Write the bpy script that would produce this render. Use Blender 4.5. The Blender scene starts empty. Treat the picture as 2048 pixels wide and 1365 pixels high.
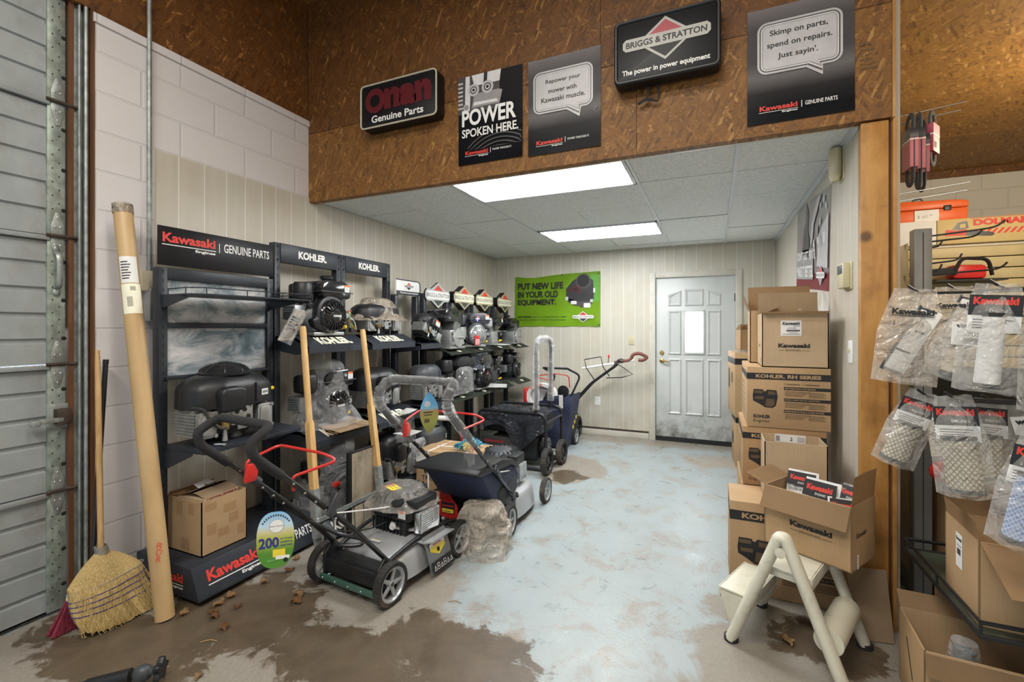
import bpy, bmesh, math, random
from mathutils import Vector, Matrix, Euler, noise
R = random.Random(7)
PI = math.pi
S = bpy.context.scene
COL = S.collection

# ---------------------------------------------------------------- camera, world, lights
F_PX = 920.0
THETA = math.atan2(1427 - 1024, F_PX)
cam_d = bpy.data.cameras.new('camera')
cam = bpy.data.objects.new('camera', cam_d)
COL.objects.link(cam)
cam.location = (0, 0, 1.40)
cam.rotation_euler = (PI / 2, 0, THETA)
cam_d.sensor_width = 36.0
cam_d.lens = 36.0 * F_PX / 2048.0
cam_d.shift_y = -27.5 / 2048.0
cam_d.clip_start = 0.02
S.camera = cam

S.view_settings.view_transform = 'Standard'
S.view_settings.look = 'None'
S.view_settings.gamma = 1.0
S.view_settings.use_curve_mapping = False
S.view_settings.exposure = 0.22

W = bpy.data.worlds.new('daylight')
S.world = W
W.use_nodes = True
W.node_tree.nodes['Background'].inputs[0].default_value = (0.80, 0.90, 1.0, 1)
W.node_tree.nodes['Background'].inputs[1].default_value = 0.55


def area(name, loc, rot, sx, sy, power, col):
    l = bpy.data.lights.new(name, 'AREA')
    l.shape = 'RECTANGLE'
    l.size, l.size_y, l.energy, l.color = sx, sy, power, col
    o = bpy.data.objects.new(name, l)
    o.location = loc
    o.rotation_euler = rot
    COL.objects.link(o)
    return o


# unseen lamps added: fill over the front bay, warm light in the parts room, daylight door behind the camera
area('unseen_fill_lamp', (-0.9, -0.6, 3.75), (0, 0, 0), 2.4, 0.3, 105, (1.0, 0.95, 0.86))
area('unseen_fill_lamp', (-0.6, 0.75, 3.78), (0, 0, 0), 1.2, 0.3, 34, (1.0, 0.95, 0.86))
for lx, ly, lz, pw in ((2.3, 3.5, 2.55, 78), (1.9, 0.4, 2.55, 40)):
    l = bpy.data.lights.new('parts_room_lamp', 'POINT')
    l.energy, l.color, l.shadow_soft_size = pw, (1.0, 0.86, 0.64), 0.22
    o = bpy.data.objects.new('parts_room_lamp', l)
    o.location = (lx, ly, lz)
    COL.objects.link(o)
area('open_door_daylight', (1.2, -3.0, 1.5), (-PI / 2, 0, 0.35), 2.4, 2.4, 70, (0.62, 0.76, 1.0))


# ---------------------------------------------------------------- materials
MATS = {}


def nodes_of(name):
    m = bpy.data.materials.new(name)
    m.use_nodes = True
    nt = m.node_tree
    b = nt.nodes['Principled BSDF']
    MATS[name] = m
    return m, nt, b


def N(nt, t, **kw):
    n = nt.nodes.new(t)
    for k, v in kw.items():
        setattr(n, k, v)
    return n


def setc(sock, c):
    sock.default_value = (c[0], c[1], c[2], 1)


def ramp(nt, stops, src=None):
    r = N(nt, 'ShaderNodeValToRGB')
    els = r.color_ramp.elements
    while len(els) < len(stops):
        els.new(0.5)
    for e, (p, c) in zip(els, stops):
        e.position = p
        e.color = (c[0], c[1], c[2], 1) if not isinstance(c, (int, float)) else (c, c, c, 1)
    if src is not None:
        nt.links.new(src, r.inputs[0])
    return r


def mixc(nt, fac, a, b, mode='MIX'):
    m = N(nt, 'ShaderNodeMix', data_type='RGBA', blend_type=mode)
    for s, v in ((m.inputs[0], fac), (m.inputs[6], a), (m.inputs[7], b)):
        if hasattr(v, 'is_linked'):
            nt.links.new(v, s)
        elif isinstance(v, (int, float)):
            s.default_value = v
        else:
            s.default_value = (v[0], v[1], v[2], 1)
    return m.outputs[2]


def noise_n(nt, vec, scale, detail=4, rough=0.55, dist=0.0):
    n = N(nt, 'ShaderNodeTexNoise')
    n.inputs['Scale'].default_value = scale
    n.inputs['Detail'].default_value = detail
    n.inputs['Roughness'].default_value = rough
    n.inputs['Distortion'].default_value = dist
    if vec is not None:
        nt.links.new(vec, n.inputs['Vector'])
    return n.outputs['Fac']


def mapping(nt, vec, scale=(1, 1, 1), rot=(0, 0, 0), loc=(0, 0, 0)):
    m = N(nt, 'ShaderNodeMapping')
    m.inputs['Scale'].default_value = scale
    m.inputs['Rotation'].default_value = rot
    m.inputs['Location'].default_value = loc
    nt.links.new(vec, m.inputs['Vector'])
    return m.outputs[0]


def objco(nt):
    return N(nt, 'ShaderNodeTexCoord').outputs['Object']


def worldco(nt):
    return N(nt, 'ShaderNodeNewGeometry').outputs['Position']


def bump(nt, b, h, strength=0.3, dist=0.01):
    n = N(nt, 'ShaderNodeBump')
    n.inputs['Strength'].default_value = strength
    n.inputs['Distance'].default_value = dist
    nt.links.new(h, n.inputs['Height'])
    nt.links.new(n.outputs[0], b.inputs['Normal'])


def swz(nt, vec, order):
    s = N(nt, 'ShaderNodeSeparateXYZ')
    nt.links.new(vec, s.inputs[0])
    c = N(nt, 'ShaderNodeCombineXYZ')
    for i, ch in enumerate(order):
        nt.links.new(s.outputs['XYZ'.index(ch)], c.inputs[i])
    return c.outputs[0]


def M(name, col, rough=0.5, metal=0.0, var=0.12, scale=9.0, bmp=0.0, bscale=120.0, dirt=None, spec=0.5, coat=0.0):
    """plain paint / plastic / metal with a little worn variation"""
    if name in MATS:
        return MATS[name]
    m, nt, b = nodes_of(name)
    co = objco(nt)
    f = noise_n(nt, co, scale, 5, 0.6)
    lo = [max(0, c * (1 - var)) for c in col]
    hi = [min(1, c * (1 + var)) for c in col]
    c = ramp(nt, [(0.3, lo), (0.7, hi)], f).outputs[0]
    if dirt:
        d = ramp(nt, [(0.52, 0), (0.75, dirt[3])], noise_n(nt, co, dirt[4] if len(dirt) > 4 else 5.0, 6, 0.7)).outputs[0]
        c = mixc(nt, d, c, dirt[:3])
    nt.links.new(c, b.inputs['Base Color'])
    b.inputs['Roughness'].default_value = rough
    b.inputs['Metallic'].default_value = metal
    b.inputs['Specular IOR Level'].default_value = spec
    if coat:
        b.inputs['Coat Weight'].default_value = coat
    if bmp:
        bump(nt, b, noise_n(nt, co, bscale, 3), bmp, 0.003)
    return m


def emis(name, col, strength):
    m, nt, b = nodes_of(name)
    setc(b.inputs['Base Color'], (0.8, 0.8, 0.8))
    co = objco(nt)
    c = mixc(nt, noise_n(nt, co, 3, 2), [v * 0.94 for v in col], col)
    nt.links.new(c, b.inputs['Emission Color'])
    b.inputs['Emission Strength'].default_value = strength
    return m


def plastic_film(name, tint, haze, rough=0.12, bs=11):
    """thin clear film: mostly see-through with cloudy streaks and sharp glints"""
    m, nt, b = nodes_of(name)
    co = objco(nt)
    setc(b.inputs['Base Color'], tint)
    b.inputs['Roughness'].default_value = rough
    b.inputs['Specular IOR Level'].default_value = 0.8
    f = noise_n(nt, co, 6, 3, 0.5, 2.0)
    fac = ramp(nt, [(0.35, haze * 0.6), (0.75, min(1, haze * 1.5))], f).outputs[0]
    lw = N(nt, 'ShaderNodeLayerWeight')
    lw.inputs[0].default_value = 0.35
    add = N(nt, 'ShaderNodeMath', operation='MULTIPLY_ADD', use_clamp=True)
    nt.links.new(lw.outputs['Facing'], add.inputs[0])
    add.inputs[1].default_value = 0.22
    nt.links.new(fac, add.inputs[2])
    bump(nt, b, noise_n(nt, co, bs, 2, 0.5, 2.5), 0.9, 0.03)
    tr = N(nt, 'ShaderNodeBsdfTransparent')
    mx = N(nt, 'ShaderNodeMixShader')
    nt.links.new(add.outputs[0], mx.inputs[0])
    nt.links.new(tr.outputs[0], mx.inputs[1])
    nt.links.new(b.outputs[0], mx.inputs[2])
    nt.links.new(mx.outputs[0], nt.nodes['Material Output'].inputs[0])
    return m


def osb(name, dark, mid, light, order='YZX', scale=1.0, stretch=None):
    m, nt, b = nodes_of(name)
    v = swz(nt, worldco(nt), order)
    base = noise_n(nt, mapping(nt, v, (1, 1, 1)), 5, 3)
    layers = []
    for i, (ang, off) in enumerate(((0.25, 0.0), (-0.45, 3.1), (0.95, 7.7), (-1.15, 12.3))):
        vv = mapping(nt, mapping(nt, v, (1, 1, 1), (0, 0, ang)), (17 * scale, 75 * scale, 9), loc=(off, off, 0))
        vo = N(nt, 'ShaderNodeTexVoronoi')
        vo.inputs['Scale'].default_value = 1.0
        nt.links.new(vv, vo.inputs['Vector'])
        s = N(nt, 'ShaderNodeSeparateColor')
        nt.links.new(vo.outputs['Color'], s.inputs[0])
        layers.append((s.outputs[0], s.outputs[1], vo.outputs['Distance']))
    stops = [(0.0, [a * .35 + c * .65 for a, c in zip(mid, dark)]), (0.2, [a * .75 + c * .25 for a, c in zip(mid, dark)]), (0.75, mid), (0.94, [a * .75 + c * .25 for a, c in zip(mid, light)]), (1.0, light)]
    cur = ramp(nt, stops, layers[0][0]).outputs[0]
    for i in (1, 2, 3):
        col = ramp(nt, stops, layers[i][0]).outputs[0]
        sel = ramp(nt, [(0.48, 0), (0.56, 1)], layers[i][1]).outputs[0]
        cur = mixc(nt, sel, cur, col)
    fine = noise_n(nt, mapping(nt, v, (40, 260, 1), (0, 0, 0.2)), 1.0, 3, 0.6)
    cur = mixc(nt, 0.55, cur, ramp(nt, [(0.3, 0.45), (0.7, 1.0)], fine).outputs[0], 'MULTIPLY')
    cur = mixc(nt, 0.5, cur, ramp(nt, [(0.3, 0.72), (0.7, 1.0)], base).outputs[0], 'MULTIPLY')
    nt.links.new(cur, b.inputs['Base Color'])
    b.inputs['Roughness'].default_value = 0.62
    bump(nt, b, layers[1][2], 0.25, 0.004)
    return m


def cardboard(name, col, streak=0.10):
    m, nt, b = nodes_of(name)
    co = objco(nt)
    f = noise_n(nt, co, 4, 5, 0.6)
    c = ramp(nt, [(0.3, [v * 0.88 for v in col]), (0.7, [min(1, v * 1.08) for v in col])], f).outputs[0]
    st = noise_n(nt, mapping(nt, co, (160, 160, 6)), 1.0, 2)
    c = mixc(nt, streak, c, ramp(nt, [(0.35, 0.55), (0.65, 1.0)], st).outputs[0], 'MULTIPLY')
    nt.links.new(c, b.inputs['Base Color'])
    b.inputs['Roughness'].default_value = 0.72
    b.inputs['Specular IOR Level'].default_value = 0.25
    return m


def wood(name, dark, light, axis=(4, 60, 60), knots=True):
    m, nt, b = nodes_of(name)
    co = objco(nt)
    f = noise_n(nt, mapping(nt, co, axis), 1.0, 5, 0.6, 0.6)
    c = ramp(nt, [(0.3, dark), (0.7, light)], f).outputs[0]
    if knots:
        vo = N(nt, 'ShaderNodeTexVoronoi')
        vo.inputs['Scale'].default_value = 3.2
        nt.links.new(co, vo.inputs['Vector'])
        k = ramp(nt, [(0.05, 1), (0.11, 0)], vo.outputs['Distance']).outputs[0]
        c = mixc(nt, k, c, [v * 0.35 for v in dark])
        st = ramp(nt, [(0.52, 0), (0.75, 0.6)], noise_n(nt, co, 5.5, 6, 0.7)).outputs[0]
        c = mixc(nt, st, c, [v * 0.5 for v in dark])
    nt.links.new(c, b.inputs['Base Color'])
    b.inputs['Roughness'].default_value = 0.5
    return m


# ---------------------------------------------------------------- mesh builder
def rotm(rx=0, ry=0, rz=0):
    return Euler((rx, ry, rz)).to_matrix().to_4x4()


def T(x, y, z, rx=0, ry=0, rz=0, s=None):
    m = Matrix.Translation((x, y, z)) @ rotm(rx, ry, rz)
    if s is not None:
        m = m @ Matrix.Diagonal((s[0], s[1], s[2], 1))
    return m


class MB:
    def __init__(self):
        self.bm = bmesh.new()
        self.mi = 0

    def _new(self, vs, fs, mi, M4=None):
        if M4 is not None:
            vs = [M4 @ Vector(v) for v in vs]
        bv = [self.bm.verts.new(v) for v in vs]
        out = []
        for f in fs:
            try:
                fc = self.bm.faces.new([bv[i] for i in f])
                fc.material_index = mi
                out.append(fc)
            except ValueError:
                pass
        return bv, out

    def box(self, x0, x1, y0, y1, z0, z1, mi=0, bev=0.0, M4=None, seg=2):
        vs = [(x, y, z) for x in (x0, x1) for y in (y0, y1) for z in (z0, z1)]
        fs = [(0, 1, 3, 2), (4, 6, 7, 5), (0, 4, 5, 1), (2, 3, 7, 6), (0, 2, 6, 4), (1, 5, 7, 3)]
        bv, ff = self._new(vs, fs, mi, M4)
        if bev > 0:
            es = list({e for f in ff for e in f.edges})
            r = bmesh.ops.bevel(self.bm, geom=es, offset=bev, segments=seg, profile=0.5, affect='EDGES', clamp_overlap=True)
            for f in r['faces']:
                f.material_index = mi
        return self

    def cbox(self, c, s, mi=0, bev=0.0, M4=None, seg=2):
        return self.box(c[0] - s[0] / 2, c[0] + s[0] / 2, c[1] - s[1] / 2, c[1] + s[1] / 2, c[2] - s[2] / 2, c[2] + s[2] / 2, mi, bev, M4, seg)

    def prism(self, pts, d0, d1, axis='Y', mi=0, bev=0.0, M4=None, seg=2, taper=1.0):
        """polygon pts=(a,b) swept along axis from d0 to d1"""
        def mk(a, b, d):
            return {'Y': (a, d, b), 'X': (d, a, b), 'Z': (a, b, d)}[axis]
        n = len(pts)
        ca = sum(p[0] for p in pts) / n
        cb = sum(p[1] for p in pts) / n
        vs = [mk(a, b, d0) for a, b in pts] + [mk(ca + (a - ca) * taper, cb + (b - cb) * taper, d1) for a, b in pts]
        fs = [tuple(range(n)), tuple(range(2 * n - 1, n - 1, -1))] + [(i, i + n, (i + 1) % n + n, (i + 1) % n) for i in range(n)]
        bv, ff = self._new(vs, fs, mi, M4)
        bmesh.ops.recalc_face_normals(self.bm, faces=ff)
        if bev > 0:
            es = list({e for f in ff for e in f.edges})
            r = bmesh.ops.bevel(self.bm, geom=es, offset=bev, segments=seg, profile=0.5, affect='EDGES', clamp_overlap=True)
            for f in r['faces']:
                f.material_index = mi
        return self

    def tube(self, path, r, seg=10, mi=0, closed=False, caps=True, flat=None, M4=None):
        P = [Vector(p) for p in path]
        if M4 is not None:
            P = [M4 @ p for p in P]
        n = len(P)
        rr = r if isinstance(r, (list, tuple)) else [r] * n
        rings = []
        up = None
        for i in range(n):
            if closed:
                t = (P[(i + 1) % n] - P[i - 1]).normalized()
            else:
                t = (P[min(i + 1, n - 1)] - P[max(i - 1, 0)])
                t = t.normalized() if t.length > 1e-9 else Vector((0, 0, 1))
            if up is None:
                up = Vector((0, 0, 1)) if abs(t.z) < 0.9 else Vector((1, 0, 0))
            u = t.cross(up)
            if u.length < 1e-6:
                u = t.cross(Vector((0, 1, 0)))
            u.normalize()
            w = u.cross(t).normalized()
            up = w
            ring = []
            for k in range(seg):
                a = 2 * PI * (k + 0.5) / seg
                fx, fy = (1, 1) if flat is None else flat
                ring.append(self.bm.verts.new(P[i] + (u * math.cos(a) * fx + w * math.sin(a) * fy) * rr[i]))
            rings.append(ring)
        m = n if closed else n - 1
        for i in range(m):
            A, B = rings[i], rings[(i + 1) % n]
            for k in range(seg):
                try:
                    f = self.bm.faces.new((A[k], A[(k + 1) % seg], B[(k + 1) % seg], B[k]))
                    f.material_index = mi
                except ValueError:
                    pass
        if caps and not closed:
            for ring, rev in ((rings[0], True), (rings[-1], False)):
                f = self.bm.faces.new(ring[::-1] if rev else ring)
                f.material_index = mi
        return self

    def cyl(self, p0, p1, r0, r1=None, seg=20, mi=0, M4=None):
        return self.tube([p0, p1], [r0, r0 if r1 is None else r1], seg, mi, M4=M4)

    def lathe(self, prof, M4=None, seg=32, mi=0, closed=False):
        """prof = [(radius, height)] about local Z"""
        M4 = M4 or Matrix()
        rings = []
        for r, h in prof:
            if r < 1e-6:
                rings.append([self.bm.verts.new(M4 @ Vector((0, 0, h)))])
            else:
                rings.append([self.bm.verts.new(M4 @ Vector((r * math.cos(2 * PI * k / seg), r * math.sin(2 * PI * k / seg), h))) for k in range(seg)])
        pairs = list(zip(rings, rings[1:]))
        if closed:
            pairs.append((rings[-1], rings[0]))
        for A, B in pairs:
            for k in range(seg):
                k2 = (k + 1) % seg
                try:
                    if len(A) == 1 and len(B) == 1:
                        continue
                    if len(A) == 1:
                        f = self.bm.faces.new((A[0], B[k2], B[k]))
                    elif len(B) == 1:
                        f = self.bm.faces.new((A[k], A[k2], B[0]))
                    else:
                        f = self.bm.faces.new((A[k], A[k2], B[k2], B[k]))
                    f.material_index = mi
                except ValueError:
                    pass
        return self

    def ball(self, c, r, mi=0, M4=None, u=16, v=10):
        m = Matrix.Translation(c) @ Matrix.Diagonal((r[0], r[1], r[2], 1)) if isinstance(r, (tuple, list)) else Matrix.Translation(c) @ Matrix.Diagonal((r, r, r, 1))
        if M4 is not None:
            m = M4 @ m
        prof = [(max(0, math.sin(PI * i / v)) if 0 < i < v else 0, -math.cos(PI * i / v)) for i in range(v + 1)]
        return self.lathe(prof, m, u, mi)

    def quad(self, a, b, c, d, mi=0, M4=None):
        self._new([a, b, c, d], [(0, 1, 2, 3)], mi, M4)
        return self

    def poly(self, pts, mi=0, M4=None):
        self._new(pts, [tuple(range(len(pts)))], mi, M4)
        return self

    def grid(self, fn, nu, nv, mi=0, M4=None, wrap=False):
        vs = [fn(i / (nu if wrap else nu - 1), j / (nv - 1)) for j in range(nv) for i in range(nu)]
        fs = []
        for j in range(nv - 1):
            for i in range(nu if wrap else nu - 1):
                i2 = (i + 1) % nu
                fs.append((j * nu + i, j * nu + i2, (j + 1) * nu + i2, (j + 1) * nu + i))
        self._new(vs, fs, mi, M4)
        return self

    def sheet(self, fn, nu, nv, th=0.002, mi=0, M4=None):
        """thin solid sheet with thickness th along +its normal"""
        tmp = MB()
        tmp.grid(fn, nu, nv, mi, M4)
        r = bmesh.ops.solidify(tmp.bm, geom=tmp.bm.faces[:], thickness=th)
        me = bpy.data.meshes.new('tmp')
        tmp.bm.to_mesh(me)
        self.bm.from_mesh(me)
        bpy.data.meshes.remove(me)
        tmp.bm.free()
        return self

    def build(self, name, mats, parent=None, loc=None, rot=None, sharp=38, recalc=True):
        bm = self.bm
        if recalc:
            bmesh.ops.recalc_face_normals(bm, faces=bm.faces[:])
        lim = math.radians(sharp)
        for f in bm.faces:
            f.smooth = True
        for e in bm.edges:
            if len(e.link_faces) == 2:
                try:
                    e.smooth = e.calc_face_angle() < lim
                except ValueError:
                    pass
        me = bpy.data.meshes.new(name)
        bm.to_mesh(me)
        bm.free()
        for m in (mats if isinstance(mats, (list, tuple)) else [mats]):
            me.materials.append(MATS[m] if isinstance(m, str) else m)
        o = bpy.data.objects.new(name, me)
        COL.objects.link(o)
        if parent is not None:
            o.parent = parent
        if loc is not None:
            o.location = loc
        if rot is not None:
            o.rotation_euler = rot
        return o


def tag(o, label, cat, group=None, kind=None):
    if label:
        o['label'] = label
    if cat:
        o['category'] = cat
    if group:
        o['group'] = group
    if kind:
        o['kind'] = kind
    return o


def thing(name, label, cat, loc=(0, 0, 0), rz=0.0, group=None, rx=0.0, ry=0.0):
    o = bpy.data.objects.new(name, None)
    o.empty_display_size = 0.05
    COL.objects.link(o)
    o.location = loc
    o.rotation_euler = (rx, ry, rz)
    return tag(o, label, cat, group)


def struct(name, mb, mats, **kw):
    o = mb.build(name, mats, **kw)
    o['kind'] = 'structure'
    return o


def copy_tree(o, parent=None):
    c = o.copy()
    COL.objects.link(c)
    if parent is not None:
        c.parent = parent
    for ch in list(o.children):
        copy_tree(ch, c)
    return c


# ---- lettering: flat facing -Y, fitted to a rectangle
def text_mesh(s, bold=0.0, shear=0.0, th=0.0):
    cu = bpy.data.curves.new('lettering', 'FONT')
    cu.body = s
    cu.size = 1.0
    cu.offset = bold
    cu.shear = shear
    cu.resolution_u = 3
    cu.extrude = th
    ob = bpy.data.objects.new('lettering', cu)
    me = bpy.data.meshes.new_from_object(ob)
    bpy.data.objects.remove(ob)
    bpy.data.curves.remove(cu)
    return me


def letters(parent, items, name='lettering', label=None):
    """items: (string, x0, z0, width, height, material, bold, y[, matrix]); all strings of one call make ONE part"""
    bm = bmesh.new()
    mats = []
    for it in items:
        s, x0, z0, w, h, mat, bold, y = it[:8]
        M4 = it[8] if len(it) > 8 else Matrix()
        if mat not in mats:
            mats.append(mat)
        if s is None or isinstance(s, list):
            pts = s or [(x0, z0), (x0 + w, z0), (x0 + w, z0 + h), (x0, z0 + h)]
            f = bm.faces.new([bm.verts.new(M4 @ Vector((p[0], y, p[1]))) for p in pts])
            f.material_index = mats.index(mat)
            continue
        me = text_mesh(s, bold)
        xs = [v.co.x for v in me.vertices]
        ys = [v.co.y for v in me.vertices]
        if xs:
            ax, bx, ay, by = min(xs), max(xs), min(ys), max(ys)
            if w is None:
                w = (bx - ax) * h / max(by - ay, 1e-6)
            for v in me.vertices:
                v.co = M4 @ Vector((x0 + (v.co.x - ax) / (bx - ax) * w, y, z0 + (v.co.y - ay) / (by - ay) * h))
            n0 = len(bm.faces)
            bm.from_mesh(me)
            bm.faces.ensure_lookup_table()
            for f in bm.faces[n0:]:
                f.material_index = mats.index(mat)
        bpy.data.meshes.remove(me)
    me = bpy.data.meshes.new(name)
    bm.to_mesh(me)
    bm.free()
    for m in mats:
        me.materials.append(MATS[m])
    o = bpy.data.objects.new(name, me)
    COL.objects.link(o)
    o.parent = parent
    if label:
        o['label'] = label
    return o


def arc(cx, cy, r, a0, a1, n):
    return [(cx + r * math.cos(a0 + (a1 - a0) * i / n), cy + r * math.sin(a0 + (a1 - a0) * i / n)) for i in range(n + 1)]


def rrect(x0, x1, z0, z1, r, n=4):
    return arc(x1 - r, z0 + r, r, -PI / 2, 0, n) + arc(x1 - r, z1 - r, r, 0, PI / 2, n) + arc(x0 + r, z1 - r, r, PI / 2, PI, n) + arc(x0 + r, z0 + r, r, PI, 1.5 * PI, n)


def smooth(path, n=6):
    """Catmull-Rom through the points"""
    P = [Vector(p) for p in path]
    out = []
    for i in range(len(P) - 1):
        p0, p1, p2, p3 = P[max(i - 1, 0)], P[i], P[i + 1], P[min(i + 2, len(P) - 1)]
        for k in range(n):
            t = k / n
            out.append(0.5 * ((2 * p1) + (p2 - p0) * t + (2 * p0 - 5 * p1 + 4 * p2 - p3) * t * t + (3 * p1 - p0 - 3 * p2 + p3) * t ** 3))
    out.append(P[-1])
    return out


def fillet(path, r, n=5, closed=False):
    """rounds the corners of a polyline"""
    P = [Vector(p) for p in path]
    out = []
    m = len(P)
    for i in range(m):
        if not closed and i in (0, m - 1):
            out.append(P[i])
            continue
        a, b, c = P[i - 1], P[i], P[(i + 1) % m]
        ra = min(r, (a - b).length * 0.45, (c - b).length * 0.45)
        s = b + (a - b).normalized() * ra
        e = b + (c - b).normalized() * ra
        for k in range(n + 1):
            t = k / n
            out.append(s * (1 - t) ** 2 + b * 2 * t * (1 - t) + e * t * t)
    return out


# ---- palette
M('black_paint', (0.013, 0.014, 0.017), 0.36, 0, 0.2, dirt=(0.08, 0.07, 0.06, 0.2), spec=0.4)
M('rack_steel', (0.020, 0.025, 0.034), 0.42, 0.0, 0.2, 6, dirt=(0.09, 0.085, 0.075, 0.22, 7), spec=0.4)
M('black_plastic', (0.011, 0.012, 0.014), 0.42, 0, 0.25, dirt=(0.08, 0.075, 0.065, 0.16), spec=0.45)
M('gloss_black', (0.010, 0.010, 0.012), 0.16, 0, 0.2, coat=0.3)
M('grey_plastic', (0.042, 0.047, 0.055), 0.45, 0, 0.15, dirt=(0.2, 0.18, 0.15, 0.35))
M('rubber', (0.022, 0.021, 0.020), 0.8, 0, 0.3, dirt=(0.22, 0.17, 0.12, 0.5))
M('foam', (0.020, 0.020, 0.021), 0.95, 0, 0.2, 40, bmp=0.3, bscale=400)
M('cast_alloy', (0.42, 0.43, 0.43), 0.42, 0.75, 0.2, 14, bmp=0.15, dirt=(0.2, 0.18, 0.15, 0.3, 9))
M('silver_paint', (0.42, 0.44, 0.46), 0.32, 0.35, 0.08, 5, dirt=(0.30, 0.28, 0.25, 0.35))
M('chrome', (0.70, 0.72, 0.73), 0.22, 0.9, 0.1)
M('galvanised', (0.33, 0.36, 0.35), 0.48, 0.55, 0.35, 18, dirt=(0.16, 0.13, 0.10, 0.6, 6))
M('red_plastic', (0.55, 0.025, 0.02), 0.35, 0, 0.12)
M('red_ink', (0.66, 0.045, 0.03), 0.5, 0, 0.05)
M('dark_red_ink', (0.20, 0.022, 0.025), 0.5, 0, 0.15)
M('white_ink', (0.80, 0.80, 0.78), 0.5, 0, 0.05)
M('cream_ink', (0.80, 0.78, 0.62), 0.5, 0, 0.05)
M('black_ink', (0.012, 0.012, 0.014), 0.55, 0, 0.1)
M('grey_ink', (0.35, 0.35, 0.36), 0.5, 0, 0.1)
M('kraft_ink', (0.42, 0.28, 0.145), 0.7, 0, 0.05)
M('yellow_ink', (0.80, 0.62, 0.05), 0.5, 0, 0.08)
M('orange_ink', (0.75, 0.16, 0.03), 0.5, 0, 0.08)
M('blue_ink', (0.03, 0.03, 0.22), 0.5, 0, 0.08)
M('green_ink', (0.10, 0.30, 0.06), 0.6, 0, 0.2)
M('brown_ink', (0.10, 0.065, 0.035), 0.7, 0, 0.2)
M('paper', (0.74, 0.74, 0.73), 0.6, 0, 0.06, 6)
M('brass', (0.52, 0.36, 0.12), 0.35, 0.8, 0.2)
M('steel', (0.42, 0.44, 0.45), 0.35, 0.8, 0.2, 10)
M('shadow_gap', (0.012, 0.011, 0.010), 0.9, 0, 0.2)
M('yellow_plastic', (0.75, 0.52, 0.03), 0.4, 0, 0.1)
M('green_strip', (0.045, 0.11, 0.085), 0.5, 0, 0.2, dirt=(0.15, 0.13, 0.1, 0.4))
M('olive_steel', (0.045, 0.058, 0.042), 0.45, 0, 0.25, dirt=(0.16, 0.15, 0.12, 0.5))
M('navy_fabric', (0.03, 0.038, 0.085), 0.7, 0, 0.2, bmp=0.3, bscale=60)
M('ivory', (0.56, 0.51, 0.33), 0.4, 0, 0.1, dirt=(0.3, 0.25, 0.12, 0.3))
plastic_film('clear_film', (0.80, 0.81, 0.82), 0.13, 0.08)
plastic_film('dusty_film', (0.40, 0.38, 0.34), 0.30, 0.2)
plastic_film('brown_film', (0.30, 0.255, 0.20), 0.80, 0.25)
plastic_film('black_film', (0.045, 0.05, 0.065), 0.80, 0.10, 5)
plastic_film('pouch_film', (0.66, 0.64, 0.60), 0.27, 0.1)
plastic_film('white_film', (0.80, 0.81, 0.83), 0.25, 0.15)
plastic_film('beige_film', (0.66, 0.585, 0.49), 0.40, 0.12)
cardboard('card', (0.43, 0.285, 0.155))
cardboard('card_dark', (0.36, 0.22, 0.11))
cardboard('card_light', (0.50, 0.37, 0.235))
cardboard('card_inside', (0.40, 0.28, 0.17), 0.22)
wood('handle_wood', (0.46, 0.27, 0.095), (0.66, 0.43, 0.19), (30, 30, 3), False)
wood('post_wood', (0.36, 0.155, 0.032), (0.54, 0.29, 0.085), (14, 14, 3))
wood('trim_wood', (0.075, 0.03, 0.011), (0.15, 0.062, 0.022), (25, 25, 2), False)
# ================================================================ SETTING
XL, YH, YB, XR, ZC = -2.885, 2.666, 5.94, 0.645, 2.39


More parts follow.
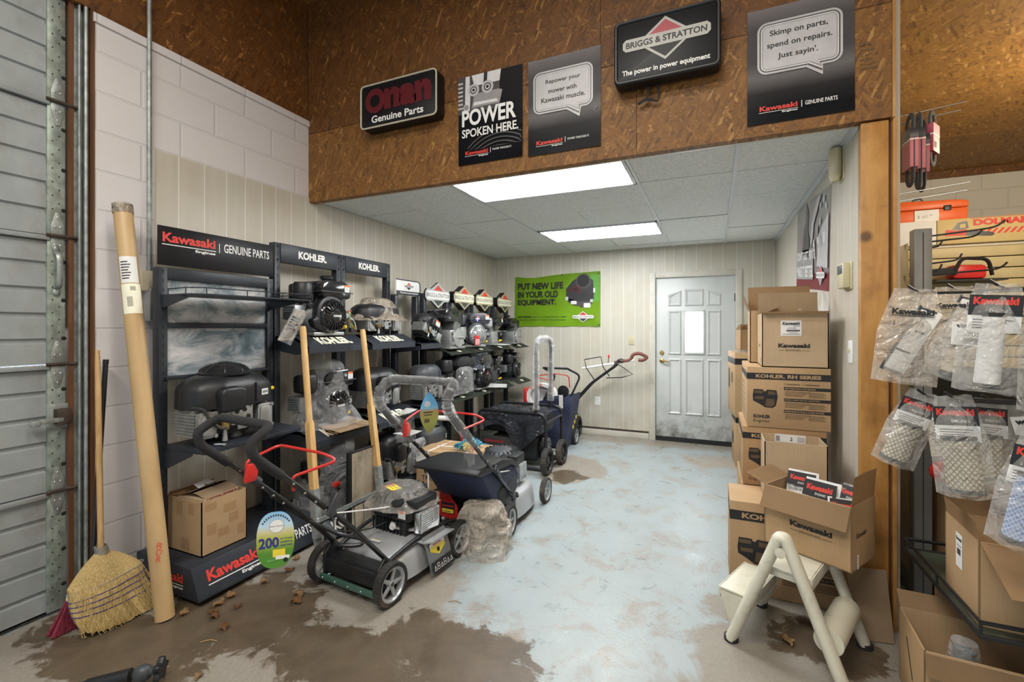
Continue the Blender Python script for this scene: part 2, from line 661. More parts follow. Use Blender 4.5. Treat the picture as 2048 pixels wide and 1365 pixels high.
def floor_material():
    m, nt, b = nodes_of('concrete_floor')
    p = worldco(nt)
    big = noise_n(nt, p, 1.6, 8, 0.62, 0.6)
    med = noise_n(nt, p, 6.5, 8, 0.66, 0.5)
    fine = noise_n(nt, p, 55, 5, 0.7)
    paint = mixc(nt, med, (0.235, 0.285, 0.295), (0.355, 0.40, 0.415))
    bare = mixc(nt, fine, (0.17, 0.15, 0.122), (0.32, 0.295, 0.255))
    mud_and_shade = mixc(nt, noise_n(nt, p, 5, 10, 0.8, 0.4), (0.012, 0.008, 0.005), (0.17, 0.125, 0.08))

    def blob(x, y, rx, ry):
        mp = mapping(nt, p, (1 / rx, 1 / ry, 0), loc=(-x / rx, -y / ry, 0))
        ln = N(nt, 'ShaderNodeVectorMath', operation='LENGTH')
        nt.links.new(mp, ln.inputs[0])
        return ln.outputs['Value']

    def combine(blobs):
        cur = blobs[0]
        for bb in blobs[1:]:
            mn = N(nt, 'ShaderNodeMath', operation='MINIMUM')
            nt.links.new(cur, mn.inputs[0])
            nt.links.new(bb, mn.inputs[1])
            cur = mn.outputs[0]
        return cur

    def mask(blobs, n, amp, lo, hi, top=1.0):
        ma = N(nt, 'ShaderNodeMath', operation='MULTIPLY_ADD')
        nt.links.new(n, ma.inputs[0])
        ma.inputs[1].default_value = amp
        nt.links.new(combine(blobs), ma.inputs[2])
        sub = N(nt, 'ShaderNodeMath', operation='SUBTRACT')
        nt.links.new(ma.outputs[0], sub.inputs[0])
        sub.inputs[1].default_value = amp * 0.5
        return ramp(nt, [(lo, top), (hi, 0)], sub.outputs[0]).outputs[0]

    worn = mask([blob(-1.9, 1.2, 1.5, 1.35), blob(0.5, 2.0, 0.75, 0.9), blob(-1.3, 4.4, 0.35, 0.6), blob(-2.4, 3.5, 0.7, 3.0)], big, 1.5, 0.80, 0.90)
    worn2 = ramp(nt, [(0.50, 0), (0.62, 0.85)], noise_n(nt, p, 4.2, 10, 0.78, 0.6)).outputs[0]
    dark = mask([blob(-2.1, 1.55, 0.5, 0.38), blob(-1.02, 1.72, 0.46, 0.24), blob(-1.45, 1.5, 0.55, 0.22), blob(-2.4, 1.15, 0.55, 0.26), blob(-1.75, 2.0, 0.26, 0.16), blob(-1.25, 4.15, 0.2, 0.24), blob(0.48, 2.42, 0.26, 0.22)], med, 2.0, 0.76, 0.90, 0.97)  # last blob: brown dirt plus painted shade under the step stool
    c = mixc(nt, worn2, paint, bare)
    c = mixc(nt, worn, c, bare)
    c = mixc(nt, dark, c, mud_and_shade)
    sc = ramp(nt, [(0.63, 0), (0.72, 0.8)], noise_n(nt, p, 13, 8, 0.78, 1.2)).outputs[0]
    c = mixc(nt, sc, c, (0.12, 0.095, 0.065))
    edge = mask([blob(-1.2, 5.95, 2.0, 0.42)], med, 1.0, 0.75, 1.1, 0.55)
    c = mixc(nt, edge, c, (0.22, 0.15, 0.08))
    rust = mask([blob(0.2, 5.2, 0.5, 0.3)], big, 1.4, 0.7, 1.0, 0.5)
    c = mixc(nt, rust, c, (0.30, 0.22, 0.13))
    nt.links.new(c, b.inputs['Base Color'])
    r = mixc(nt, worn, (0.30, 0.30, 0.30), (0.62, 0.62, 0.62))
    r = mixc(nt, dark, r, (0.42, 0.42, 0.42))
    r = mixc(nt, 0.45, r, ramp(nt, [(0.3, 0.1), (0.7, 0.75)], med).outputs[0])
    nt.links.new(r, b.inputs['Roughness'])
    bump(nt, b, mixc(nt, 0.5, med, fine), 0.35, 0.006)


def block_material(name, order, tint, dirt):
    m, nt, b = nodes_of(name)
    v = swz(nt, worldco(nt), order)
    bt = N(nt, 'ShaderNodeTexBrick')
    bt.offset = 0.5
    for k, val in (('Scale', 1.0), ('Mortar Size', 0.007), ('Mortar Smooth', 0.35), ('Brick Width', 0.406), ('Row Height', 0.203), ('Bias', 0.0)):
        bt.inputs[k].default_value = val
    nt.links.new(mapping(nt, v, loc=(0.12, 0.03, 0)), bt.inputs['Vector'])
    setc(bt.inputs['Color1'], tint)
    setc(bt.inputs['Color2'], [c * 0.96 for c in tint])
    setc(bt.inputs['Mortar'], [c * 0.91 for c in tint])
    n = noise_n(nt, v, 3.0, 8, 0.7)
    s = N(nt, 'ShaderNodeSeparateXYZ')
    nt.links.new(v, s.inputs[0])
    low = ramp(nt, [(0.0, 1), (0.45, 0.35), (1.0, 0.12)], s.outputs[1]).outputs[0]
    spots = ramp(nt, [(0.60, 0), (0.78, 0.9)], n).outputs[0]
    c = mixc(nt, mixc(nt, 1.0, spots, low, 'MULTIPLY'), bt.outputs['Color'], dirt)
    sm = ramp(nt, [(0.72, 0), (0.76, 0.6)], noise_n(nt, v, 26, 6, 0.8)).outputs[0]
    c = mixc(nt, mixc(nt, 1.0, sm, low, 'MULTIPLY'), c, dirt)
    nt.links.new(c, b.inputs['Base Color'])
    b.inputs['Roughness'].default_value = 0.5
    inv = N(nt, 'ShaderNodeMath', operation='MULTIPLY_ADD')
    nt.links.new(bt.outputs['Fac'], inv.inputs[0])
    inv.inputs[1].default_value = -1.0
    sm2 = N(nt, 'ShaderNodeMath', operation='MULTIPLY')
    nt.links.new(noise_n(nt, v, 45, 3), sm2.inputs[0])
    sm2.inputs[1].default_value = 0.25
    nt.links.new(sm2.outputs[0], inv.inputs[2])
    inv2 = N(nt, 'ShaderNodeMath', operation='MULTIPLY')
    nt.links.new(inv.outputs[0], inv2.inputs[0])
    inv2.inputs[1].default_value = 1.0
    bump(nt, b, inv2.outputs[0], 0.5, 0.008)


def panel_material(name, order, base):
    m, nt, b = nodes_of(name)
    v = swz(nt, worldco(nt), order)
    s = N(nt, 'ShaderNodeSeparateXYZ')
    nt.links.new(v, s.inputs[0])
    vo = N(nt, 'ShaderNodeTexVoronoi', voronoi_dimensions='1D', feature='DISTANCE_TO_EDGE')
    vo.inputs['Scale'].default_value = 7.6
    vo.inputs['Randomness'].default_value = 0.75
    nt.links.new(s.outputs[0], vo.inputs['W'])
    groove = ramp(nt, [(0.012, 1), (0.024, 0)], vo.outputs['Distance']).outputs[0]
    f = noise_n(nt, mapping(nt, v, (26, 1.2, 1)), 1.0, 5, 0.6)
    cloud = noise_n(nt, v, 2.2, 6, 0.65, 0.5)
    c = ramp(nt, [(0.3, [x * 0.94 for x in base]), (0.7, [min(1, x * 1.04) for x in base])], f).outputs[0]
    c = mixc(nt, ramp(nt, [(0.45, 0), (0.75, 0.55)], cloud).outputs[0], c, [base[0] * 0.86, base[1] * 0.78, base[2] * 0.66])
    c = mixc(nt, groove, c, (0.74, 0.72, 0.65))
    low = ramp(nt, [(0.0, 0.85), (0.16, 0.35), (0.5, 0.0)], s.outputs[1]).outputs[0]
    sp = ramp(nt, [(0.45, 0), (0.7, 1)], noise_n(nt, v, 5, 7, 0.7)).outputs[0]
    c = mixc(nt, mixc(nt, 1.0, low, sp, 'MULTIPLY'), c, (0.26, 0.17, 0.09))
    k = ramp(nt, [(0.80, 0), (0.83, 0.7)], noise_n(nt, v, 19, 3, 0.5)).outputs[0]
    c = mixc(nt, k, c, (0.25, 0.14, 0.07))
    nt.links.new(c, b.inputs['Base Color'])
    b.inputs['Roughness'].default_value = 0.38
    bump(nt, b, vo.outputs['Distance'], 0.0, 0.001)


def tile_material():
    m, nt, b = nodes_of('acoustic_tile')
    p = worldco(nt)
    pit = noise_n(nt, mapping(nt, p, (60, 130, 60)), 1.0, 3, 0.6, 1.0)
    c = ramp(nt, [(0.36, (0.50, 0.54, 0.54)), (0.50, (0.72, 0.75, 0.74)), (0.7, (0.77, 0.80, 0.79))], pit).outputs[0]
    st = ramp(nt, [(0.62, 0), (0.8, 0.35)], noise_n(nt, p, 1.3, 5, 0.6)).outputs[0]
    c = mixc(nt, st, c, (0.42, 0.40, 0.33))
    nt.links.new(c, b.inputs['Base Color'])
    b.inputs['Roughness'].default_value = 0.85
    bump(nt, b, pit, 0.4, 0.004)


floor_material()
block_material('block_left', 'YZX', (0.66, 0.63, 0.63), (0.10, 0.085, 0.075))
block_material('block_back', 'XZY', (0.62, 0.585, 0.50), (0.15, 0.12, 0.09))
panel_material('panel_left', 'YZX', (0.53, 0.495, 0.42))
panel_material('panel_back', 'XZY', (0.55, 0.53, 0.45))
tile_material()
osb('osb_left', (0.045, 0.015, 0.004), (0.19, 0.07, 0.011), (0.42, 0.19, 0.05), 'YZX')
osb('osb_header', (0.045, 0.015, 0.004), (0.19, 0.072, 0.012), (0.42, 0.20, 0.05), 'XZY')
osb('osb_lower', (0.07, 0.026, 0.006), (0.27, 0.115, 0.022), (0.50, 0.26, 0.075), 'XZY')
osb('osb_ceiling', (0.09, 0.035, 0.008), (0.34, 0.165, 0.036), (0.52, 0.30, 0.09), 'XYZ')
M('tee_paint', (0.60, 0.63, 0.66), 0.4, 0.1, 0.05, dirt=(0.4, 0.37, 0.3, 0.25))
M('tile_dark', (0.03, 0.028, 0.025), 0.9)
M('door_paint', (0.56, 0.585, 0.57), 0.38, 0, 0.05, 4, dirt=(0.40, 0.40, 0.33, 0.45, 3))
m, nt, b = nodes_of('door_leaf')
co = objco(nt)
c = ramp(nt, [(0.3, (0.53, 0.56, 0.55)), (0.7, (0.59, 0.61, 0.60))], noise_n(nt, co, 4, 4)).outputs[0]
s = N(nt, 'ShaderNodeSeparateXYZ')
nt.links.new(co, s.inputs[0])
low = ramp(nt, [(0.05, 0.95), (0.30, 0.35), (0.6, 0.0)], s.outputs[2]).outputs[0]
sp = ramp(nt, [(0.42, 0), (0.62, 1)], noise_n(nt, co, 6, 8, 0.75)).outputs[0]
c = mixc(nt, mixc(nt, 1.0, low, sp, 'MULTIPLY'), c, (0.13, 0.13, 0.11))
nt.links.new(c, b.inputs['Base Color'])
b.inputs['Roughness'].default_value = 0.38
M('frame_paint', (0.56, 0.545, 0.475), 0.42, 0, 0.07, 5, dirt=(0.35, 0.24, 0.15, 0.45, 6))
M('garage_steel', (0.30, 0.325, 0.33), 0.5, 0.05, 0.12, 5, dirt=(0.17, 0.12, 0.08, 0.65, 3.0))
M('garage_stile', (0.27, 0.31, 0.275), 0.45, 0.35, 0.35, 22, dirt=(0.15, 0.11, 0.08, 0.45, 5))
M('rust_dark', (0.055, 0.038, 0.028), 0.7, 0.2, 0.4, 20)
M('cream_board', (0.66, 0.60, 0.47), 0.5, 0, 0.06, 4, dirt=(0.25, 0.20, 0.13, 0.35, 3))
M('outside_pavement', (0.6, 0.6, 0.58), 0.9)
M('dark_soil', (0.03, 0.022, 0.016), 0.95, 0, 0.5, 30)

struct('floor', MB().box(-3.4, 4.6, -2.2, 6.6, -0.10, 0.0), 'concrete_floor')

# ---- left wall: painted block, OSB above, panelling inside the bay
mb = MB()
mb.box(XL - 0.2, XL, 1.285, 6.3, 0, 3.0, 0)
mb.box(XL - 0.2, XL + 0.012, 1.285, 6.3, 2.955, 3.0, 0)
mb.box(XL - 0.2, XL - 0.01, -2.2, 1.285, 3.02, 3.92, 1)
mb.box(XL - 0.2, XL - 0.012, 1.285, 2.70, 3.0, 3.92, 1)
struct('wall_left', mb, ['block_left', 'osb_left'])
mb = MB()
mb.box(XL, XL + 0.008, 1.568, 2.70, 0.0, 2.402, 0)
mb.box(XL, XL + 0.008, 2.70, YB, 0.0, ZC, 0)
mb.box(XL + 0.008, XL + 0.030, YB - 0.03, YB - 0.004, 0.0, ZC, 1)
struct('wall_left_panelling', mb, ['panel_left', 'frame_paint'])

# ---- back wall of the bay with the door opening
DX0, DX1, DZ = -0.655, 0.229, 2.005
mb = MB()
mb.box(XL, DX0 - 0.02, YB, YB + 0.12, 0, 2.6, 0)
mb.box(DX1 + 0.02, XR + 0.1, YB, YB + 0.12, 0, 2.6, 0)
mb.box(DX0 - 0.02, DX1 + 0.02, YB, YB + 0.12, DZ + 0.02, 2.6, 0)
struct('wall_back', mb, ['panel_back'])
mb = MB()
mb.box(XL + 0.03, DX0 - 0.085, YB - 0.014, YB - 0.001, 0.0, 0.075, 0, 0.004)
mb.box(XL + 0.03, DX0 - 0.085, YB - 0.004, YB - 0.0005, 0.075, 0.10, 1)
struct('baseboard_back', mb, ['frame_paint', 'rust_dark'])

# ---- right wall of the bay (partition), panelled on this side
struct('wall_right', MB().box(XR, 0.80, 2.70, YB, 0, 3.03), 'panel_left')
struct('baseboard_right', MB().box(XR - 0.012, XR - 0.001, 2.72, YB - 0.02, 0, 0.07, 0, 0.003), 'frame_paint')
mb = MB()
mb.box(0.638, 0.745, 2.655, 2.70, 0, 2.365, 0, 0.003)
struct('column', mb, ['post_wood'])
mb = MB()
mb.box(0.745, 0.757, 2.668, 2.72, 0, 2.365, 0, 0.002)
mb.box(0.757, 0.772, 2.640, 2.72, 0.0, 2.36, 1, 0.002)
mb.box(0.7525, 0.764, 2.632, 2.72, 2.365, 3.04, 1, 0.002)
struct('trim_1', mb, ['trim_wood', 'post_wood'])

# ---- OSB header over the bay opening and the ceilings
mb = MB()
mb.box(XL, -0.397, 2.642, 2.70, 2.37, 2.898, 2)
mb.box(-0.394, 0.752, 2.640, 2.70, 2.37, 2.898, 2)
mb.box(XL, -0.60, 2.641, 2.70, 2.901, 3.92, 0)
mb.box(-0.597, 0.752, 2.640, 2.70, 2.901, 3.92, 0)
mb.box(XL, 0.64, 2.70, 2.72, 2.37, 2.42, 1)
struct('wall_header', mb, ['osb_header', 'frame_paint', 'osb_lower'])
struct('wall_header_side', MB().box(0.76, 0.80, -2.2, 2.60, 3.04, 3.92), 'osb_left')
struct('ceiling_shop', MB().box(XL - 0.2, 0.80, -2.2, 2.72, 3.92, 4.0), 'osb_ceiling')
mb = MB()
mb.box(0.77, 4.6, 2.68, 5.118, 3.04, 3.08, 0)
mb.box(0.77, 4.6, 5.124, 6.4, 3.04, 3.08, 0)
mb.box(0.77, 4.6, -2.2, 2.676, 3.04, 3.08, 0)
struct('ceiling_parts_room', mb, 'osb_ceiling')
mb = MB()
mb.box(0.60, 4.6, 6.25, 6.4, 0, 2.965, 0)
mb.box(0.60, 4.6, 6.23, 6.4, 2.965, 3.04, 1)
struct('wall_back_parts_room', mb, ['block_back', 'osb_header'])
struct('wall_side_parts_room', MB().box(4.5, 4.6, -2.2, 6.4, 0, 3.04), 'block_left')

# ---- suspended ceiling: tiles in a tee grid, two fluorescent troffers in it
TX = [XL + 0.01, -2.285, -1.68, -1.075, -0.47, 0.125, XR - 0.002]
TY = [2.70, 3.245, 3.855, 4.465, 5.075, 5.685, YB - 0.002]
mb = MB()
for i in range(6):
    for j in range(6):
        if i in (2, 3) and j in (0, 3):
            continue
        if i == 2 and j in (1, 2, 4, 5) and (j % 2 == 1):
            x0, x1 = TX[2], TX[4]
        elif i == 3 and j in (1, 5):
            continue
        else:
            x0, x1 = TX[i], TX[i + 1]
        sag = R.uniform(0, 0.007)
        mb.box(x0 + 0.005, x1 - 0.005, TY[j] + 0.006, TY[j + 1] - 0.005, ZC + sag, ZC + 0.02, 0)
mb.box(XL, XR, 2.70, YB, ZC + 0.16, ZC + 0.18, 1)
struct('ceiling', mb, ['acoustic_tile', 'tile_dark'])
mb = MB()
for x, w in ((TX[1], 0.007), (TX[2], 0.009), (TX[4], 0.017), (TX[5], 0.021)):
    mb.box(x - w / 2, x + w / 2, 2.705, YB - 0.004, ZC - 0.006, ZC + 0.02)
mb.box(XR - 0.022, XR - 0.001, 2.72, YB - 0.004, ZC - 0.008, ZC - 0.004)
mb.box(XR - 0.004, XR - 0.001, 2.72, YB - 0.004, ZC - 0.03, ZC - 0.004)
struct('trim_2', mb, 'tee_paint')
m, nt, b = nodes_of('lens_glow')
co = objco(nt)
s = N(nt, 'ShaderNodeSeparateXYZ')
nt.links.new(co, s.inputs[0])
w = N(nt, 'ShaderNodeTexWave', wave_type='BANDS', bands_direction='Y')
w.inputs['Scale'].default_value = 1.28
w.inputs['Phase Offset'].default_value = 1.57
nt.links.new(co, w.inputs['Vector'])
nt.links.new(ramp(nt, [(0.0, (0.03, 0.033, 0.033)), (0.35, (0.4, 0.42, 0.42)), (0.6, (1, 1, 1))], w.outputs['Fac']).outputs[0], b.inputs['Emission Color'])
b.inputs['Emission Strength'].default_value = 38.0
for k, (y0, y1, lab) in enumerate(((TY[0], TY[1], 'large fluorescent ceiling light nearest the wooden header, glowing white lens'), (TY[3], TY[4], 'second fluorescent ceiling light deeper in the bay, nearer the white door'))):
    xc, yc = (TX[2] + TX[4]) / 2, (y0 + y1) / 2
    t = thing('ceiling_light', lab, 'light', (xc, yc, ZC), 0, 'fluorescent ceiling lights')
    hx, hy = (TX[4] - TX[2]) / 2 - 0.012, (y1 - y0) / 2 - 0.006
    f = MB()
    for a in ((-hx, hx, -hy, -hy + 0.022), (-hx, hx, hy - 0.022, hy), (-hx, -hx + 0.022, -hy, hy), (hx - 0.022, hx, -hy, hy)):
        f.box(a[0], a[1], a[2], a[3], -0.010, 0.06, 0, 0.003)
    f.box(-hx, hx, -hy, hy, 0.10, 0.12, 0)
    f.build('frame', 'tee_paint', t)
    MB().box(-hx + 0.022, hx - 0.022, -hy + 0.022, hy - 0.022, -0.002, 0.003).build('diffuser', 'lens_glow', t)

# ---- steel entrance door with a daylit pane
dr = thing('door_1', 'white six-panel steel entrance door with a narrow lit window', 'door', (0, YB, 0))
dr['kind'] = 'structure'
mb = MB()
mb.box(DX0, DX1, 0.02, 0.06, 0.035, DZ - 0.004, 0, 0.003)


def raised(x0, x1, z0, z1, top=None):
    """recessed moulding ring with a raised field, arched top optional"""
    def ring(d):
        if top is None:
            return [(x0 + d, z0 + d), (x1 - d, z0 + d), (x1 - d, z1 - d), (x0 + d, z1 - d)]
        a, bb = top
        return [(x0 + d, z0 + d), (x1 - d, z0 + d), (x1 - d, z1 - d + bb), (x0 + d, z1 - d + a)]
    A, Bq, Cc = ring(0), ring(0.018), ring(0.036)
    for P, Q, ya, yb in ((A, Bq, 0.0195, 0.0065), (Bq, Cc, 0.0065, 0.0185)):
        for i in range(4):
            j = (i + 1) % 4
            mb.quad((P[i][0], ya, P[i][1]), (P[j][0], ya, P[j][1]), (Q[j][0], yb, Q[j][1]), (Q[i][0], yb, Q[i][1]))
    mb.poly([(p[0], 0.0175, p[1]) for p in Cc])


xa, xb, xc_, xd, xe, xf = -0.515, -0.355, -0.325, -0.105, -0.075, 0.085
raised(xa, xb, 1.655, 1.80, (-0.0, 0.055))
raised(xe, xf, 1.655, 1.80, (0.055, 0.0))
raised(xc_, xd, 1.655, 1.865)
for px in ((xa, xb), (xe, xf)):
    raised(px[0], px[1], 1.06, 1.61)
    raised(px[0], px[1], 0.33, 1.02)
raised(xc_, xd, 0.33, 1.02)
leaf = mb.build('leaf', 'door_leaf', dr, recalc=False)
fr = MB()
for a in ((xc_ - 0.01, xc_ + 0.012, 1.09, 1.60), (xd - 0.012, xd + 0.01, 1.09, 1.60), (xc_ - 0.01, xd + 0.01, 1.585, 1.61), (xc_ - 0.01, xd + 0.01, 1.075, 1.10)):
    fr.box(a[0], a[1], 0.004, 0.02, a[2], a[3], 0, 0.004)
wf = fr.build('window_frame', 'door_paint', leaf)
emis('daylight_pane', (0.93, 0.97, 1.0), 14.0)
MB().box(xc_ + 0.012, xd - 0.012, 0.012, 0.018, 1.10, 1.586).build('window_pane', 'daylight_pane', leaf)
k = MB()
k.lathe([(0, 0), (0.028, 0), (0.030, 0.006), (0.012, 0.012), (0.011, 0.04)], T(-0.585, 0.02, 0.985, PI / 2), 18)
k.lathe([(0, 0), (0.026, 0), (0.028, 0.006), (0.018, 0.02), (0, 0.022)], T(-0.585, 0.02, 1.085, PI / 2), 18)
k.tube(smooth([(-0.585, -0.018, 0.985), (-0.555, -0.024, 0.987), (-0.50, -0.02, 0.975)]), 0.009, 8)
k.build('handle', 'brass', leaf)
MB().box(DX0 + 0.002, DX1 - 0.002, 0.008, 0.022, 0.0, 0.055).build('door_sweep', 'black_plastic', leaf)
h = MB()
for z in (0.25, 1.0, 1.75):
    h.box(DX1 - 0.006, DX1 + 0.018, 0.006, 0.02, z - 0.045, z + 0.045, 0, 0.002)
h.build('hinge', 'rust_dark', dr)
c = MB()
c.box(DX0 - 0.075, DX0 - 0.004, -0.018, 0.10, 0, DZ + 0.07, 0, 0.004)
c.box(DX1 + 0.004, DX1 + 0.075, -0.018, 0.10, 0, DZ + 0.07, 0, 0.004)
c.box(DX0 - 0.004, DX1 + 0.004, -0.017, 0.10, DZ + 0.004, DZ + 0.07, 0, 0.004)
c.build('door_frame', 'frame_paint', dr)

# ---- roll-up garage door in the left wall
gd = thing('door_2', 'ribbed grey steel roll-up garage door with galvanised hinges', 'garage door', (-2.95, 0.3286, 0))
gd.scale = (1, 0.756, 1)
gd['kind'] = 'structure'
JZ = [0.015, 0.602, 1.22, 1.845, 2.50, 3.15]
for k in range(5):
    z0, z1 = JZ[k] + 0.003, JZ[k + 1] - 0.003
    prof = []
    nrib = 5
    for i in range(nrib):
        a = z0 + (z1 - z0) * i / nrib
        bq = z0 + (z1 - z0) * (i + 1) / nrib
        prof += [(0.0, a), (0.0, a + (bq - a) * 0.78), (-0.012, a + (bq - a) * 0.82), (-0.012, a + (bq - a) * 0.95), (0.0, bq)]
    s = MB()
    n = len(prof)
    vs = [(x, y, z) for y in (-1.9, 1.06) for x, z in prof]
    s._new(vs, [(i, i + 1, n + i + 1, n + i) for i in range(n - 1)], 0)
    s.box(-0.03, -0.016, -1.9, 1.06, z0, z1)
    s.box(0.0, 0.022, -1.9, 1.07, z1 - 0.022, z1, 0, 0.003)
    s.build('section', 'garage_steel', gd)
    st = MB()
    st.box(-0.03, 0.014, 1.06, 1.150, z0, z1, 0, 0.003)
    for i in range(9):
        zz = z0 + 0.06 + (z1 - z0 - 0.12) * i / 8
        st.cyl((0.012, 1.085, zz), (0.0148, 1.085, zz), 0.004, seg=8, mi=1)
        st.cyl((0.012, 1.118, zz + 0.03), (0.0148, 1.118, zz + 0.03), 0.004, seg=8, mi=1)
        if i % 3 == 1:
            st.ball((0.012, 1.140, zz), (0.004, 0.016, 0.012), 1, u=10, v=6)
    st.build('stile', ['garage_stile', 'shadow_gap'], gd)
    if k < 4:
        zz = JZ[k + 1]
        h = MB()
        for sgn in (-1, 1):
            pts = [(1.076, zz + sgn * 0.006), (1.140, zz + sgn * 0.006), (1.140, zz + sgn * 0.05), (1.118, zz + sgn * 0.115), (1.098, zz + sgn * 0.115), (1.076, zz + sgn * 0.05)]
            h.prism(pts, 0.014, 0.0185, 'X', 0, 0.001)
            for q in ((1.108, zz + sgn * 0.09), (1.094, zz + sgn * 0.045), (1.122, zz + sgn * 0.045)):
                h.ball((0.019, q[0], q[1]), (0.004, 0.006, 0.006), 1, u=8, v=6)
        h.cyl((0.026, 1.05, zz), (0.026, 1.215, zz), 0.008, seg=10, mi=2)
        h.build('hinge', ['galvanised', 'chrome', 'rust_dark'], gd)
h = MB()
h.tube(smooth([(0.02, 1.10, 1.59), (0.05, 1.10, 1.61), (0.055, 1.10, 1.70), (0.05, 1.10, 1.745), (0.02, 1.10, 1.765)]), [0.014] * 25, 8, flat=(1.2, 0.6))
h.ball((0.02, 1.10, 1.78), (0.008, 0.018, 0.018), u=12, v=8)
h.ball((0.02, 1.10, 1.572), (0.008, 0.018, 0.018), u=12, v=8)
h.build('lift_handle', 'galvanised', gd)
h = MB()
h.cbox((0.035, 1.125, 0.965), (0.045, 0.075, 0.075), 0, 0.004)
h.cbox((0.016, 1.115, 0.965), (0.006, 0.095, 0.12), 1, 0.002)
h.cbox((0.05, 1.04, 0.952), (0.016, 0.16, 0.022), 1, 0.003)
h.cbox((0.05, 0.985, 0.948), (0.03, 0.04, 0.03), 1, 0.004)
h.build('latch', ['rust_dark', 'galvanised'], gd)
MB().box(-0.02, 0.0, -1.9, 1.14, 0.005, 0.03, 0, 0.005).build('bottom_seal', 'rubber', gd)

mb = MB()
mb.box(-2.985, -2.925, 1.206, 1.226, 0, 3.05, 0)
mb.box(-2.985, -2.955, 1.226, 1.285, 0, 3.05, 1)
mb.box(-2.93, -2.882, 1.281, 1.292, 0, 3.05, 0)
struct('trim_3', mb, ['trim_wood', 'rust_dark'])
mb = MB()
mb.tube([(-2.91, 1.242, 0.05), (-2.91, 1.242, 3.05)], 0.005, 8)
mb.box(-2.94, -2.915, 1.240, 1.245, 0.05, 3.05, 0)
mb.tube([(-2.905, 1.266, 0.03), (-2.905, 1.266, 3.05)], 0.009, 10)
mb.box(-2.953, -2.940, 1.232, 1.276, 0.05, 3.05, 0)
tag(mb.build('door_track', 'galvanised'), 'galvanised vertical track of the roll-up door beside its wooden jamb', 'door track')
struct('ground_outside', MB().box(-6, -2.98, -3, 1.2, -0.12, -0.01), 'outside_pavement')
area('outside_daylight', (-3.6, 0.2, 1.4), (0, 0, 0), 0.8, 2.5, 160, (0.85, 0.92, 1.0))

# ---- electrical conduit with its switch boxes
t = thing('electrical_conduit', 'grey metal conduit running up the block wall to switch boxes', 'conduit', (XL + 0.001, 1.53, 0))
MB().cyl((0.018, 0, 1.70), (0.018, 0, 3.9), 0.0115, seg=12).build('pipe', 'galvanised', t)
MB().box(0.002, 0.055, -0.055, 0.005, 1.60, 1.71, 0, 0.004).build('junction_box', 'cream_board', t)
mb = MB().box(0.002, 0.075, -0.03, 0.045, 1.43, 1.62, 0, 0.018)
mb.cyl((0.03, 0.0, 1.62), (0.03, 0.0, 1.64), 0.016, seg=12)
mb.build('switch_box', 'steel', t)

# ---- wall fittings
def plate(name, label, x, y, z, rz, w, h, mat, kind):
    t = thing(name, label, 'outlet' if kind == 'o' else 'switch', (x, y, z), rz)
    MB().box(-w / 2, w / 2, -0.007, 0, -h / 2, h / 2, 0, 0.003).build('cover_plate', mat, t)
    mb = MB()
    if kind == 's':
        mb.box(-0.006, 0.006, -0.019, -0.006, -0.004, 0.014, 0, 0.002)
        mb.build('toggle', 'ivory', t)
    else:
        for dz in (-0.02, 0.02):
            mb.lathe([(0, 0), (0.015, 0), (0.016, 0.002), (0, 0.003)], T(0, -0.007, dz, PI / 2), 16)
            for dx in (-0.006, 0.006):
                mb.cbox((dx, -0.0105, dz), (0.002, 0.001, 0.008), 1)
        mb.build('socket', [mat, 'black_ink'], t)


plate('light_switch', 'cream light switch on the back wall beside the white door', -0.95, YB, 1.235, 0, 0.072, 0.115, 'ivory', 's')
plate('power_outlet', 'white wall outlet low on the back wall near the blue bag', -1.385, YB, 0.44, 0, 0.072, 0.115, 'paper', 'o')
plate('light_switch', 'white light switch on the right wall beside the wooden post', XR, 2.845, 1.275, -PI / 2, 0.072, 0.115, 'paper', 's')
t = thing('thermostat', 'yellowed beige thermostat with grey display on the right wall', 'thermostat', (XR, 2.89, 1.665), -PI / 2)
MB().box(-0.07, 0.07, -0.008, 0, -0.07, 0.07, 0, 0.003).build('mounting_plate', 'ivory', t)
MB().box(-0.06, 0.055, -0.04, -0.008, -0.062, 0.066, 0, 0.005).build('case', 'ivory', t)
MB().box(-0.05, 0.045, -0.042, -0.038, 0.012, 0.058, 0, 0.002).build('display', 'grey_plastic', t)
t = thing('motion_detector', 'rounded yellowed sensor housing high on the right wall near ceiling', 'sensor', (XR, 3.03, 2.285), -PI / 2)
mb = MB()
mb.lathe([(0, -0.09), (0.03, -0.085), (0.045, -0.06), (0.05, 0.0), (0.05, 0.085), (0.046, 0.09), (0, 0.09)], T(0, -0.032, 0, s=(1, 0.62, 1)), 24)
mb.build('housing', 'ivory', t)
MB().box(-0.055, 0.055, -0.006, 0, -0.085, 0.09, 0, 0.002).build('mounting_plate', 'ivory', t)
# ================================================================ SIGNS, POSTERS
def print_gradient(name, stops, rough=0.35, axis=2):
    """printed vertical fade over the object's own height (ink, not light)"""
    m, nt, b = nodes_of(name)
    s = N(nt, 'ShaderNodeSeparateXYZ')
    co = objco(nt)
    nt.links.new(mapping(nt, co, (1, 1, 1)), s.inputs[0])
    nz = noise_n(nt, co, 3, 3)
    ad = N(nt, 'ShaderNodeMath', operation='MULTIPLY_ADD')
    nt.links.new(nz, ad.inputs[0])
    ad.inputs[1].default_value = 0.05
    nt.links.new(s.outputs[axis], ad.inputs[2])
    nt.links.new(ramp(nt, stops, ad.outputs[0]).outputs[0], b.inputs['Base Color'])
    b.inputs['Roughness'].default_value = rough
    b.inputs['Specular IOR Level'].default_value = 0.2


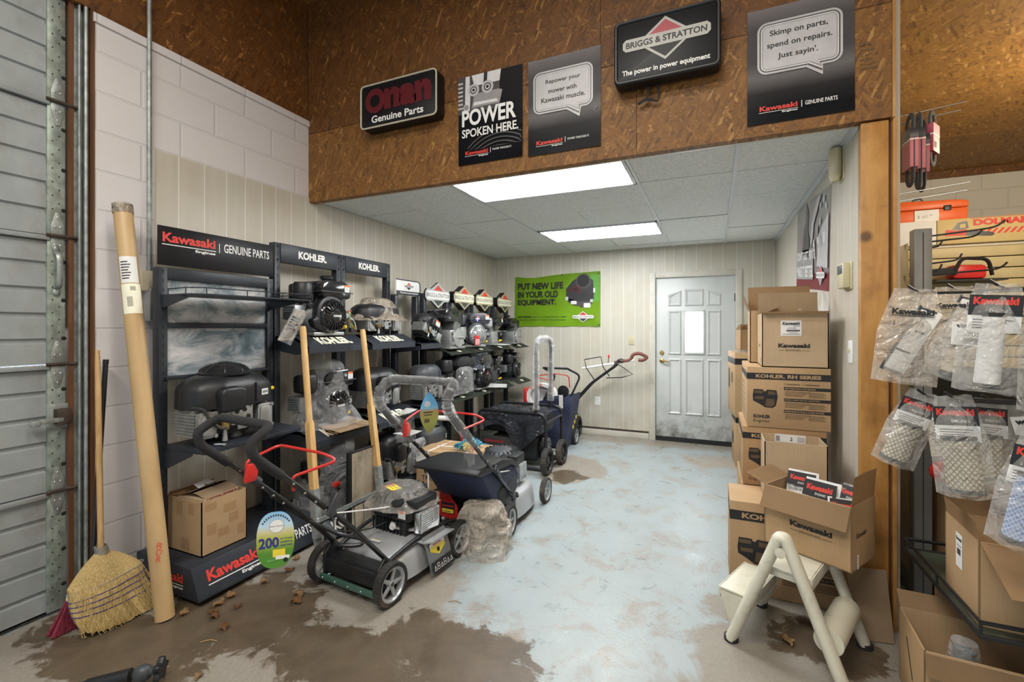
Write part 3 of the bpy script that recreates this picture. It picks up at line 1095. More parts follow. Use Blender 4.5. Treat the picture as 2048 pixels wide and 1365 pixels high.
print_gradient('poster_grey', [(0.09, (0.012, 0.013, 0.018)), (0.18, (0.05, 0.047, 0.05)), (0.26, (0.30, 0.28, 0.28)), (0.34, (0.15, 0.14, 0.145)), (0.50, (0.16, 0.145, 0.15)), (0.60, (0.36, 0.33, 0.34))])
print_gradient('poster_dark', [(0.0, (0.006, 0.007, 0.012)), (0.3, (0.02, 0.02, 0.024)), (0.6, (0.045, 0.042, 0.045))])
M('ink_mid', (0.30, 0.285, 0.295), 0.35)
M('ink_light', (0.50, 0.485, 0.50), 0.35)
M('ink_pale', (0.68, 0.67, 0.68), 0.35)
M('ink_dark', (0.035, 0.034, 0.037), 0.35)
M('ink_charcoal', (0.075, 0.072, 0.075), 0.35)
M('sign_black', (0.008, 0.008, 0.010), 0.42, 0, 0.2, spec=0.3)
M('sign_edge', (0.52, 0.50, 0.38), 0.35)
M('sign_maroon', (0.115, 0.012, 0.018), 0.4)
M('sign_red', (0.36, 0.02, 0.035), 0.4)
M('sign_grey', (0.40, 0.39, 0.36), 0.4)


def kaw(x, z, w, h, y, red='red_ink', white='white_ink', sub='Engines', line=True):
    """red heavy word, white rule, small word under the rule; h is the height of the red word"""
    it = [('Kawasaki', x, z, w, h, red, 0.032, y)]
    if line:
        it.append((None, x - 0.003, z - h * 0.30, w + 0.006, h * 0.085, white, 0, y))
    if sub:
        it.append((sub, x + w * 0.60, z - h * 0.78, w * 0.40, h * 0.38, white, 0.03, y))
    return it


def bs_logo(cx, cz, w, y, outline='cream_ink', bar='cream_ink', txt='black_ink', red='sign_red', low='sign_black', inner='sign_black'):
    h = w * 0.30
    a = w * 0.33
    L = [([(cx - a, cz), (cx, cz - h * 0.86), (cx + a, cz), (cx, cz + h * 0.86)], 0, 0, 0, 0, outline, 0, y),
         ([(cx - a * 0.86, cz), (cx + a * 0.86, cz), (cx, cz + h * 0.74)], 0, 0, 0, 0, red, 0, y - 0.0006),
         ([(cx - a * 0.86, cz), (cx, cz - h * 0.74), (cx + a * 0.86, cz)], 0, 0, 0, 0, low, 0, y - 0.0006)]
    b = w * 0.075
    oct_ = [(-w / 2, -b * .5), (-w / 2 + b * .5, -b), (w / 2 - b * .5, -b), (w / 2, -b * .5), (w / 2, b * .5), (w / 2 - b * .5, b), (-w / 2 + b * .5, b), (-w / 2, b * .5)]
    L.append(([(cx + p, cz + q) for p, q in oct_], 0, 0, 0, 0, bar, 0, y - 0.0012))
    L.append(('BRIGGS & STRATTON', cx - w * 0.46, cz - b * 0.5, w * 0.92, b * 1.0, txt, 0.02, y - 0.0018))
    return L


def sheet_poster(name, label, cat, loc, w, h, mat, rz=0.0, curl=0.006, seed=1):
    t = thing(name, label, cat, loc, rz)
    t.rotation_euler = (0, 0, rz)
    rr = random.Random(seed)
    cs = [rr.uniform(0.2, 1) * curl for _ in range(4)]

    def fn(u, v):
        e = cs[0] * (1 - u) ** 8 * (1 - v) ** 8 + cs[1] * u ** 8 * (1 - v) ** 8 + cs[2] * u ** 8 * v ** 8 + cs[3] * (1 - u) ** 8 * v ** 8
        return (u * w, -0.004 - e - 0.0012 * math.sin(u * 7 + v * 4), v * h)
    MB().sheet(fn, 20, 20, 0.0012).build('sheet', mat, t)
    return t


def bubble(x0, x1, z0, z1, tail, r, k=0.0):
    P = rrect(x0, x1, z0, z1, r, 5)
    i = len(P)  # bottom edge runs from the last point to the first
    tx0, tx1, tipx, tipz = tail
    return P + [(tx0, z0), (tipx, tipz), (tx1, z0)]


def bubble_items(x0, x1, z0, z1, tail, r, y):
    L = []
    for d, mt in ((0.0, 'ink_light'), (0.010, 'ink_charcoal'), (0.016, 'ink_pale'), (0.021, 'ink_mid'), (0.025, 'ink_light')):
        tl = (tail[0] + d * 0.7, tail[1] - d * 0.9, tail[2] - d * 0.15, tail[3] + d * 1.8)
        L.append((bubble(x0 + d, x1 - d, z0 + d, z1 - d, tl, max(0.008, r - d)), 0, 0, 0, 0, mt, 0, y))
        y -= 0.0004
    return L, y


YP = 2.639
t = sheet_poster('poster', 'grey poster reading Skimp on parts, spend on repairs, at the right end of header', 'poster', (0.158, YP, 2.425), 0.452, 0.58, 'poster_grey', seed=3)
L, y = bubble_items(0.045, 0.405, 0.245, 0.505, (0.255, 0.325, 0.325, 0.195), 0.045, -0.0085)
L += [('Skimp on parts,', 0.100, 0.424, 0.245, 0.036, 'black_ink', 0.018, y), ('spend on repairs.', 0.088, 0.365, 0.275, 0.036, 'black_ink', 0.018, y), ("Just sayin'.", 0.135, 0.306, 0.170, 0.036, 'black_ink', 0.018, y)]
L += kaw(0.055, 0.062, 0.165, 0.026, -0.0085) + [(None, 0.236, 0.055, 0.003, 0.033, 'white_ink', 0, -0.0085), ('GENUINE PARTS', 0.252, 0.062, 0.132, 0.020, 'white_ink', 0.01, -0.0085)]
letters(t, L)
t = sheet_poster('poster', 'grey poster reading Repower your mower, between dark poster and black lightbox', 'poster', (-1.045, YP, 2.450), 0.450, 0.58, 'poster_grey', seed=5)
L, y = bubble_items(0.035, 0.405, 0.245, 0.500, (0.245, 0.335, 0.325, 0.190), 0.045, -0.0085)
L += [('Repower your', 0.115, 0.412, 0.215, 0.032, 'black_ink', 0.018, y), ('mower with', 0.132, 0.360, 0.175, 0.027, 'black_ink', 0.018, y), ('Kawasaki muscle.', 0.088, 0.308, 0.270, 0.030, 'black_ink', 0.018, y)]
L += kaw(0.055, 0.058, 0.165, 0.026, -0.0085) + [(None, 0.236, 0.052, 0.003, 0.033, 'white_ink', 0, -0.0085), ('POWER THROUGH IT.', 0.252, 0.062, 0.132, 0.013, 'white_ink', 0.005, -0.0085)]
letters(t, L)
t = sheet_poster('poster', 'dark poster with engine picture reading POWER SPOKEN HERE', 'poster', (-1.538, YP, 2.462), 0.455, 0.572, 'poster_dark', seed=8)
y = -0.0085
L = [(None, 0.0, 0.33, 0.30, 0.242, 'ink_charcoal', 0, y)]
y -= 0.0004
for k in range(7):
    L.append((None, 0.0, 0.365 + k * 0.027, 0.035, 0.012, 'ink_light', 0, y))
L += [([(0.05, 0.345), (0.085, 0.345), (0.09, 0.42), (0.085, 0.572), (0.055, 0.572)], 0, 0, 0, 0, 'ink_pale', 0, y),
      ([(0.10, 0.36), (0.30, 0.36), (0.32, 0.44), (0.29, 0.45), (0.12, 0.45)], 0, 0, 0, 0, 'ink_mid', 0, y),
      ([(0.12, 0.50), (0.30, 0.50), (0.31, 0.572), (0.10, 0.572)], 0, 0, 0, 0, 'ink_pale', 0, y),
      ([(0.11, 0.375), (0.29, 0.372), (0.28, 0.39), (0.12, 0.395)], 0, 0, 0, 0, 'ink_pale', 0, y - 0.0004),
      ([(0.185, 0.50), (0.21, 0.50), (0.215, 0.572), (0.19, 0.572)], 0, 0, 0, 0, 'ink_dark', 0, y - 0.0004)]
for cx, cz, r in ((0.115, 0.475, 0.040), (0.215, 0.478, 0.042), (0.06, 0.37, 0.022)):
    for q, mt, dy in ((1, 'ink_light', 0.0008), (0.62, 'ink_charcoal', 0.0012), (0.42, 'ink_pale', 0.0016), (0.25, 'black_ink', 0.002)):
        L.append((arc(cx, cz, r * q, 0, 2 * PI, 20)[:-1], 0, 0, 0, 0, mt, 0, y - dy))
for k in range(6):
    pa = arc(0.30, -0.13, 0.20 + 0.026 * k, 0.45, 2.35, 12)
    pb = arc(0.30, -0.13, 0.192 + 0.026 * k, 0.45, 2.35, 12)
    pts = [p for p in pa + pb[::-1] if True]
    pts = [(min(0.45, max(0.003, p[0])), min(0.30, max(0.09, p[1]))) for p in pts]
    L.append((pts, 0, 0, 0, 0, 'ink_charcoal', 0, y))
yy = y - 0.003
L += [('POWER', 0.030, 0.245, 0.385, 0.108, 'white_ink', 0.03, yy), ('SPOKEN HERE.', 0.030, 0.172, 0.400, 0.056, 'white_ink', 0.02, yy)]
L += kaw(0.055, 0.058, 0.165, 0.026, yy) + [(None, 0.236, 0.052, 0.003, 0.033, 'white_ink', 0, yy), ('POWER THROUGH IT.', 0.252, 0.064, 0.132, 0.013, 'white_ink', 0.005, yy)]
letters(t, L)

# light boxes
t = thing('sign_lightbox', 'black light box sign with dull red word and pale rounded rim', 'sign', (-2.275, 2.636, 2.785), 0)
MB().prism(rrect(0, 0.63, 0, 0.305, 0.03), -0.095, -0.004, 'Y', 0, 0.004).build('case', 'sign_black', t)
mb = MB()
mb.tube([(p[0], -0.098, p[1]) for p in rrect(0.004, 0.626, 0.004, 0.301, 0.028, 5)], 0.006, 8, closed=True)
mb.build('rim', 'sign_edge', t)
L = []
y = -0.0965
for cx, cw in ((0.125, 0.085),):
    L.append((arc(cx, 0.185, 0.085, 0, 2 * PI, 28)[:-1], 0, 0, 0, 0, 'sign_maroon', 0, y))
    L.append((arc(cx, 0.185, 0.042, 0, 2 * PI, 28)[:-1], 0, 0, 0, 0, 'sign_black', 0, y - 0.0006))
L += [('nan', 0.205, 0.108, 0.385, 0.145, 'sign_maroon', 0.06, y - 0.0003)]
L += [('Genuine Parts', 0.095, 0.034, 0.43, 0.050, 'white_ink', 0.022, y)]
letters(t, L)
t = thing('sign_lightbox', 'large black light box sign with red diamond, reading The power in power equipment', 'sign', (-0.500, 2.636, 2.718), 0)
MB().prism(rrect(0, 0.535, 0, 0.347, 0.028), -0.10, -0.02, 'Y', 0, 0.012, seg=3).build('case', 'sign_black', t)
mb = MB()
mb.tube([(p[0], -0.099, p[1]) for p in rrect(0.012, 0.523, 0.012, 0.335, 0.022, 5)], 0.010, 8, closed=True)
mb.build('rim', 'black_plastic', t)
L = bs_logo(0.268, 0.205, 0.44, -0.1015, 'sign_grey', 'sign_grey', 'black_ink', 'sign_red', 'sign_black') + [('The power in power equipment', 0.045, 0.038, 0.44, 0.036, 'white_ink', 0.025, -0.1015)]
letters(t, L)
mb = MB()
mb.tube(smooth([(0.17, -0.03, 0.02), (0.17, -0.03, -0.05), (0.12, -0.03, -0.085), (0.17, -0.035, -0.07), (0.22, -0.03, -0.085), (0.23, -0.03, -0.05), (0.22, -0.03, 0.0)], 5), 0.006, 6)
mb.build('power_cord', 'rubber', t)

# mill stamps printed on the sheathing
tp = thing('board_stamp', 'faded black mill stamp printed on the board right of the grey poster', 'stamp', (0.628, 2.6395, 2.62))
L = [('APA', 0.010, 0.10, 0.03, 0.02, 'brown_ink', 0.02, -0.001)]
for k in range(6):
    L.append((['PRP 108', 'EXPOSURE', '24/16', 'RATED', '7/16 CAT', 'SHEATHING'][k], 0.003, 0.125 - 0.022 * k - 0.03, 0.045 + 0.012 * (k % 3), 0.012, 'brown_ink', 0.0, -0.001))
letters(tp, L, 'print')
tp = thing('board_stamp', 'faded black mill stamp printed on the board below the black light box', 'stamp', (-0.20, 2.6395, 2.60))
L = []
for k in range(6):
    L.append((['RATED', 'SHEATHING', '24/16', 'EXPOSURE', 'PRP 108', '0.418'][k], 0.06 + 0.034 * (k // 2), 0.07 - 0.03 * (k % 2), 0.028, 0.016, 'brown_ink', 0.0, -0.001))
letters(tp, L, 'print')

# green banner on the back wall
M('banner_green', (0.30, 0.56, 0.02), 0.4, 0, 0.16, 2.2)
M('banner_green_dark', (0.09, 0.33, 0.02), 0.4, 0, 0.15, 2.2)
t = thing('banner', 'bright green vinyl banner reading PUT NEW LIFE IN YOUR OLD EQUIPMENT', 'banner', (-2.548, YB, 1.413), 0)


def ban(u, v):
    sagz = -0.030 * math.exp(-((u - 0.22) / 0.2) ** 2) * v - 0.010 * math.sin(u * PI) * v + 0.02 * u * v
    rip = 0.004 * math.sin(u * 34 + v * 2) * (1 - v) ** 2 + 0.003 * math.sin((u - v) * 15)
    return (u * 1.205, -0.012 - rip, v * 0.700 + sagz)


MB().sheet(ban, 70, 14, 0.0015).build('sheet', 'banner_green', t)
y = -0.022
L = [('PUT NEW LIFE', 0.045, 0.505, 0.66, 0.090, 'black_ink', 0.035, y), ('IN YOUR OLD', 0.045, 0.392, 0.585, 0.090, 'black_ink', 0.035, y), ('EQUIPMENT.', 0.045, 0.279, 0.560, 0.090, 'black_ink', 0.035, y),
     ('REPOWERING', 0.045, 0.118, 0.20, 0.022, 'black_ink', 0.03, y), ('with a new Briggs & Stratton engine', 0.255, 0.114, 0.50, 0.026, 'black_ink', 0.0, y), ('is affordable, reliable and better for the environment.', 0.045, 0.076, 0.70, 0.024, 'black_ink', 0.0, y)]
L += [([(1.02, 0.30), (1.19, 0.33), (1.19, 0.66), (1.08, 0.69)], 0, 0, 0, 0, 'banner_green_dark', 0, y + 0.003)]
eng = [(0.745, 0.50), (0.83, 0.60), (0.93, 0.66), (1.04, 0.655), (1.11, 0.60), (1.12, 0.45), (1.12, 0.36), (1.07, 0.27), (1.00, 0.24), (0.90, 0.28), (0.78, 0.32), (0.745, 0.38)]
L += [(eng, 0, 0, 0, 0, 'ink_dark', 0, y), ([(0.745, 0.38), (0.78, 0.345), (0.92, 0.33), (1.07, 0.33), (1.12, 0.38), (1.10, 0.30), (1.05, 0.25), (0.96, 0.255), (0.85, 0.285)], 0, 0, 0, 0, 'ink_charcoal', 0, y - 0.0006)]
L += [(arc(0.98, 0.592, 0.10, 0, 2 * PI, 24)[:-1], 0, 0, 0, 0, 'ink_charcoal', 0, y - 0.0006), (arc(0.98, 0.60, 0.082, 0, 2 * PI, 24)[:-1], 0, 0, 0, 0, 'black_ink', 0, y - 0.0012),
      ([(0.775, 0.485), (0.865, 0.535), (0.93, 0.515), (0.945, 0.435)], 0, 0, 0, 0, 'sign_maroon', 0, y - 0.0012), ([(0.82, 0.487), (0.865, 0.513), (0.91, 0.50), (0.92, 0.455)], 0, 0, 0, 0, 'black_ink', 0, y - 0.0018)]
for cx, cz, w, h, mt in ((0.85, 0.315, 0.08, 0.045, 'ink_pale'), (1.03, 0.275, 0.09, 0.06, 'ink_pale'), (0.755, 0.37, 0.04, 0.05, 'ink_light'), (1.09, 0.335, 0.04, 0.04, 'ink_light'), (0.95, 0.275, 0.03, 0.06, 'brown_ink'), (1.125, 0.47, 0.025, 0.06, 'ink_pale')):
    L.append((rrect(cx - w / 2, cx + w / 2, cz - h / 2, cz + h / 2, 0.01, 2), 0, 0, 0, 0, mt, 0, y - 0.0018))
L += bs_logo(0.975, 0.125, 0.285, y, 'ink_pale', 'white_ink', 'black_ink', 'red_ink', 'ink_dark')
letters(t, L)
for gx, gz in ((0.018, 0.016), (1.185, 0.016), (0.69, 0.69), (1.185, 0.69)):
    MB().lathe([(0.005, 0), (0.011, 0), (0.011, 0.004), (0.005, 0.004)], T(gx, -0.018, gz, PI / 2), 12, closed=True).build('grommet', 'black_ink', t)

# poster on the right wall, hung a little crooked
t = thing('poster', 'large pale poster reading DON\'T JUST FIX IT on the right wall', 'poster', (XR, 4.518, 1.737), -PI / 2, None, 0.0, 0.0)
t.rotation_euler = (0, 0.10, -PI / 2)
print_gradient('poster_pale', [(0.0, (0.40, 0.05, 0.07)), (0.13, (0.40, 0.05, 0.07)), (0.15, (0.52, 0.47, 0.50)), (0.4, (0.62, 0.57, 0.56)), (0.7, (0.74, 0.74, 0.70))], 0.3)
PW, PH = 1.18, 0.64
MB().sheet(lambda u, v: (u * PW, -0.004 - 0.003 * math.sin(u * 6), v * PH), 20, 10, 0.0012).build('sheet', 'poster_pale', t)
y = -0.0095
L = [([(0.28, 0.26), (0.55, 0.22), (0.56, 0.36), (0.50, 0.42), (0.52, 0.56), (0.43, 0.64), (0.42, 0.50), (0.35, 0.46)], 0, 0, 0, 0, 'ink_charcoal', 0, y),
     ([(0.02, 0.07), (0.72, 0.07), (0.72, 0.29), (0.02, 0.29)], 0, 0, 0, 0, 'ink_mid', 0, y),
     ([(0.60, 0.30), (0.68, 0.33), (0.72, 0.45), (0.95, 0.62), (0.85, 0.62), (0.66, 0.50)], 0, 0, 0, 0, 'ink_light', 0, y),
     ([(0.85, 0.16), (1.17, 0.14), (1.17, 0.48), (1.0, 0.42), (0.88, 0.36)], 0, 0, 0, 0, 'ink_light', 0, y),
     ("DON'T JUST FIX IT,", 0.06, 0.195, 0.74, 0.085, 'white_ink', 0.03, y - 0.001), ('MAKE IT BETTER.', 0.06, 0.085, 0.68, 0.085, 'white_ink', 0.03, y - 0.001)]
for k in range(16):
    cx, cz = R.uniform(0.7, 1.1), R.uniform(0.2, 0.6)
    L.append((arc(cx, cz, R.uniform(0.012, 0.04), 0, 2 * PI, 9)[:-1], 0, 0, 0, 0, R.choice(['ink_mid', 'ink_pale', 'ink_light']), 0, y - 0.0006 - 0.00003 * k))
L += bs_logo(0.98, 0.10, 0.26, y - 0.002, 'ink_pale', 'white_ink', 'ink_mid', 'red_ink', 'ink_mid')
letters(t, L)
# ================================================================ DISPLAY RACKS ALONG THE LEFT WALL
# every rack is built facing its own -Y and turned to face the room (+X)
RZ = PI / 2


def rack_frame(t, w, zt, xf, depth=0.055, pw=0.045, z0=0.02):
    """two posts; local x 0..w, front face at local y=0"""
    for i, x in enumerate((0, w - pw)):
        mb = MB().box(x, x + pw, 0, depth, z0, zt, 0, 0.003)
        n = int((zt - z0) / 0.05)
        for k in range(n):
            mb.cbox((x + pw / 2, -0.0006, z0 + 0.03 + k * 0.05), (0.004, 0.001, 0.022), 1)
        mb.build('post', ['rack_steel', 'shadow_gap'], t)


def lip_shelf(t, x0, x1, yb, yf, z, lip, drop, mat='rack_steel', txt=None, txt_mat='cream_ink', name='shelf'):
    """shelf from yb (back) to yf (front, negative), front band slopes down by drop over lip, then a vertical edge"""
    pts = [(yb, z), (yf + lip, z), (yf, z - drop), (yf, z - drop - 0.045), (yf + 0.004, z - drop - 0.045), (yf + 0.006, z - drop - 0.012), (yf + lip, z - 0.022), (yb, z - 0.022)]
    mb = MB()
    mb.prism(pts, x0, x1, 'X', 0)
    for x in (x0, x1 - 0.004):
        mb.prism([(yb, z - 0.001), (yf + lip, z - 0.001), (yf, z - drop), (yf, z - drop - 0.045), (yf + lip * 0.9, z - drop - 0.055), (yb, z - 0.09)], x, x + 0.004, 'X', 0)
    o = mb.build(name, mat, t)
    if txt:
        ang = math.atan2(drop, lip)
        ln = math.hypot(lip, drop)
        M4 = T(0, yf + lip, z, -PI / 2 + ang)  # local x right, z -> down the slope (mirrored below)
        w = min(0.30, (x1 - x0) * 0.56)
        cx = (x0 + x1) / 2
        Mx = Matrix(((1, 0, 0, 0), (0, math.sin(ang), math.cos(ang), yf), (0, -math.cos(ang), math.sin(ang), z - drop), (0, 0, 0, 1)))
        letters(t, [(txt, cx - w / 2, ln * 0.15, w, ln * 0.7, txt_mat, 0.05, -0.0015, Mx)])
    return o


def base_box(t, w, yb, yt, yf, z0, zt, mat='rack_steel'):
    """plinth with a raked front: top front edge at yt, bottom front edge at yf"""
    mb = MB()
    mb.prism([(yb, z0), (yf, z0), (yf + 0.004, z0 + 0.012), (yt, zt), (yb, zt)], 0, w, 'X', 0, 0.002)
    return mb.build('base', mat, t)


# ---- red-and-black branded rack nearest the door
XK = -2.70
t = thing('display_rack', 'black steel display rack with red lettered header sign nearest the broom', 'display rack', (XK, 1.485, 0), RZ)
KW = 0.695
rack_frame(t, KW, 1.722, 0)
mb = MB()
mb.box(0.045, KW - 0.045, -0.002, 0.05, 1.66, 1.722, 0, 0.002)
mb.box(0.045, KW - 0.045, 0.0, 0.03, 1.395, 1.425, 0, 0.002)
mb.box(0.03, KW - 0.03, -0.012, 0.03, 1.115, 1.135, 0, 0.002)
mb.build('crossbar', 'rack_steel', t)
MB().box(-0.005, KW - 0.005, -0.006, 0.006, 1.735, 1.945, 0, 0.002).build('header_sign', 'sign_black', t)
L = kaw(0.015, 1.860, 0.285, 0.052, -0.0075) + [(None, 0.322, 1.842, 0.004, 0.055, 'white_ink', 0, -0.0075), ('GENUINE PARTS', 0.352, 1.848, 0.305, 0.052, 'white_ink', 0.012, -0.0075)]
letters(t, L)
m, nt, b = nodes_of('storm_print')
co = objco(nt)
f = noise_n(nt, mapping(nt, co, (3.0, 1, 7)), 1.0, 8, 0.68, 0.8)
nt.links.new(ramp(nt, [(0.30, (0.03, 0.055, 0.07)), (0.44, (0.16, 0.21, 0.23)), (0.54, (0.42, 0.43, 0.44)), (0.68, (0.62, 0.60, 0.60))], f).outputs[0], b.inputs['Base Color'])
b.inputs['Roughness'].default_value = 0.3
MB().box(0.045, KW - 0.045, 0.018, 0.022, 1.135, 1.395).box(0.045, KW - 0.045, 0.018, 0.022, 1.425, 1.66).build('back_panel', 'storm_print', t)
mb = MB()
zt = 1.575
mb.prism([(0.03, -0.02), (KW - 0.01, -0.02), (KW - 0.005, -0.36), (0.06, -0.30), (0.0, -0.22)], zt - 0.008, zt, 'Z', 0)
mb.prism([(0.0, zt), (-0.25, zt), (-0.25, zt - 0.015), (-0.02, zt - 0.07), (0.0, zt - 0.07)], 0.012, 0.018, 'X', 0)
mb.prism([(0.0, zt), (-0.30, zt), (-0.30, zt - 0.012), (-0.02, zt - 0.06), (0.0, zt - 0.06)], KW - 0.03, KW - 0.024, 'X', 0)
tray = mb.build('tray_shelf', 'rack_steel', t)
mb = MB()
rail = [(0.03, -0.03, zt + 0.03), (0.005, -0.22, zt + 0.03), (0.06, -0.30, zt + 0.03), (KW - 0.005, -0.36, zt + 0.03), (KW - 0.01, -0.03, zt + 0.03)]
mb.tube(rail, 0.003, 6)
for p in rail + [((0.06 * 2 + KW) / 3, -0.32, zt + 0.03), ((0.06 + 2 * KW) / 3, -0.34, zt + 0.03)]:
    mb.tube([(p[0], p[1], zt - 0.006), p], 0.003, 6)
mb.build('wire_rail', 'rack_steel', tray)
mb = MB()
mb.prism([(0.02, 0.0), (KW - 0.0, 0.0), (KW - 0.05, -0.305), (0.035, -0.325), (0.02, -0.10)], 0.745, 0.77, 'Z', 0, 0.002)
for x in (0.022, KW - 0.03):
    mb.prism([(0.0, 0.746), (-0.24, 0.746), (-0.24, 0.735), (-0.02, 0.64), (0.0, 0.64)], x, x + 0.005, 'X', 0)
mb.build('shelf', 'rack_steel', t)
o = base_box(t, 0.775, 0.16, -0.30, -0.365, 0.03, 0.185)
o.location = (-0.02, 0, 0)
sl = math.atan2(0.065, 0.145)
Mf = Matrix.Translation((0, -0.366, 0.036)) @ rotm(-sl)
L = [(s, a, bq, c, d, e, f_, -0.001, Mf) for s, a, bq, c, d, e, f_, _ in kaw(0.045, 0.068, 0.29, 0.058, 0)]
L += [(None, 0.355, 0.05, 0.004, 0.075, 'white_ink', 0, -0.001, Mf), ('GENUINE PARTS', 0.385, 0.06, 0.32, 0.055, 'white_ink', 0.012, -0.001, Mf)]
Me = T(-0.0215, 0, 0) @ rotm(0, 0, -PI / 2)
L += [(s, a, bq, c, d, e, f_, 0.0, Me) for s, a, bq, c, d, e, f_, _ in kaw(-0.02, 0.10, 0.26, 0.045, 0)]
letters(t, L)
for x in (0.03, 0.70):
    for y in (-0.28, 0.10):
        MB().cyl((x, y, 0.0), (x, y, 0.035), 0.022, seg=12).build('foot', 'rubber', t)

# ---- two racks with the white block-letter header
XO = -2.70
for k, (y0, lab) in enumerate(((2.19, 'black display rack with white block-letter header, beside the red lettered rack'), (2.795, 'black display rack with white block-letter header, beside the white headed rack'))):
    t = thing('display_rack', lab, 'display rack', (XO, y0, 0), RZ, 'twin racks with white lettered headers')
    w = 0.60
    rack_frame(t, w, 1.975, 0)
    mb = MB().box(0.045, w - 0.045, -0.004, 0.05, 1.845, 1.975, 0, 0.003)
    for x in (0.022, w - 0.022):
        for z in (1.86, 1.95):
            mb.ball((x, -0.002, z), 0.006, 1, u=8, v=6)
    mb.build('header_sign', ['rack_steel', 'shadow_gap'], t)
    letters(t, [('KOHLER.', 0.19, 1.885, 0.26, 0.055, 'white_ink', 0.045, -0.0055)])
    lip_shelf(t, 0.008, w - 0.03, 0.03, -0.30, 1.340, 0.13, 0.066, txt='KOHLER.')
    lip_shelf(t, 0.008, w - 0.04, 0.03, -0.36, 0.715, 0.13, 0.055, txt='KOHLER.')
    o = base_box(t, w - 0.085, 0.14, -0.34, -0.44, 0.02, 0.135)
    o.location = (0.06, 0, 0)
    sl = math.atan2(0.10, 0.105)
    Mf = Matrix.Translation((0, -0.441, 0.03)) @ rotm(-sl)
    letters(t, [('KOHLER.', 0.12, 0.03, 0.34, 0.075, 'white_ink', 0.045, -0.0015, Mf)])

# ---- rack with a white header
XB = -2.60
t = thing('display_rack', 'black display rack with rounded white header carrying a small diamond emblem', 'display rack', (-2.65, 3.405, 0), RZ)
w = 0.365
rack_frame(t, w, 1.70, 0)
o = MB().prism([(0.0, 1.70), (0.365, 1.70), (0.365, 1.80)] + arc(0.325, 1.80, 0.04, 0, PI / 2, 4) + [(0.0, 1.84)], -0.012, 0.012, 'Y', 0, 0.003).build('header_sign', 'paper', t)
MB().box(0.0, 0.365, -0.014, -0.0125, 1.70, 1.738).build('header_band', 'rack_steel', t)
mb = MB()
pts = [(0.365, 1.70), (0.365, 1.80)] + arc(0.325, 1.80, 0.04, 0, PI / 2, 4) + [(0.0, 1.84)]
mb.tube([(p[0], -0.013, p[1]) for p in pts], 0.005, 6)
mb.build('header_rim', 'rack_steel', t)
L = bs_logo(0.185, 1.785, 0.14, -0.0145, 'ink_dark', 'ink_light', 'black_ink', 'red_ink', 'ink_dark') + [('The power in power equipment', 0.05, 1.712, 0.28, 0.016, 'white_ink', 0.03, -0.0155)]
letters(t, L)
lip_shelf(t, 0.0, w, 0.03, -0.28, 1.255, 0.03, 0.006)
lip_shelf(t, 0.0, w, 0.03, -0.34, 0.70, 0.06, 0.02)
lip_shelf(t, 0.0, w, 0.03, -0.36, 0.15, 0.06, 0.05, name='base_shelf')

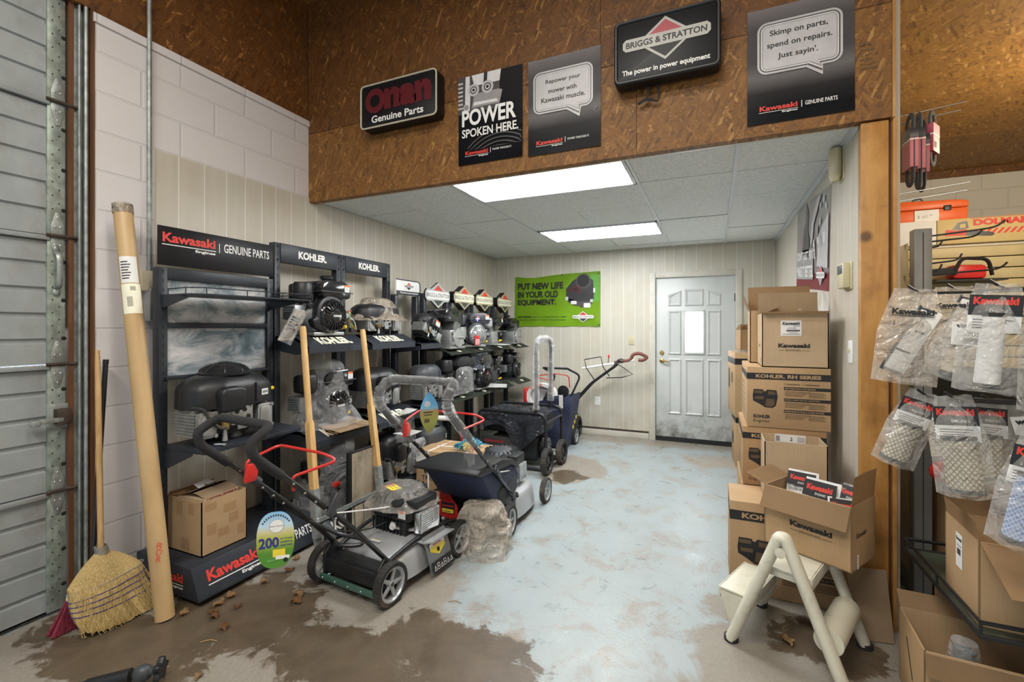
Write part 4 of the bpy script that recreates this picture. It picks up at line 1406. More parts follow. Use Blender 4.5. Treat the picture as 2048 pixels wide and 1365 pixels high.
# ---- four small racks with diamond shaped headers
for k in range(4):
    y0 = (3.785, 4.26, 4.755, 5.345)[k]
    gold = k > 0
    lab = ['dark rack with silver diamond header, first of the diamond racks', 'dark rack with gold diamond header beside the silver diamond one', 'dark rack with gold diamond header between two gold ones', 'dark rack with gold diamond header nearest the corner and green banner'][k]
    t = thing('display_rack', lab, 'display rack', (XB, y0, 0), RZ, 'racks with diamond headers')
    w = 0.462
    rack_frame(t, w, 1.735, 0, z0=0.02)
    h = MB()
    # emblem silhouette: bar with cut corners crossed by a diamond
    cx, cz, W2 = 0.231, 1.725, 0.23
    sil = [(-W2, -0.03), (-W2 + .03, -0.062), (-0.125, -0.062), (0, -0.135), (0.125, -0.062), (W2 - .03, -0.062), (W2, -0.03), (W2, 0.03), (W2 - .03, 0.062), (0.125, 0.062), (0, 0.135), (-0.125, 0.062), (-W2 + .03, 0.062), (-W2, 0.03)]
    if gold:
        h.prism([(cx + a, cz + bq) for a, bq in sil], -0.05, 0.02, 'Y', 1)
        h.prism([(cx + a * 0.985, cz + bq * 0.97) for a, bq in sil], -0.056, -0.05, 'Y', 0)
    else:
        h.prism([(cx + a, cz + bq) for a, bq in sil], -0.010, 0.004, 'Y', 1)
        h.prism([(cx + a * 0.985, cz + bq * 0.97) for a, bq in sil], -0.016, -0.010, 'Y', 0)
    M('emblem_gold', (0.46, 0.40, 0.27), 0.4, 0.2, 0.1)
    M('emblem_silver', (0.46, 0.48, 0.48), 0.4, 0.2, 0.1)
    h.build('header_sign', ['emblem_gold' if gold else 'emblem_silver', 'sign_black'], t)
    yl = -0.0575 if gold else -0.0175
    L = [([(cx - 0.085, cz + 0.050), (cx + 0.085, cz + 0.050), (cx, cz + 0.105)], 0, 0, 0, 0, 'red_ink', 0, yl), ([(cx - 0.09, cz - 0.052), (cx, cz - 0.108), (cx + 0.09, cz - 0.052)], 0, 0, 0, 0, 'olive_steel', 0, yl),
         ([(cx + a * 0.92, cz + bq) for a, bq in ((-W2, -.02), (-W2 + .02, -.04), (W2 - .02, -.04), (W2, -.02), (W2, .02), (W2 - .02, .04), (-W2 + .02, .04), (-W2, .02))], 0, 0, 0, 0, 'cream_ink' if gold else 'white_ink', 0, yl),
         ('BRIGGS & STRATTON', cx - 0.21, cz - 0.021, 0.42, 0.042, 'black_ink', 0.0, yl - 0.001)]
    letters(t, L)
    for z, yf, dr_ in ((1.185, -0.30, 0.05), (0.725, -0.34, 0.045)):
        mb = MB()
        mb.box(0.0, w, yf + 0.10, 0.03, z - 0.018, z, 0, 0.002)
        mb.sheet(lambda u, v, z=z, yf=yf, dr_=dr_: (u * w, yf + 0.10 - v * 0.115, z - v * dr_), 2, 2, 0.004)
        mb.build('shelf', 'olive_steel', t)
        ln = math.hypot(0.115, dr_)
        mb = MB()
        pts = [(0.235 + (0.045 if i % 2 else 0.03) * math.cos(a), 0.5 + (0.22 if i % 2 else 0.16) * math.sin(a)) for i, a in enumerate([2 * PI * q / 10 for q in range(10)])]
        mb.poly([(px, yf + 0.10 - pv * 0.115 - 0.0005, z - pv * dr_ + 0.003) for px, pv in pts])
        mb.build('emblem', 'cream_ink', t)
    base_box(t, w, 0.12, -0.3, -0.36, 0.02, 0.10, 'olive_steel')
# ================================================================ ENGINES
def fins(mb, x0, x1, y0, y1, z0, z1, n, mi=0, axis='Z', th=0.4):
    """stack of cooling fins"""
    lo, hi = {'Z': (z0, z1), 'X': (x0, x1), 'Y': (y0, y1)}[axis]
    st = (hi - lo) / n
    for i in range(n):
        a, b = lo + i * st, lo + i * st + st * th
        if axis == 'Z':
            mb.box(x0, x1, y0, y1, a, b, mi)
        elif axis == 'X':
            mb.box(a, b, y0, y1, z0, z1, mi)
        else:
            mb.box(x0, x1, a, b, z0, z1, mi)
    return mb


def bolt(mb, p, ax='Y', r=0.006, mi=0):
    d = {'Y': (0, -0.006, 0), 'X': (0.006, 0, 0), 'Z': (0, 0, 0.006)}[ax]
    return mb.cyl(p, (p[0] + d[0], p[1] + d[1], p[2] + d[2]), r, seg=6, mi=mi)


def sticker(t, x, z, w, h, y, kind='warn', rot=0.0, M4=None):
    base = M4 or Matrix()
    L = []
    if kind == 'warn':
        L = [(None, x, z, w, h, 'paper', 0, y), (None, x, z + h * .72, w, h * .28, 'orange_ink', 0, y - 0.0004)]
        for k in range(4):
            L.append((None, x + w * .1, z + h * (.12 + .14 * k), w * .7, h * .05, 'grey_ink', 0, y - 0.0004))
    elif kind == 'code':
        L = [(None, x, z, w, h, 'paper', 0, y), (None, x + w * .12, z + h * .3, w * .76, h * .4, 'black_ink', 0, y - 0.0004)]
        for k in range(7):
            L.append((None, x + w * (.16 + .1 * k), z + h * .3, w * .03, h * .4, 'paper', 0, y - 0.0008))
        L.append((None, x + w * .12, z + h * .12, w * .5, h * .08, 'grey_ink', 0, y - 0.0004))
    elif kind == 'yellow':
        L = [(None, x, z, w, h, 'yellow_ink', 0, y)]
        for k in range(3):
            L.append((None, x + w * .1, z + h * (.2 + .25 * k), w * .7, h * .06, 'black_ink', 0, y - 0.0004))
    L = [tuple(list(i) + [base]) for i in L]
    o = letters(t, L, 'sticker')
    return o


def engine_h(label, loc, rz, s=1.0, shell='black_plastic', block='cast_alloy', tank='gloss_black', cap=True, recoil=True, fan='gloss_black', filt='black_plastic', word=None, word_mat='white_ink', number=None, wires=False, group='small horizontal shaft engines on the racks', sticker_on=True, badge=None, name='engine'):
    t = thing(name, label, 'engine', loc, rz, group)
    t.scale = (s, s, s)
    mb = MB()
    mb.box(-0.13, 0.13, -0.10, 0.13, 0.0, 0.022, 0, 0.004)
    mb.box(-0.105, 0.115, -0.07, 0.12, 0.02, 0.175, 0, 0.018)
    mb.lathe([(0, 0), (0.03, 0), (0.03, 0.02), (0.012, 0.022), (0.012, 0.075), (0, 0.075)], T(0, 0.12, 0.10, -PI / 2), 16)
    for x in (-0.09, 0.09):
        for z in (0.05, 0.145):
            mb.cyl((x, 0.10, z), (x, 0.135, z), 0.014, seg=10)
    mb.lathe([(0.0, 0), (0.085, 0.0), (0.09, 0.01), (0.085, 0.022), (0.0, 0.024)], T(0.0, 0.118, 0.10, -PI / 2), 24)
    mb.build('crankcase', block, t)
    mb = MB()
    cm = T(-0.02, 0.02, 0.16, 0, -0.45, 0)
    fins(mb, -0.055, 0.055, -0.06, 0.07, 0.0, 0.10, 7, 0)
    mb.box(-0.045, 0.045, -0.05, 0.06, 0.0, 0.10)
    mb.box(-0.04, 0.04, -0.045, 0.055, 0.10, 0.135, 0, 0.008)
    for v in mb.bm.verts:
        v.co = cm @ v.co
    mb.build('cylinder', 'cast_alloy', t)
    if recoil:
        mb = MB()
        mb.prism(arc(0.005, 0.135, 0.125, -0.9, PI + 0.15, 18) + [(-0.155, 0.105), (-0.135, 0.055), (-0.03, 0.012)], -0.115, -0.062, 'Y', 0, 0.012)
        mb.build('blower_housing', shell, t)
        mb = MB()
        Mr = T(0.012, -0.112, 0.128, PI / 2)
        mb.lathe([(0.108, -0.004), (0.112, 0.004), (0.106, 0.018), (0.092, 0.026), (0.088, 0.022), (0.048, 0.034), (0.042, 0.041), (0.03, 0.043), (0, 0.043)], Mr, 36)
        for i in range(22):
            a = 2 * PI * i / 22
            m2 = Mr @ Matrix.Rotation(a, 4, 'Z')
            mb.box(0.05, 0.09, -0.0028, 0.0028, 0.022, 0.036, 0, 0, m2 @ Matrix.Rotation(0.25, 4, 'Z'))
        for i in range(3):
            bolt(mb, (0.012 + 0.1 * math.cos(2.1 * i + .5), -0.128, 0.128 + 0.1 * math.sin(2.1 * i + .5)), mi=1)
        rs = mb.build('recoil_starter', [fan, 'chrome'], t)
        if word:
            letters(rs, [(word, -0.022, 0.121, 0.068, 0.014, word_mat, 0.03, -0.1565)])
        if number:
            letters(rs, [(number, -0.005, 0.085, 0.05, 0.024, 'yellow_ink', 0.06, -0.149)])
        if badge:
            letters(rs, [(arc(0.0, 0.16, 0.022, 0, 2 * PI, 14)[:-1], 0, 0, 0, 0, badge, 0, -0.150)])
    mb = MB()
    mb.box(0.135, 0.185, -0.09, -0.02, 0.10, 0.165, 0, 0.006)
    mb.cyl((0.16, -0.095, 0.135), (0.16, -0.089, 0.135), 0.017, seg=14, mi=1)
    mb.cyl((0.15, -0.05, 0.10), (0.15, -0.05, 0.06), 0.022, seg=12)
    mb.box(0.10, 0.16, -0.08, 0.0, 0.165, 0.185, 1, 0.003)
    mb.build('carburettor', ['black_plastic', 'steel'], t)
    # tank with a rolled seam, filler cap
    mb = MB()
    mb.prism([(-0.065, 0.245), (0.175, 0.245), (0.185, 0.285), (0.165, 0.345), (0.12, 0.362), (-0.03, 0.362), (-0.075, 0.33), (-0.085, 0.29)], -0.115, 0.10, 'Y', 0, 0.018)
    mb.prism([(-0.09, 0.283), (0.19, 0.283), (0.19, 0.289), (-0.09, 0.289)], -0.125, 0.11, 'Y', 1, 0.003)
    tk = mb.build('fuel_tank', [tank, 'black_plastic' if tank != 'gloss_black' else 'grey_plastic'], t)
    if cap:
        mb = MB()
        mb.lathe([(0, 0), (0.028, 0), (0.028, 0.018), (0.042, 0.022), (0.044, 0.04), (0.038, 0.046), (0, 0.048)], T(0.06, -0.01, 0.355), 22)
        mb.build('fuel_cap', 'black_plastic', tk)
    mb = MB()
    mb.lathe([(0, 0), (0.058, 0), (0.062, 0.02), (0.06, 0.09), (0.052, 0.104), (0, 0.106)], T(-0.145, -0.02, 0.235), 24)
    mb.box(-0.17, -0.06, -0.05, 0.09, 0.215, 0.335, 0, 0.02)
    mb.build('air_filter', filt, t)
    mb = MB()
    mb.box(-0.19, -0.10, 0.0, 0.11, 0.10, 0.20, 0, 0.012)
    fins(mb, -0.196, -0.19, 0.005, 0.105, 0.105, 0.195, 6)
    mb.build('muffler', 'steel', t)
    mb = MB()
    mb.cyl((0.115, -0.075, 0.045), (0.135, -0.095, 0.055), 0.010, seg=10)
    mb.ball((0.138, -0.098, 0.056), 0.013, u=10, v=8)
    mb.build('oil_plug', 'yellow_plastic', t)
    if sticker_on:
        sticker(t, 0.115, 0.292, 0.045, 0.048, -0.1165)
    if wires:
        mb = MB()
        rr = random.Random(3)
        cols = ['green_ink', 'white_ink', 'yellow_ink', 'red_ink', 'black_ink', 'green_ink']
        for i in range(9):
            p = [(0.18, -0.05, 0.18 - 0.006 * i)]
            for q in range(4):
                p.append((0.20 + 0.02 * q + rr.uniform(-.015, .02), -0.06 + rr.uniform(-.03, .03), 0.17 - 0.038 * q - rr.uniform(0, .02)))
            mb.tube(smooth(p, 4), 0.0026, 5, mi=i % 6)
        mb.box(0.225, 0.25, -0.07, -0.045, 0.02, 0.05, 4, 0.003)
        mb.build('wiring_harness', cols, t)
    return t


def engine_v(label, loc, rz, s=(1, 1, 1), shell='black_plastic', screen=True, cover=True, dip=True, code=True, group='vertical shaft engines on the racks', top_emblem=False):
    """vertical shaft engine: wide cowl, rotating screen, two finned cylinders, carburettor between them"""
    t = thing('engine', label, 'engine', loc, rz, group)
    t.scale = s
    plan = [(-0.285, -0.02), (-0.235, -0.115), (-0.12, -0.165), (0.10, -0.165), (0.235, -0.125), (0.27, -0.03), (0.25, 0.10), (0.15, 0.19), (-0.15, 0.19), (-0.25, 0.11)]
    mb = MB()
    n = len(plan)
    rings = [(1.0, 0.185), (1.0, 0.20), (0.99, 0.275), (0.95, 0.300), (0.78, 0.335), (0.60, 0.350)]
    vs = [(x * k, y * k + (1 - k) * 0.01, z) for k, z in rings for x, y in plan]
    fs = []
    for r in range(len(rings) - 1):
        for i in range(n):
            j = (i + 1) % n
            fs.append((r * n + i, r * n + j, (r + 1) * n + j, (r + 1) * n + i))
    fs.append(tuple(range((len(rings) - 1) * n, len(rings) * n)))
    fs.append(tuple(range(n - 1, -1, -1)))
    bv, ff = mb._new(vs, fs, 0)
    es = [e for f in ff for e in f.edges if abs(e.verts[0].co.z - e.verts[1].co.z) > 0.005]
    r = bmesh.ops.bevel(mb.bm, geom=list(set(es)), offset=0.018, segments=2, profile=0.5, affect='EDGES', clamp_overlap=True)
    mb.box(0.085, 0.092, -0.172, -0.05, 0.195, 0.30, 0, 0.002)
    mb.build('cowl', shell, t)
    if cover:
        mb = MB()
        mb.prism([(-0.155, 0.165), (-0.06, 0.165), (-0.01, 0.17), (0.0, 0.28), (-0.045, 0.295), (-0.14, 0.295), (-0.165, 0.27)], -0.215, -0.12, 'Y', 0, 0.022, seg=3)
        mb.build('intake_cover', shell, t)
    if screen:
        mb = MB()
        Ms = T(0.0, 0.015, 0.345)
        mb.lathe([(0.125, 0.0), (0.145, 0.002), (0.148, 0.014), (0.135, 0.020)], Ms, 36)
        for k in range(8):
            a = k / 8
            rr = 0.135 * math.cos(a * 1.35)
            zz = 0.018 + 0.045 * math.sin(a * 1.35)
            mb.lathe([(rr, zz), (rr - 0.004, zz + 0.004), (rr - 0.008, zz), (rr - 0.004, zz - 0.004)], Ms, 36, closed=True)
        for k in range(8):
            a = 2 * PI * k / 8 + 0.2
            mb.tube([Ms @ Vector((0.138 * math.cos(b) * math.cos(a), 0.138 * math.cos(b) * math.sin(a), 0.016 + 0.049 * math.sin(b))) for b in [q * 1.35 / 6 for q in range(7)]], 0.004, 6)
        mb.lathe([(0, 0.060), (0.04, 0.060), (0.045, 0.066), (0.02, 0.072), (0, 0.072)], Ms, 24)
        mb.lathe([(0, 0.012), (0.12, 0.012), (0.12, 0.004)], Ms, 24, mi=1)
        mb.build('rotating_screen', ['black_plastic', 'shadow_gap'], t)
    for sx, nm in ((-1, 'cylinder'), (1, 'cylinder')):
        mb = MB()
        x0, x1 = (-0.26, -0.15) if sx < 0 else (0.11, 0.225)
        fins(mb, x0, x1, -0.10, 0.08, 0.05, 0.18, 8)
        mb.box(x0 + 0.008, x1 - 0.008, -0.092, 0.072, 0.05, 0.185)
        mb.prism(rrect(x0 + 0.005, x1 - 0.002, 0.04, 0.175, 0.025, 3), -0.145, -0.10, 'Y', 0, 0.010)
        mb.prism(rrect(x0 + 0.018, x1 - 0.016, 0.055, 0.16, 0.02, 3), -0.155, -0.145, 'Y', 0, 0.005)
        for bx in (x0 + 0.012, x1 - 0.010):
            for bz in (0.05, 0.165):
                mb.cyl((bx, -0.152, bz), (bx, -0.135, bz), 0.011, seg=10)
        mb.build(nm, 'cast_alloy', t)
    mb = MB()
    mb.lathe([(0, 0), (0.12, 0), (0.125, 0.012), (0.105, 0.03), (0.11, 0.12), (0.14, 0.185), (0, 0.185)], T(0, 0.03, 0.0), 28)
    mb.box(-0.15, 0.13, -0.05, 0.13, 0.02, 0.185, 0, 0.02)
    mb.build('crankcase', 'black_plastic', t)
    mb = MB()
    mb.box(-0.065, 0.075, -0.150, -0.140, 0.085, 0.18, 0, 0.002)
    mb.box(-0.03, 0.03, -0.158, -0.150, 0.06, 0.10, 0, 0.002)
    for cx, cz in ((-0.03, 0.155), (0.045, 0.12), (0.02, 0.16)):
        mb.cyl((cx, -0.151, cz), (cx, -0.156, cz), 0.012, seg=12, mi=1)
    for cx, cz in ((-0.055, 0.175), (0.065, 0.175), (0.065, 0.095)):
        bolt(mb, (cx, -0.15, cz), mi=0)
    mb.build('governor_bracket', ['steel', 'shadow_gap'], t)
    mb = MB()
    mb.cyl((-0.095, -0.13, 0.175), (-0.095, -0.13, 0.115), 0.038, 0.026, 16, 0)
    mb.cyl((-0.095, -0.13, 0.115), (-0.095, -0.13, 0.07), 0.030, 0.022, 16, 1)
    mb.cyl((-0.095, -0.13, 0.07), (-0.095, -0.13, 0.01), 0.010, 0.016, 10, 0)
    mb.cyl((-0.15, -0.14, 0.12), (-0.05, -0.14, 0.12), 0.012, seg=10, mi=0)
    mb.build('carburettor', ['cast_alloy', 'brass'], t)
    mb = MB()
    mb.tube(smooth([(-0.27, -0.10, 0.20), (-0.235, -0.15, 0.19), (-0.20, -0.17, 0.13), (-0.15, -0.165, 0.09), (-0.10, -0.15, 0.08)], 5), 0.009, 8)
    mb.build('fuel_hose', 'rubber', t)
    if dip:
        mb = MB()
        mb.tube([(0.245, -0.03, 0.13), (0.275, -0.05, 0.235)], 0.007, 8)
        mb.box(0.262, 0.30, -0.065, -0.04, 0.235, 0.255, 0, 0.006)
        mb.build('dipstick', 'yellow_plastic', t)
    if code:
        sticker(t, 0.13, 0.225, 0.062, 0.034, 0.0, 'code', M4=T(0.0, -0.1605, 0, 0, 0, 0) @ T(0.13, 0, 0, 0, 0, 0.27) @ T(-0.13, 0.0, 0))
    if top_emblem:
        mb = MB()
        mb.prism([(0.02, -0.11), (0.10, -0.115), (0.115, -0.06), (0.04, -0.055)], 0.330, 0.341, 'Z', 0, 0.003)
        mb.build('emblem_plate', 'grey_plastic', t)
    return t


def engine_m(parent, loc, rz=0.0, s=(1, 1, 1)):
    """small vertical shaft engine as ONE group of parts on a machine"""
    M4 = T(*loc, 0, 0, rz) @ Matrix.Diagonal((s[0], s[1], s[2], 1))

    def put(mb, name, mats):
        for v in mb.bm.verts:
            v.co = M4 @ v.co
        return mb.build(name, mats, parent)
    mb = MB()
    mb.box(-0.13, 0.13, -0.11, 0.11, 0.10, 0.19, 0, 0.02)
    mb.box(-0.12, 0.10, -0.10, 0.10, 0.0, 0.10, 0, 0.01)
    for i in range(9):
        mb.box(-0.125 + i * 0.024, -0.118 + i * 0.024, -0.108, -0.10, 0.01, 0.10)
    e = put(mb, 'engine', 'black_plastic')
    mb = MB()
    mb.lathe([(0, 0.0), (0.15, 0.0), (0.152, 0.02), (0.13, 0.055), (0.08, 0.075), (0, 0.08)], T(-0.03, 0.03, 0.185), 32)
    for i in range(20):
        m2 = T(-0.03, 0.03, 0.185) @ Matrix.Rotation(2 * PI * i / 20, 4, 'Z')
        mb.box(0.06, 0.135, -0.004, 0.004, 0.045, 0.072, 0, 0, m2)
    put(mb, 'starter_cover', 'grey_plastic')
    mb = MB()
    mb.prism(rrect(0.03, 0.16, -0.09, 0.10, 0.02, 3), 0.17, 0.235, 'Z', 0, 0.012)
    put(mb, 'fuel_tank', 'black_plastic')
    mb = MB()
    mb.lathe([(0, 0), (0.022, 0), (0.022, 0.015), (0.034, 0.018), (0.034, 0.034), (0, 0.036)], T(0.06, -0.10, 0.205, 0.5), 18)
    put(mb, 'fuel_cap', 'black_plastic')
    mb = MB()
    mb.box(0.135, 0.175, -0.075, 0.085, 0.03, 0.165, 0, 0.008)
    for i in range(9):
        mb.box(0.175, 0.181, -0.07, 0.08, 0.036 + i * 0.014, 0.043 + i * 0.014, 0)
    for y in (-0.07, -0.02, 0.03, 0.075):
        mb.box(0.174, 0.182, y, y + 0.006, 0.033, 0.162)
    put(mb, 'muffler_guard', 'chrome')
    mb = MB()
    mb.cyl((0.0, -0.11, 0.155), (0.0, -0.135, 0.155), 0.028, seg=16)
    mb.box(-0.015, 0.015, -0.145, -0.135, 0.135, 0.175, 0, 0.004)
    put(mb, 'primer', 'black_plastic')
    L = [(None, 0.06, 0.125, 0.05, 0.05, 'paper', 0, -0.1115, M4), (None, 0.06, 0.16, 0.05, 0.015, 'orange_ink', 0, -0.1125, M4)]
    letters(parent, L, 'sticker')
    return e


def film(name, label, cat, loc, rz, mat, rad, h, seed, top=0.55, amp=0.10, flare=1.15, group=None, n=38, m=19, sq=2.3, tx=(0, 0), fold=1.0, taper=0.12):
    """crumpled plastic bag pulled down over something: closed at the top, open and flared below"""
    t = thing(name, label, cat, loc, rz, group)
    off = Vector((seed * 13.1, seed * 7.7, seed * 3.3))

    def fn(u, v):
        a = 2 * PI * u
        c, s_ = math.cos(a), math.sin(a)
        k = (abs(c) ** sq + abs(s_) ** sq) ** (-1 / sq)
        if v < 0.72:
            w = v / 0.72
            r = flare + (1 - flare) * min(1, w * 3) - taper * w
            z = h * 0.86 * w
        else:
            w = (v - 0.72) / 0.28
            r = (1 - taper) * math.sqrt(max(0, 1 - w * w)) * (1 - 0.15 * w)
            z = h * (0.86 + 0.14 * math.sin(w * PI / 2))
            r = max(r, 0.0)
        p = Vector((c * k, s_ * k, z * 4))
        nz = noise.noise(p * 1.6 + off) + 0.9 * (0.5 - abs(noise.noise(p * 3.1 + off))) * fold + 0.5 * (0.4 - abs(noise.noise(p * 6.5 + off)))
        r = r * (1 + amp * nz)
        zz = z * (1 + 0.25 * amp * noise.noise(p * 2 + off * 2))
        return (rad[0] * k * c * r + tx[0] * v, rad[1] * k * s_ * r + tx[1] * v, max(0.0, zz))
    MB().grid(fn, n, m, wrap=True).build('film', mat, t, sharp=13)
    return t


EX = -2.5
# --- on the red lettered rack
engine_v('large black twin-cylinder riding mower engine on the red lettered rack shelf', (-2.555, 1.755, 0.771), RZ, (0.90, 0.88, 1.04), group=None)
# --- top shelves
engine_h('black engine with square plated tank and coloured wires on a top shelf', (-2.60, 2.47, 1.342), RZ, 1.08, fan='gloss_black', word='KOHLER', wires=True, group=None)
t = engine_v('black vertical engine with a square grey valve cover under a brown dust bag', (-2.60, 3.08, 1.342), RZ, (0.85, 0.75, 0.72), screen=False, cover=False, dip=False, code=False, group=None)
film('dust_bag', 'dusty brown plastic bag draped over the engine with the square valve cover', 'bag', (-2.595, 3.09, 1.455), RZ, 'brown_film', (0.25, 0.135), 0.19, 3, amp=0.24, flare=1.22, sq=2.0, taper=0.4)
t = engine_v('black engine leaning on its side with orange warning label, on the white headed rack', (-2.46, 3.575, 1.285), RZ, (0.62, 0.62, 0.62), screen=True, dip=False, code=False, group=None)
t.rotation_euler = (0.0, 0.42, RZ)
sticker(t, -0.10, 0.20, 0.11, 0.08, -0.218)
engine_h('black tank engine showing its bare alloy crankcase side, below the silver diamond', (-2.46, 3.97, 1.188), RZ + PI, 1.08, tank='gloss_black', cap=False, group=None, word=None)
e5 = engine_h('dark grey engine with flag decal and red tag below the first gold diamond', (-2.45, 4.46, 1.188), RZ - 0.5, 1.02, shell='black_plastic', tank='grey_plastic', fan='steel', cap=False, filt='grey_plastic', group=None)
L = [(None, -0.02, 0.27, 0.05, 0.055, 'paper', 0, -0.127)]
for a_, b_, c_, d_, m_ in ((0.0, 0.0, 0.02, 0.022, 'blue_ink'), (0.028, 0.0, 0.022, 0.022, 'blue_ink'), (0.0, 0.033, 0.02, 0.022, 'blue_ink'), (0.028, 0.033, 0.022, 0.022, 'red_ink')):
    L.append((None, -0.02 + a_, 0.27 + b_, c_, d_, m_, 0, -0.1275))
letters(e5, L, 'flag_decal')
MB().box(-0.06, 0.0, -0.175, -0.168, 0.02, 0.12, 0, 0.002).build('tag', 'red_plastic', e5)
letters(e5, [(None, -0.055, 0.03 + 0.012 * k, 0.05, 0.005, 'white_ink', 0, -0.1755) for k in range(5)], 'tag_print')
engine_h('engine with light grey square air cleaner between two gold diamond racks', (-2.46, 4.96, 1.188), RZ + 0.1, 0.94, tank='black_plastic', filt='silver_paint', recoil=False, group=None)
engine_h('small black tank engine with bare alloy body at the end of top shelf', (-2.46, 5.53, 1.188), RZ + PI, 0.92, tank='gloss_black', group=None)
# --- middle shelves
engine_h('black engine inside clear dusty bag on the middle shelf behind the wooden handles', (-2.56, 2.47, 0.717), RZ, 1.05, word='KOHLER', cap=False, group=None)
film('plastic_bag', 'clear crumpled plastic bag over the middle shelf engine behind wooden handles', 'bag', (-2.55, 2.47, 0.716), RZ, 'clear_film', (0.205, 0.17), 0.45, 1, amp=0.13, flare=1.25, tx=(0.03, 0), taper=0.38)
engine_v('black twin-cylinder engine with flat emblem plate, right of the bagged engine', (-2.57, 3.03, 0.717), RZ, (0.78, 0.85, 0.98), screen=False, cover=True, dip=True, top_emblem=True, group=None)
engine_v('engine under smooth dark grey cowl, below the white headed rack shelf', (-2.44, 3.575, 0.702), RZ, (0.60, 0.70, 1.0), shell='grey_plastic', screen=False, cover=False, dip=False, code=False, group=None)
engine_h('black engine with yellow 6.5 marking on its bagged starter cover', (-2.40, 3.99, 0.727), RZ, 1.05, word=None, number='6.5', tank='black_plastic', group=None, sticker_on=False)
film('plastic_bag', 'clear bag wrapped round the starter of the engine marked 6.5', 'bag', (-2.26, 3.99, 0.757), RZ, 'clear_film', (0.15, 0.05), 0.25, 5, amp=0.10, flare=1.0)
engine_h('engine wrapped in black film with small red badge, beside the 6.5 engine', (-2.40, 4.47, 0.727), RZ, 1.05, word=None, badge='red_ink', group=None, sticker_on=False)
film('plastic_bag', 'shiny black film over the engine with the small red badge', 'bag', (-2.42, 4.47, 0.95), RZ, 'black_film', (0.20, 0.14), 0.20, 8, amp=0.14, flare=1.1)
engine_h('black engine with exposed carburettor, second from the end of middle shelf', (-2.46, 4.97, 0.727), RZ + 0.15, 0.92, recoil=False, block='grey_plastic', group=None)
engine_h('black engine at the far end of the middle shelf by the wall corner', (-2.46, 5.53, 0.727), RZ + 0.2, 0.95, block='black_plastic', group=None)
# --- plinths
e15 = engine_h('bagged engine with red starter handle on the plinth behind the near mower', (-2.49, 2.465, 0.138), RZ, 1.05, fan='black_plastic', group=None)
MB().box(-0.10, -0.05, -0.15, -0.115, 0.17, 0.20, 0, 0.006).build('starter_handle', 'red_plastic', e15)
film('plastic_bag', 'large clear dusty bag over the plinth engine behind the near mower', 'bag', (-2.48, 2.465, 0.137), RZ, 'clear_film', (0.205, 0.18), 0.48, 2, amp=0.14, flare=1.15, taper=0.25)
MB_t = engine_v('black engine with loose wires on the plinth behind the cardboard box', (-2.46, 3.10, 0.138), RZ, (0.66, 0.8, 1.1), screen=False, cover=True, dip=False, group=None)
engine_v('low grey shrouded mower engine on the plinth behind the strapped box', (-2.40, 3.58, 0.152), RZ, (0.60, 0.8, 1.0), shell='grey_plastic', screen=True, cover=False, dip=False, group=None)
film('plastic_bag', 'thin white plastic sleeve hanging beside the strapped cardboard box', 'bag', (-2.36, 3.36, 0.155), RZ, 'white_film', (0.13, 0.03), 0.27, 6, amp=0.12, flare=1.0)
# ================================================================ MACHINES ON THE FLOOR
def wheel(t, x, y, r, w, side, name='wheel', hub='silver_paint', spokes=5, z=None):
    """five spoke plastic wheel with a treaded tyre; side=+1 shows its face to +X"""
    z = r if z is None else z
    Mw = T(x, y, z, 0, PI / 2 * side, 0)
    mb = MB()
    mb.lathe([(r * 0.80, -w / 2), (r * 0.97, -w / 2), (r, -w * 0.3), (r, w * 0.3), (r * 0.97, w / 2), (r * 0.80, w / 2), (r * 0.78, 0)], Mw, 36, closed=True)
    for i in range(30):
        m2 = Mw @ Matrix.Rotation(2 * PI * i / 30, 4, 'Z')
        mb.box(r * 0.985, r * 1.006, -r * 0.03, r * 0.03, -w * 0.42, w * 0.42, 0, 0, m2)
    o = mb.build(name, 'rubber', t)
    mb = MB()
    mb.lathe([(r * 0.66, -w * 0.3), (r * 0.80, -w * 0.4), (r * 0.80, w * 0.45), (r * 0.74, w * 0.45), (r * 0.70, w * 0.25), (r * 0.66, w * 0.25)], Mw, 36, closed=True)
    mb.lathe([(0, w * 0.3), (r * 0.16, w * 0.3), (r * 0.18, w * 0.2), (r * 0.18, -w * 0.3), (0, -w * 0.3)], Mw, 20)
    for i in range(spokes):
        m2 = Mw @ Matrix.Rotation(2 * PI * i / spokes + 0.3, 4, 'Z')
        mb.prism([(r * 0.14, -r * 0.11), (r * 0.70, -r * 0.075), (r * 0.70, r * 0.075), (r * 0.14, r * 0.11)], -w * 0.05, w * 0.2, 'Z', 0, 0.003, m2)
    mb.lathe([(0, w * 0.3), (r * 0.10, w * 0.3), (r * 0.09, w * 0.36), (0, w * 0.38)], Mw, 14, mi=1)
    mb.build('wheel_hub', [hub, 'grey_plastic'], o)
    return o


# ---- the near mower
t = thing('lawn_mower', 'silver push mower with long black handle in the middle of the floor, nearest the camera', 'lawn mower', (-1.73, 1.90, 0), -0.09)
WB = 0.585
for x, y, sd in ((-0.24, 0, 1), (0.24, 0, 1), (-0.24, WB, 1), (0.25, WB, 1)):
    wheel(t, x, y, 0.106, 0.042, sd)
mb = MB()
plan = [(-0.20, 0.05), (0.19, 0.05), (0.225, 0.12), (0.235, 0.30), (0.20, 0.50), (0.12, 0.60), (-0.12, 0.60), (-0.21, 0.50), (-0.235, 0.28), (-0.225, 0.12)]
n = len(plan)
cx, cy = 0.0, 0.33
rings = [(1.03, 0.055), (1.02, 0.062), (1.0, 0.11), (0.97, 0.165), (0.86, 0.195), (0.66, 0.205), (0.60, 0.225), (0.40, 0.228)]
vs = [(cx + (x - cx) * k, cy + (y - cy) * k, z) for k, z in rings for x, y in plan]
fs = []
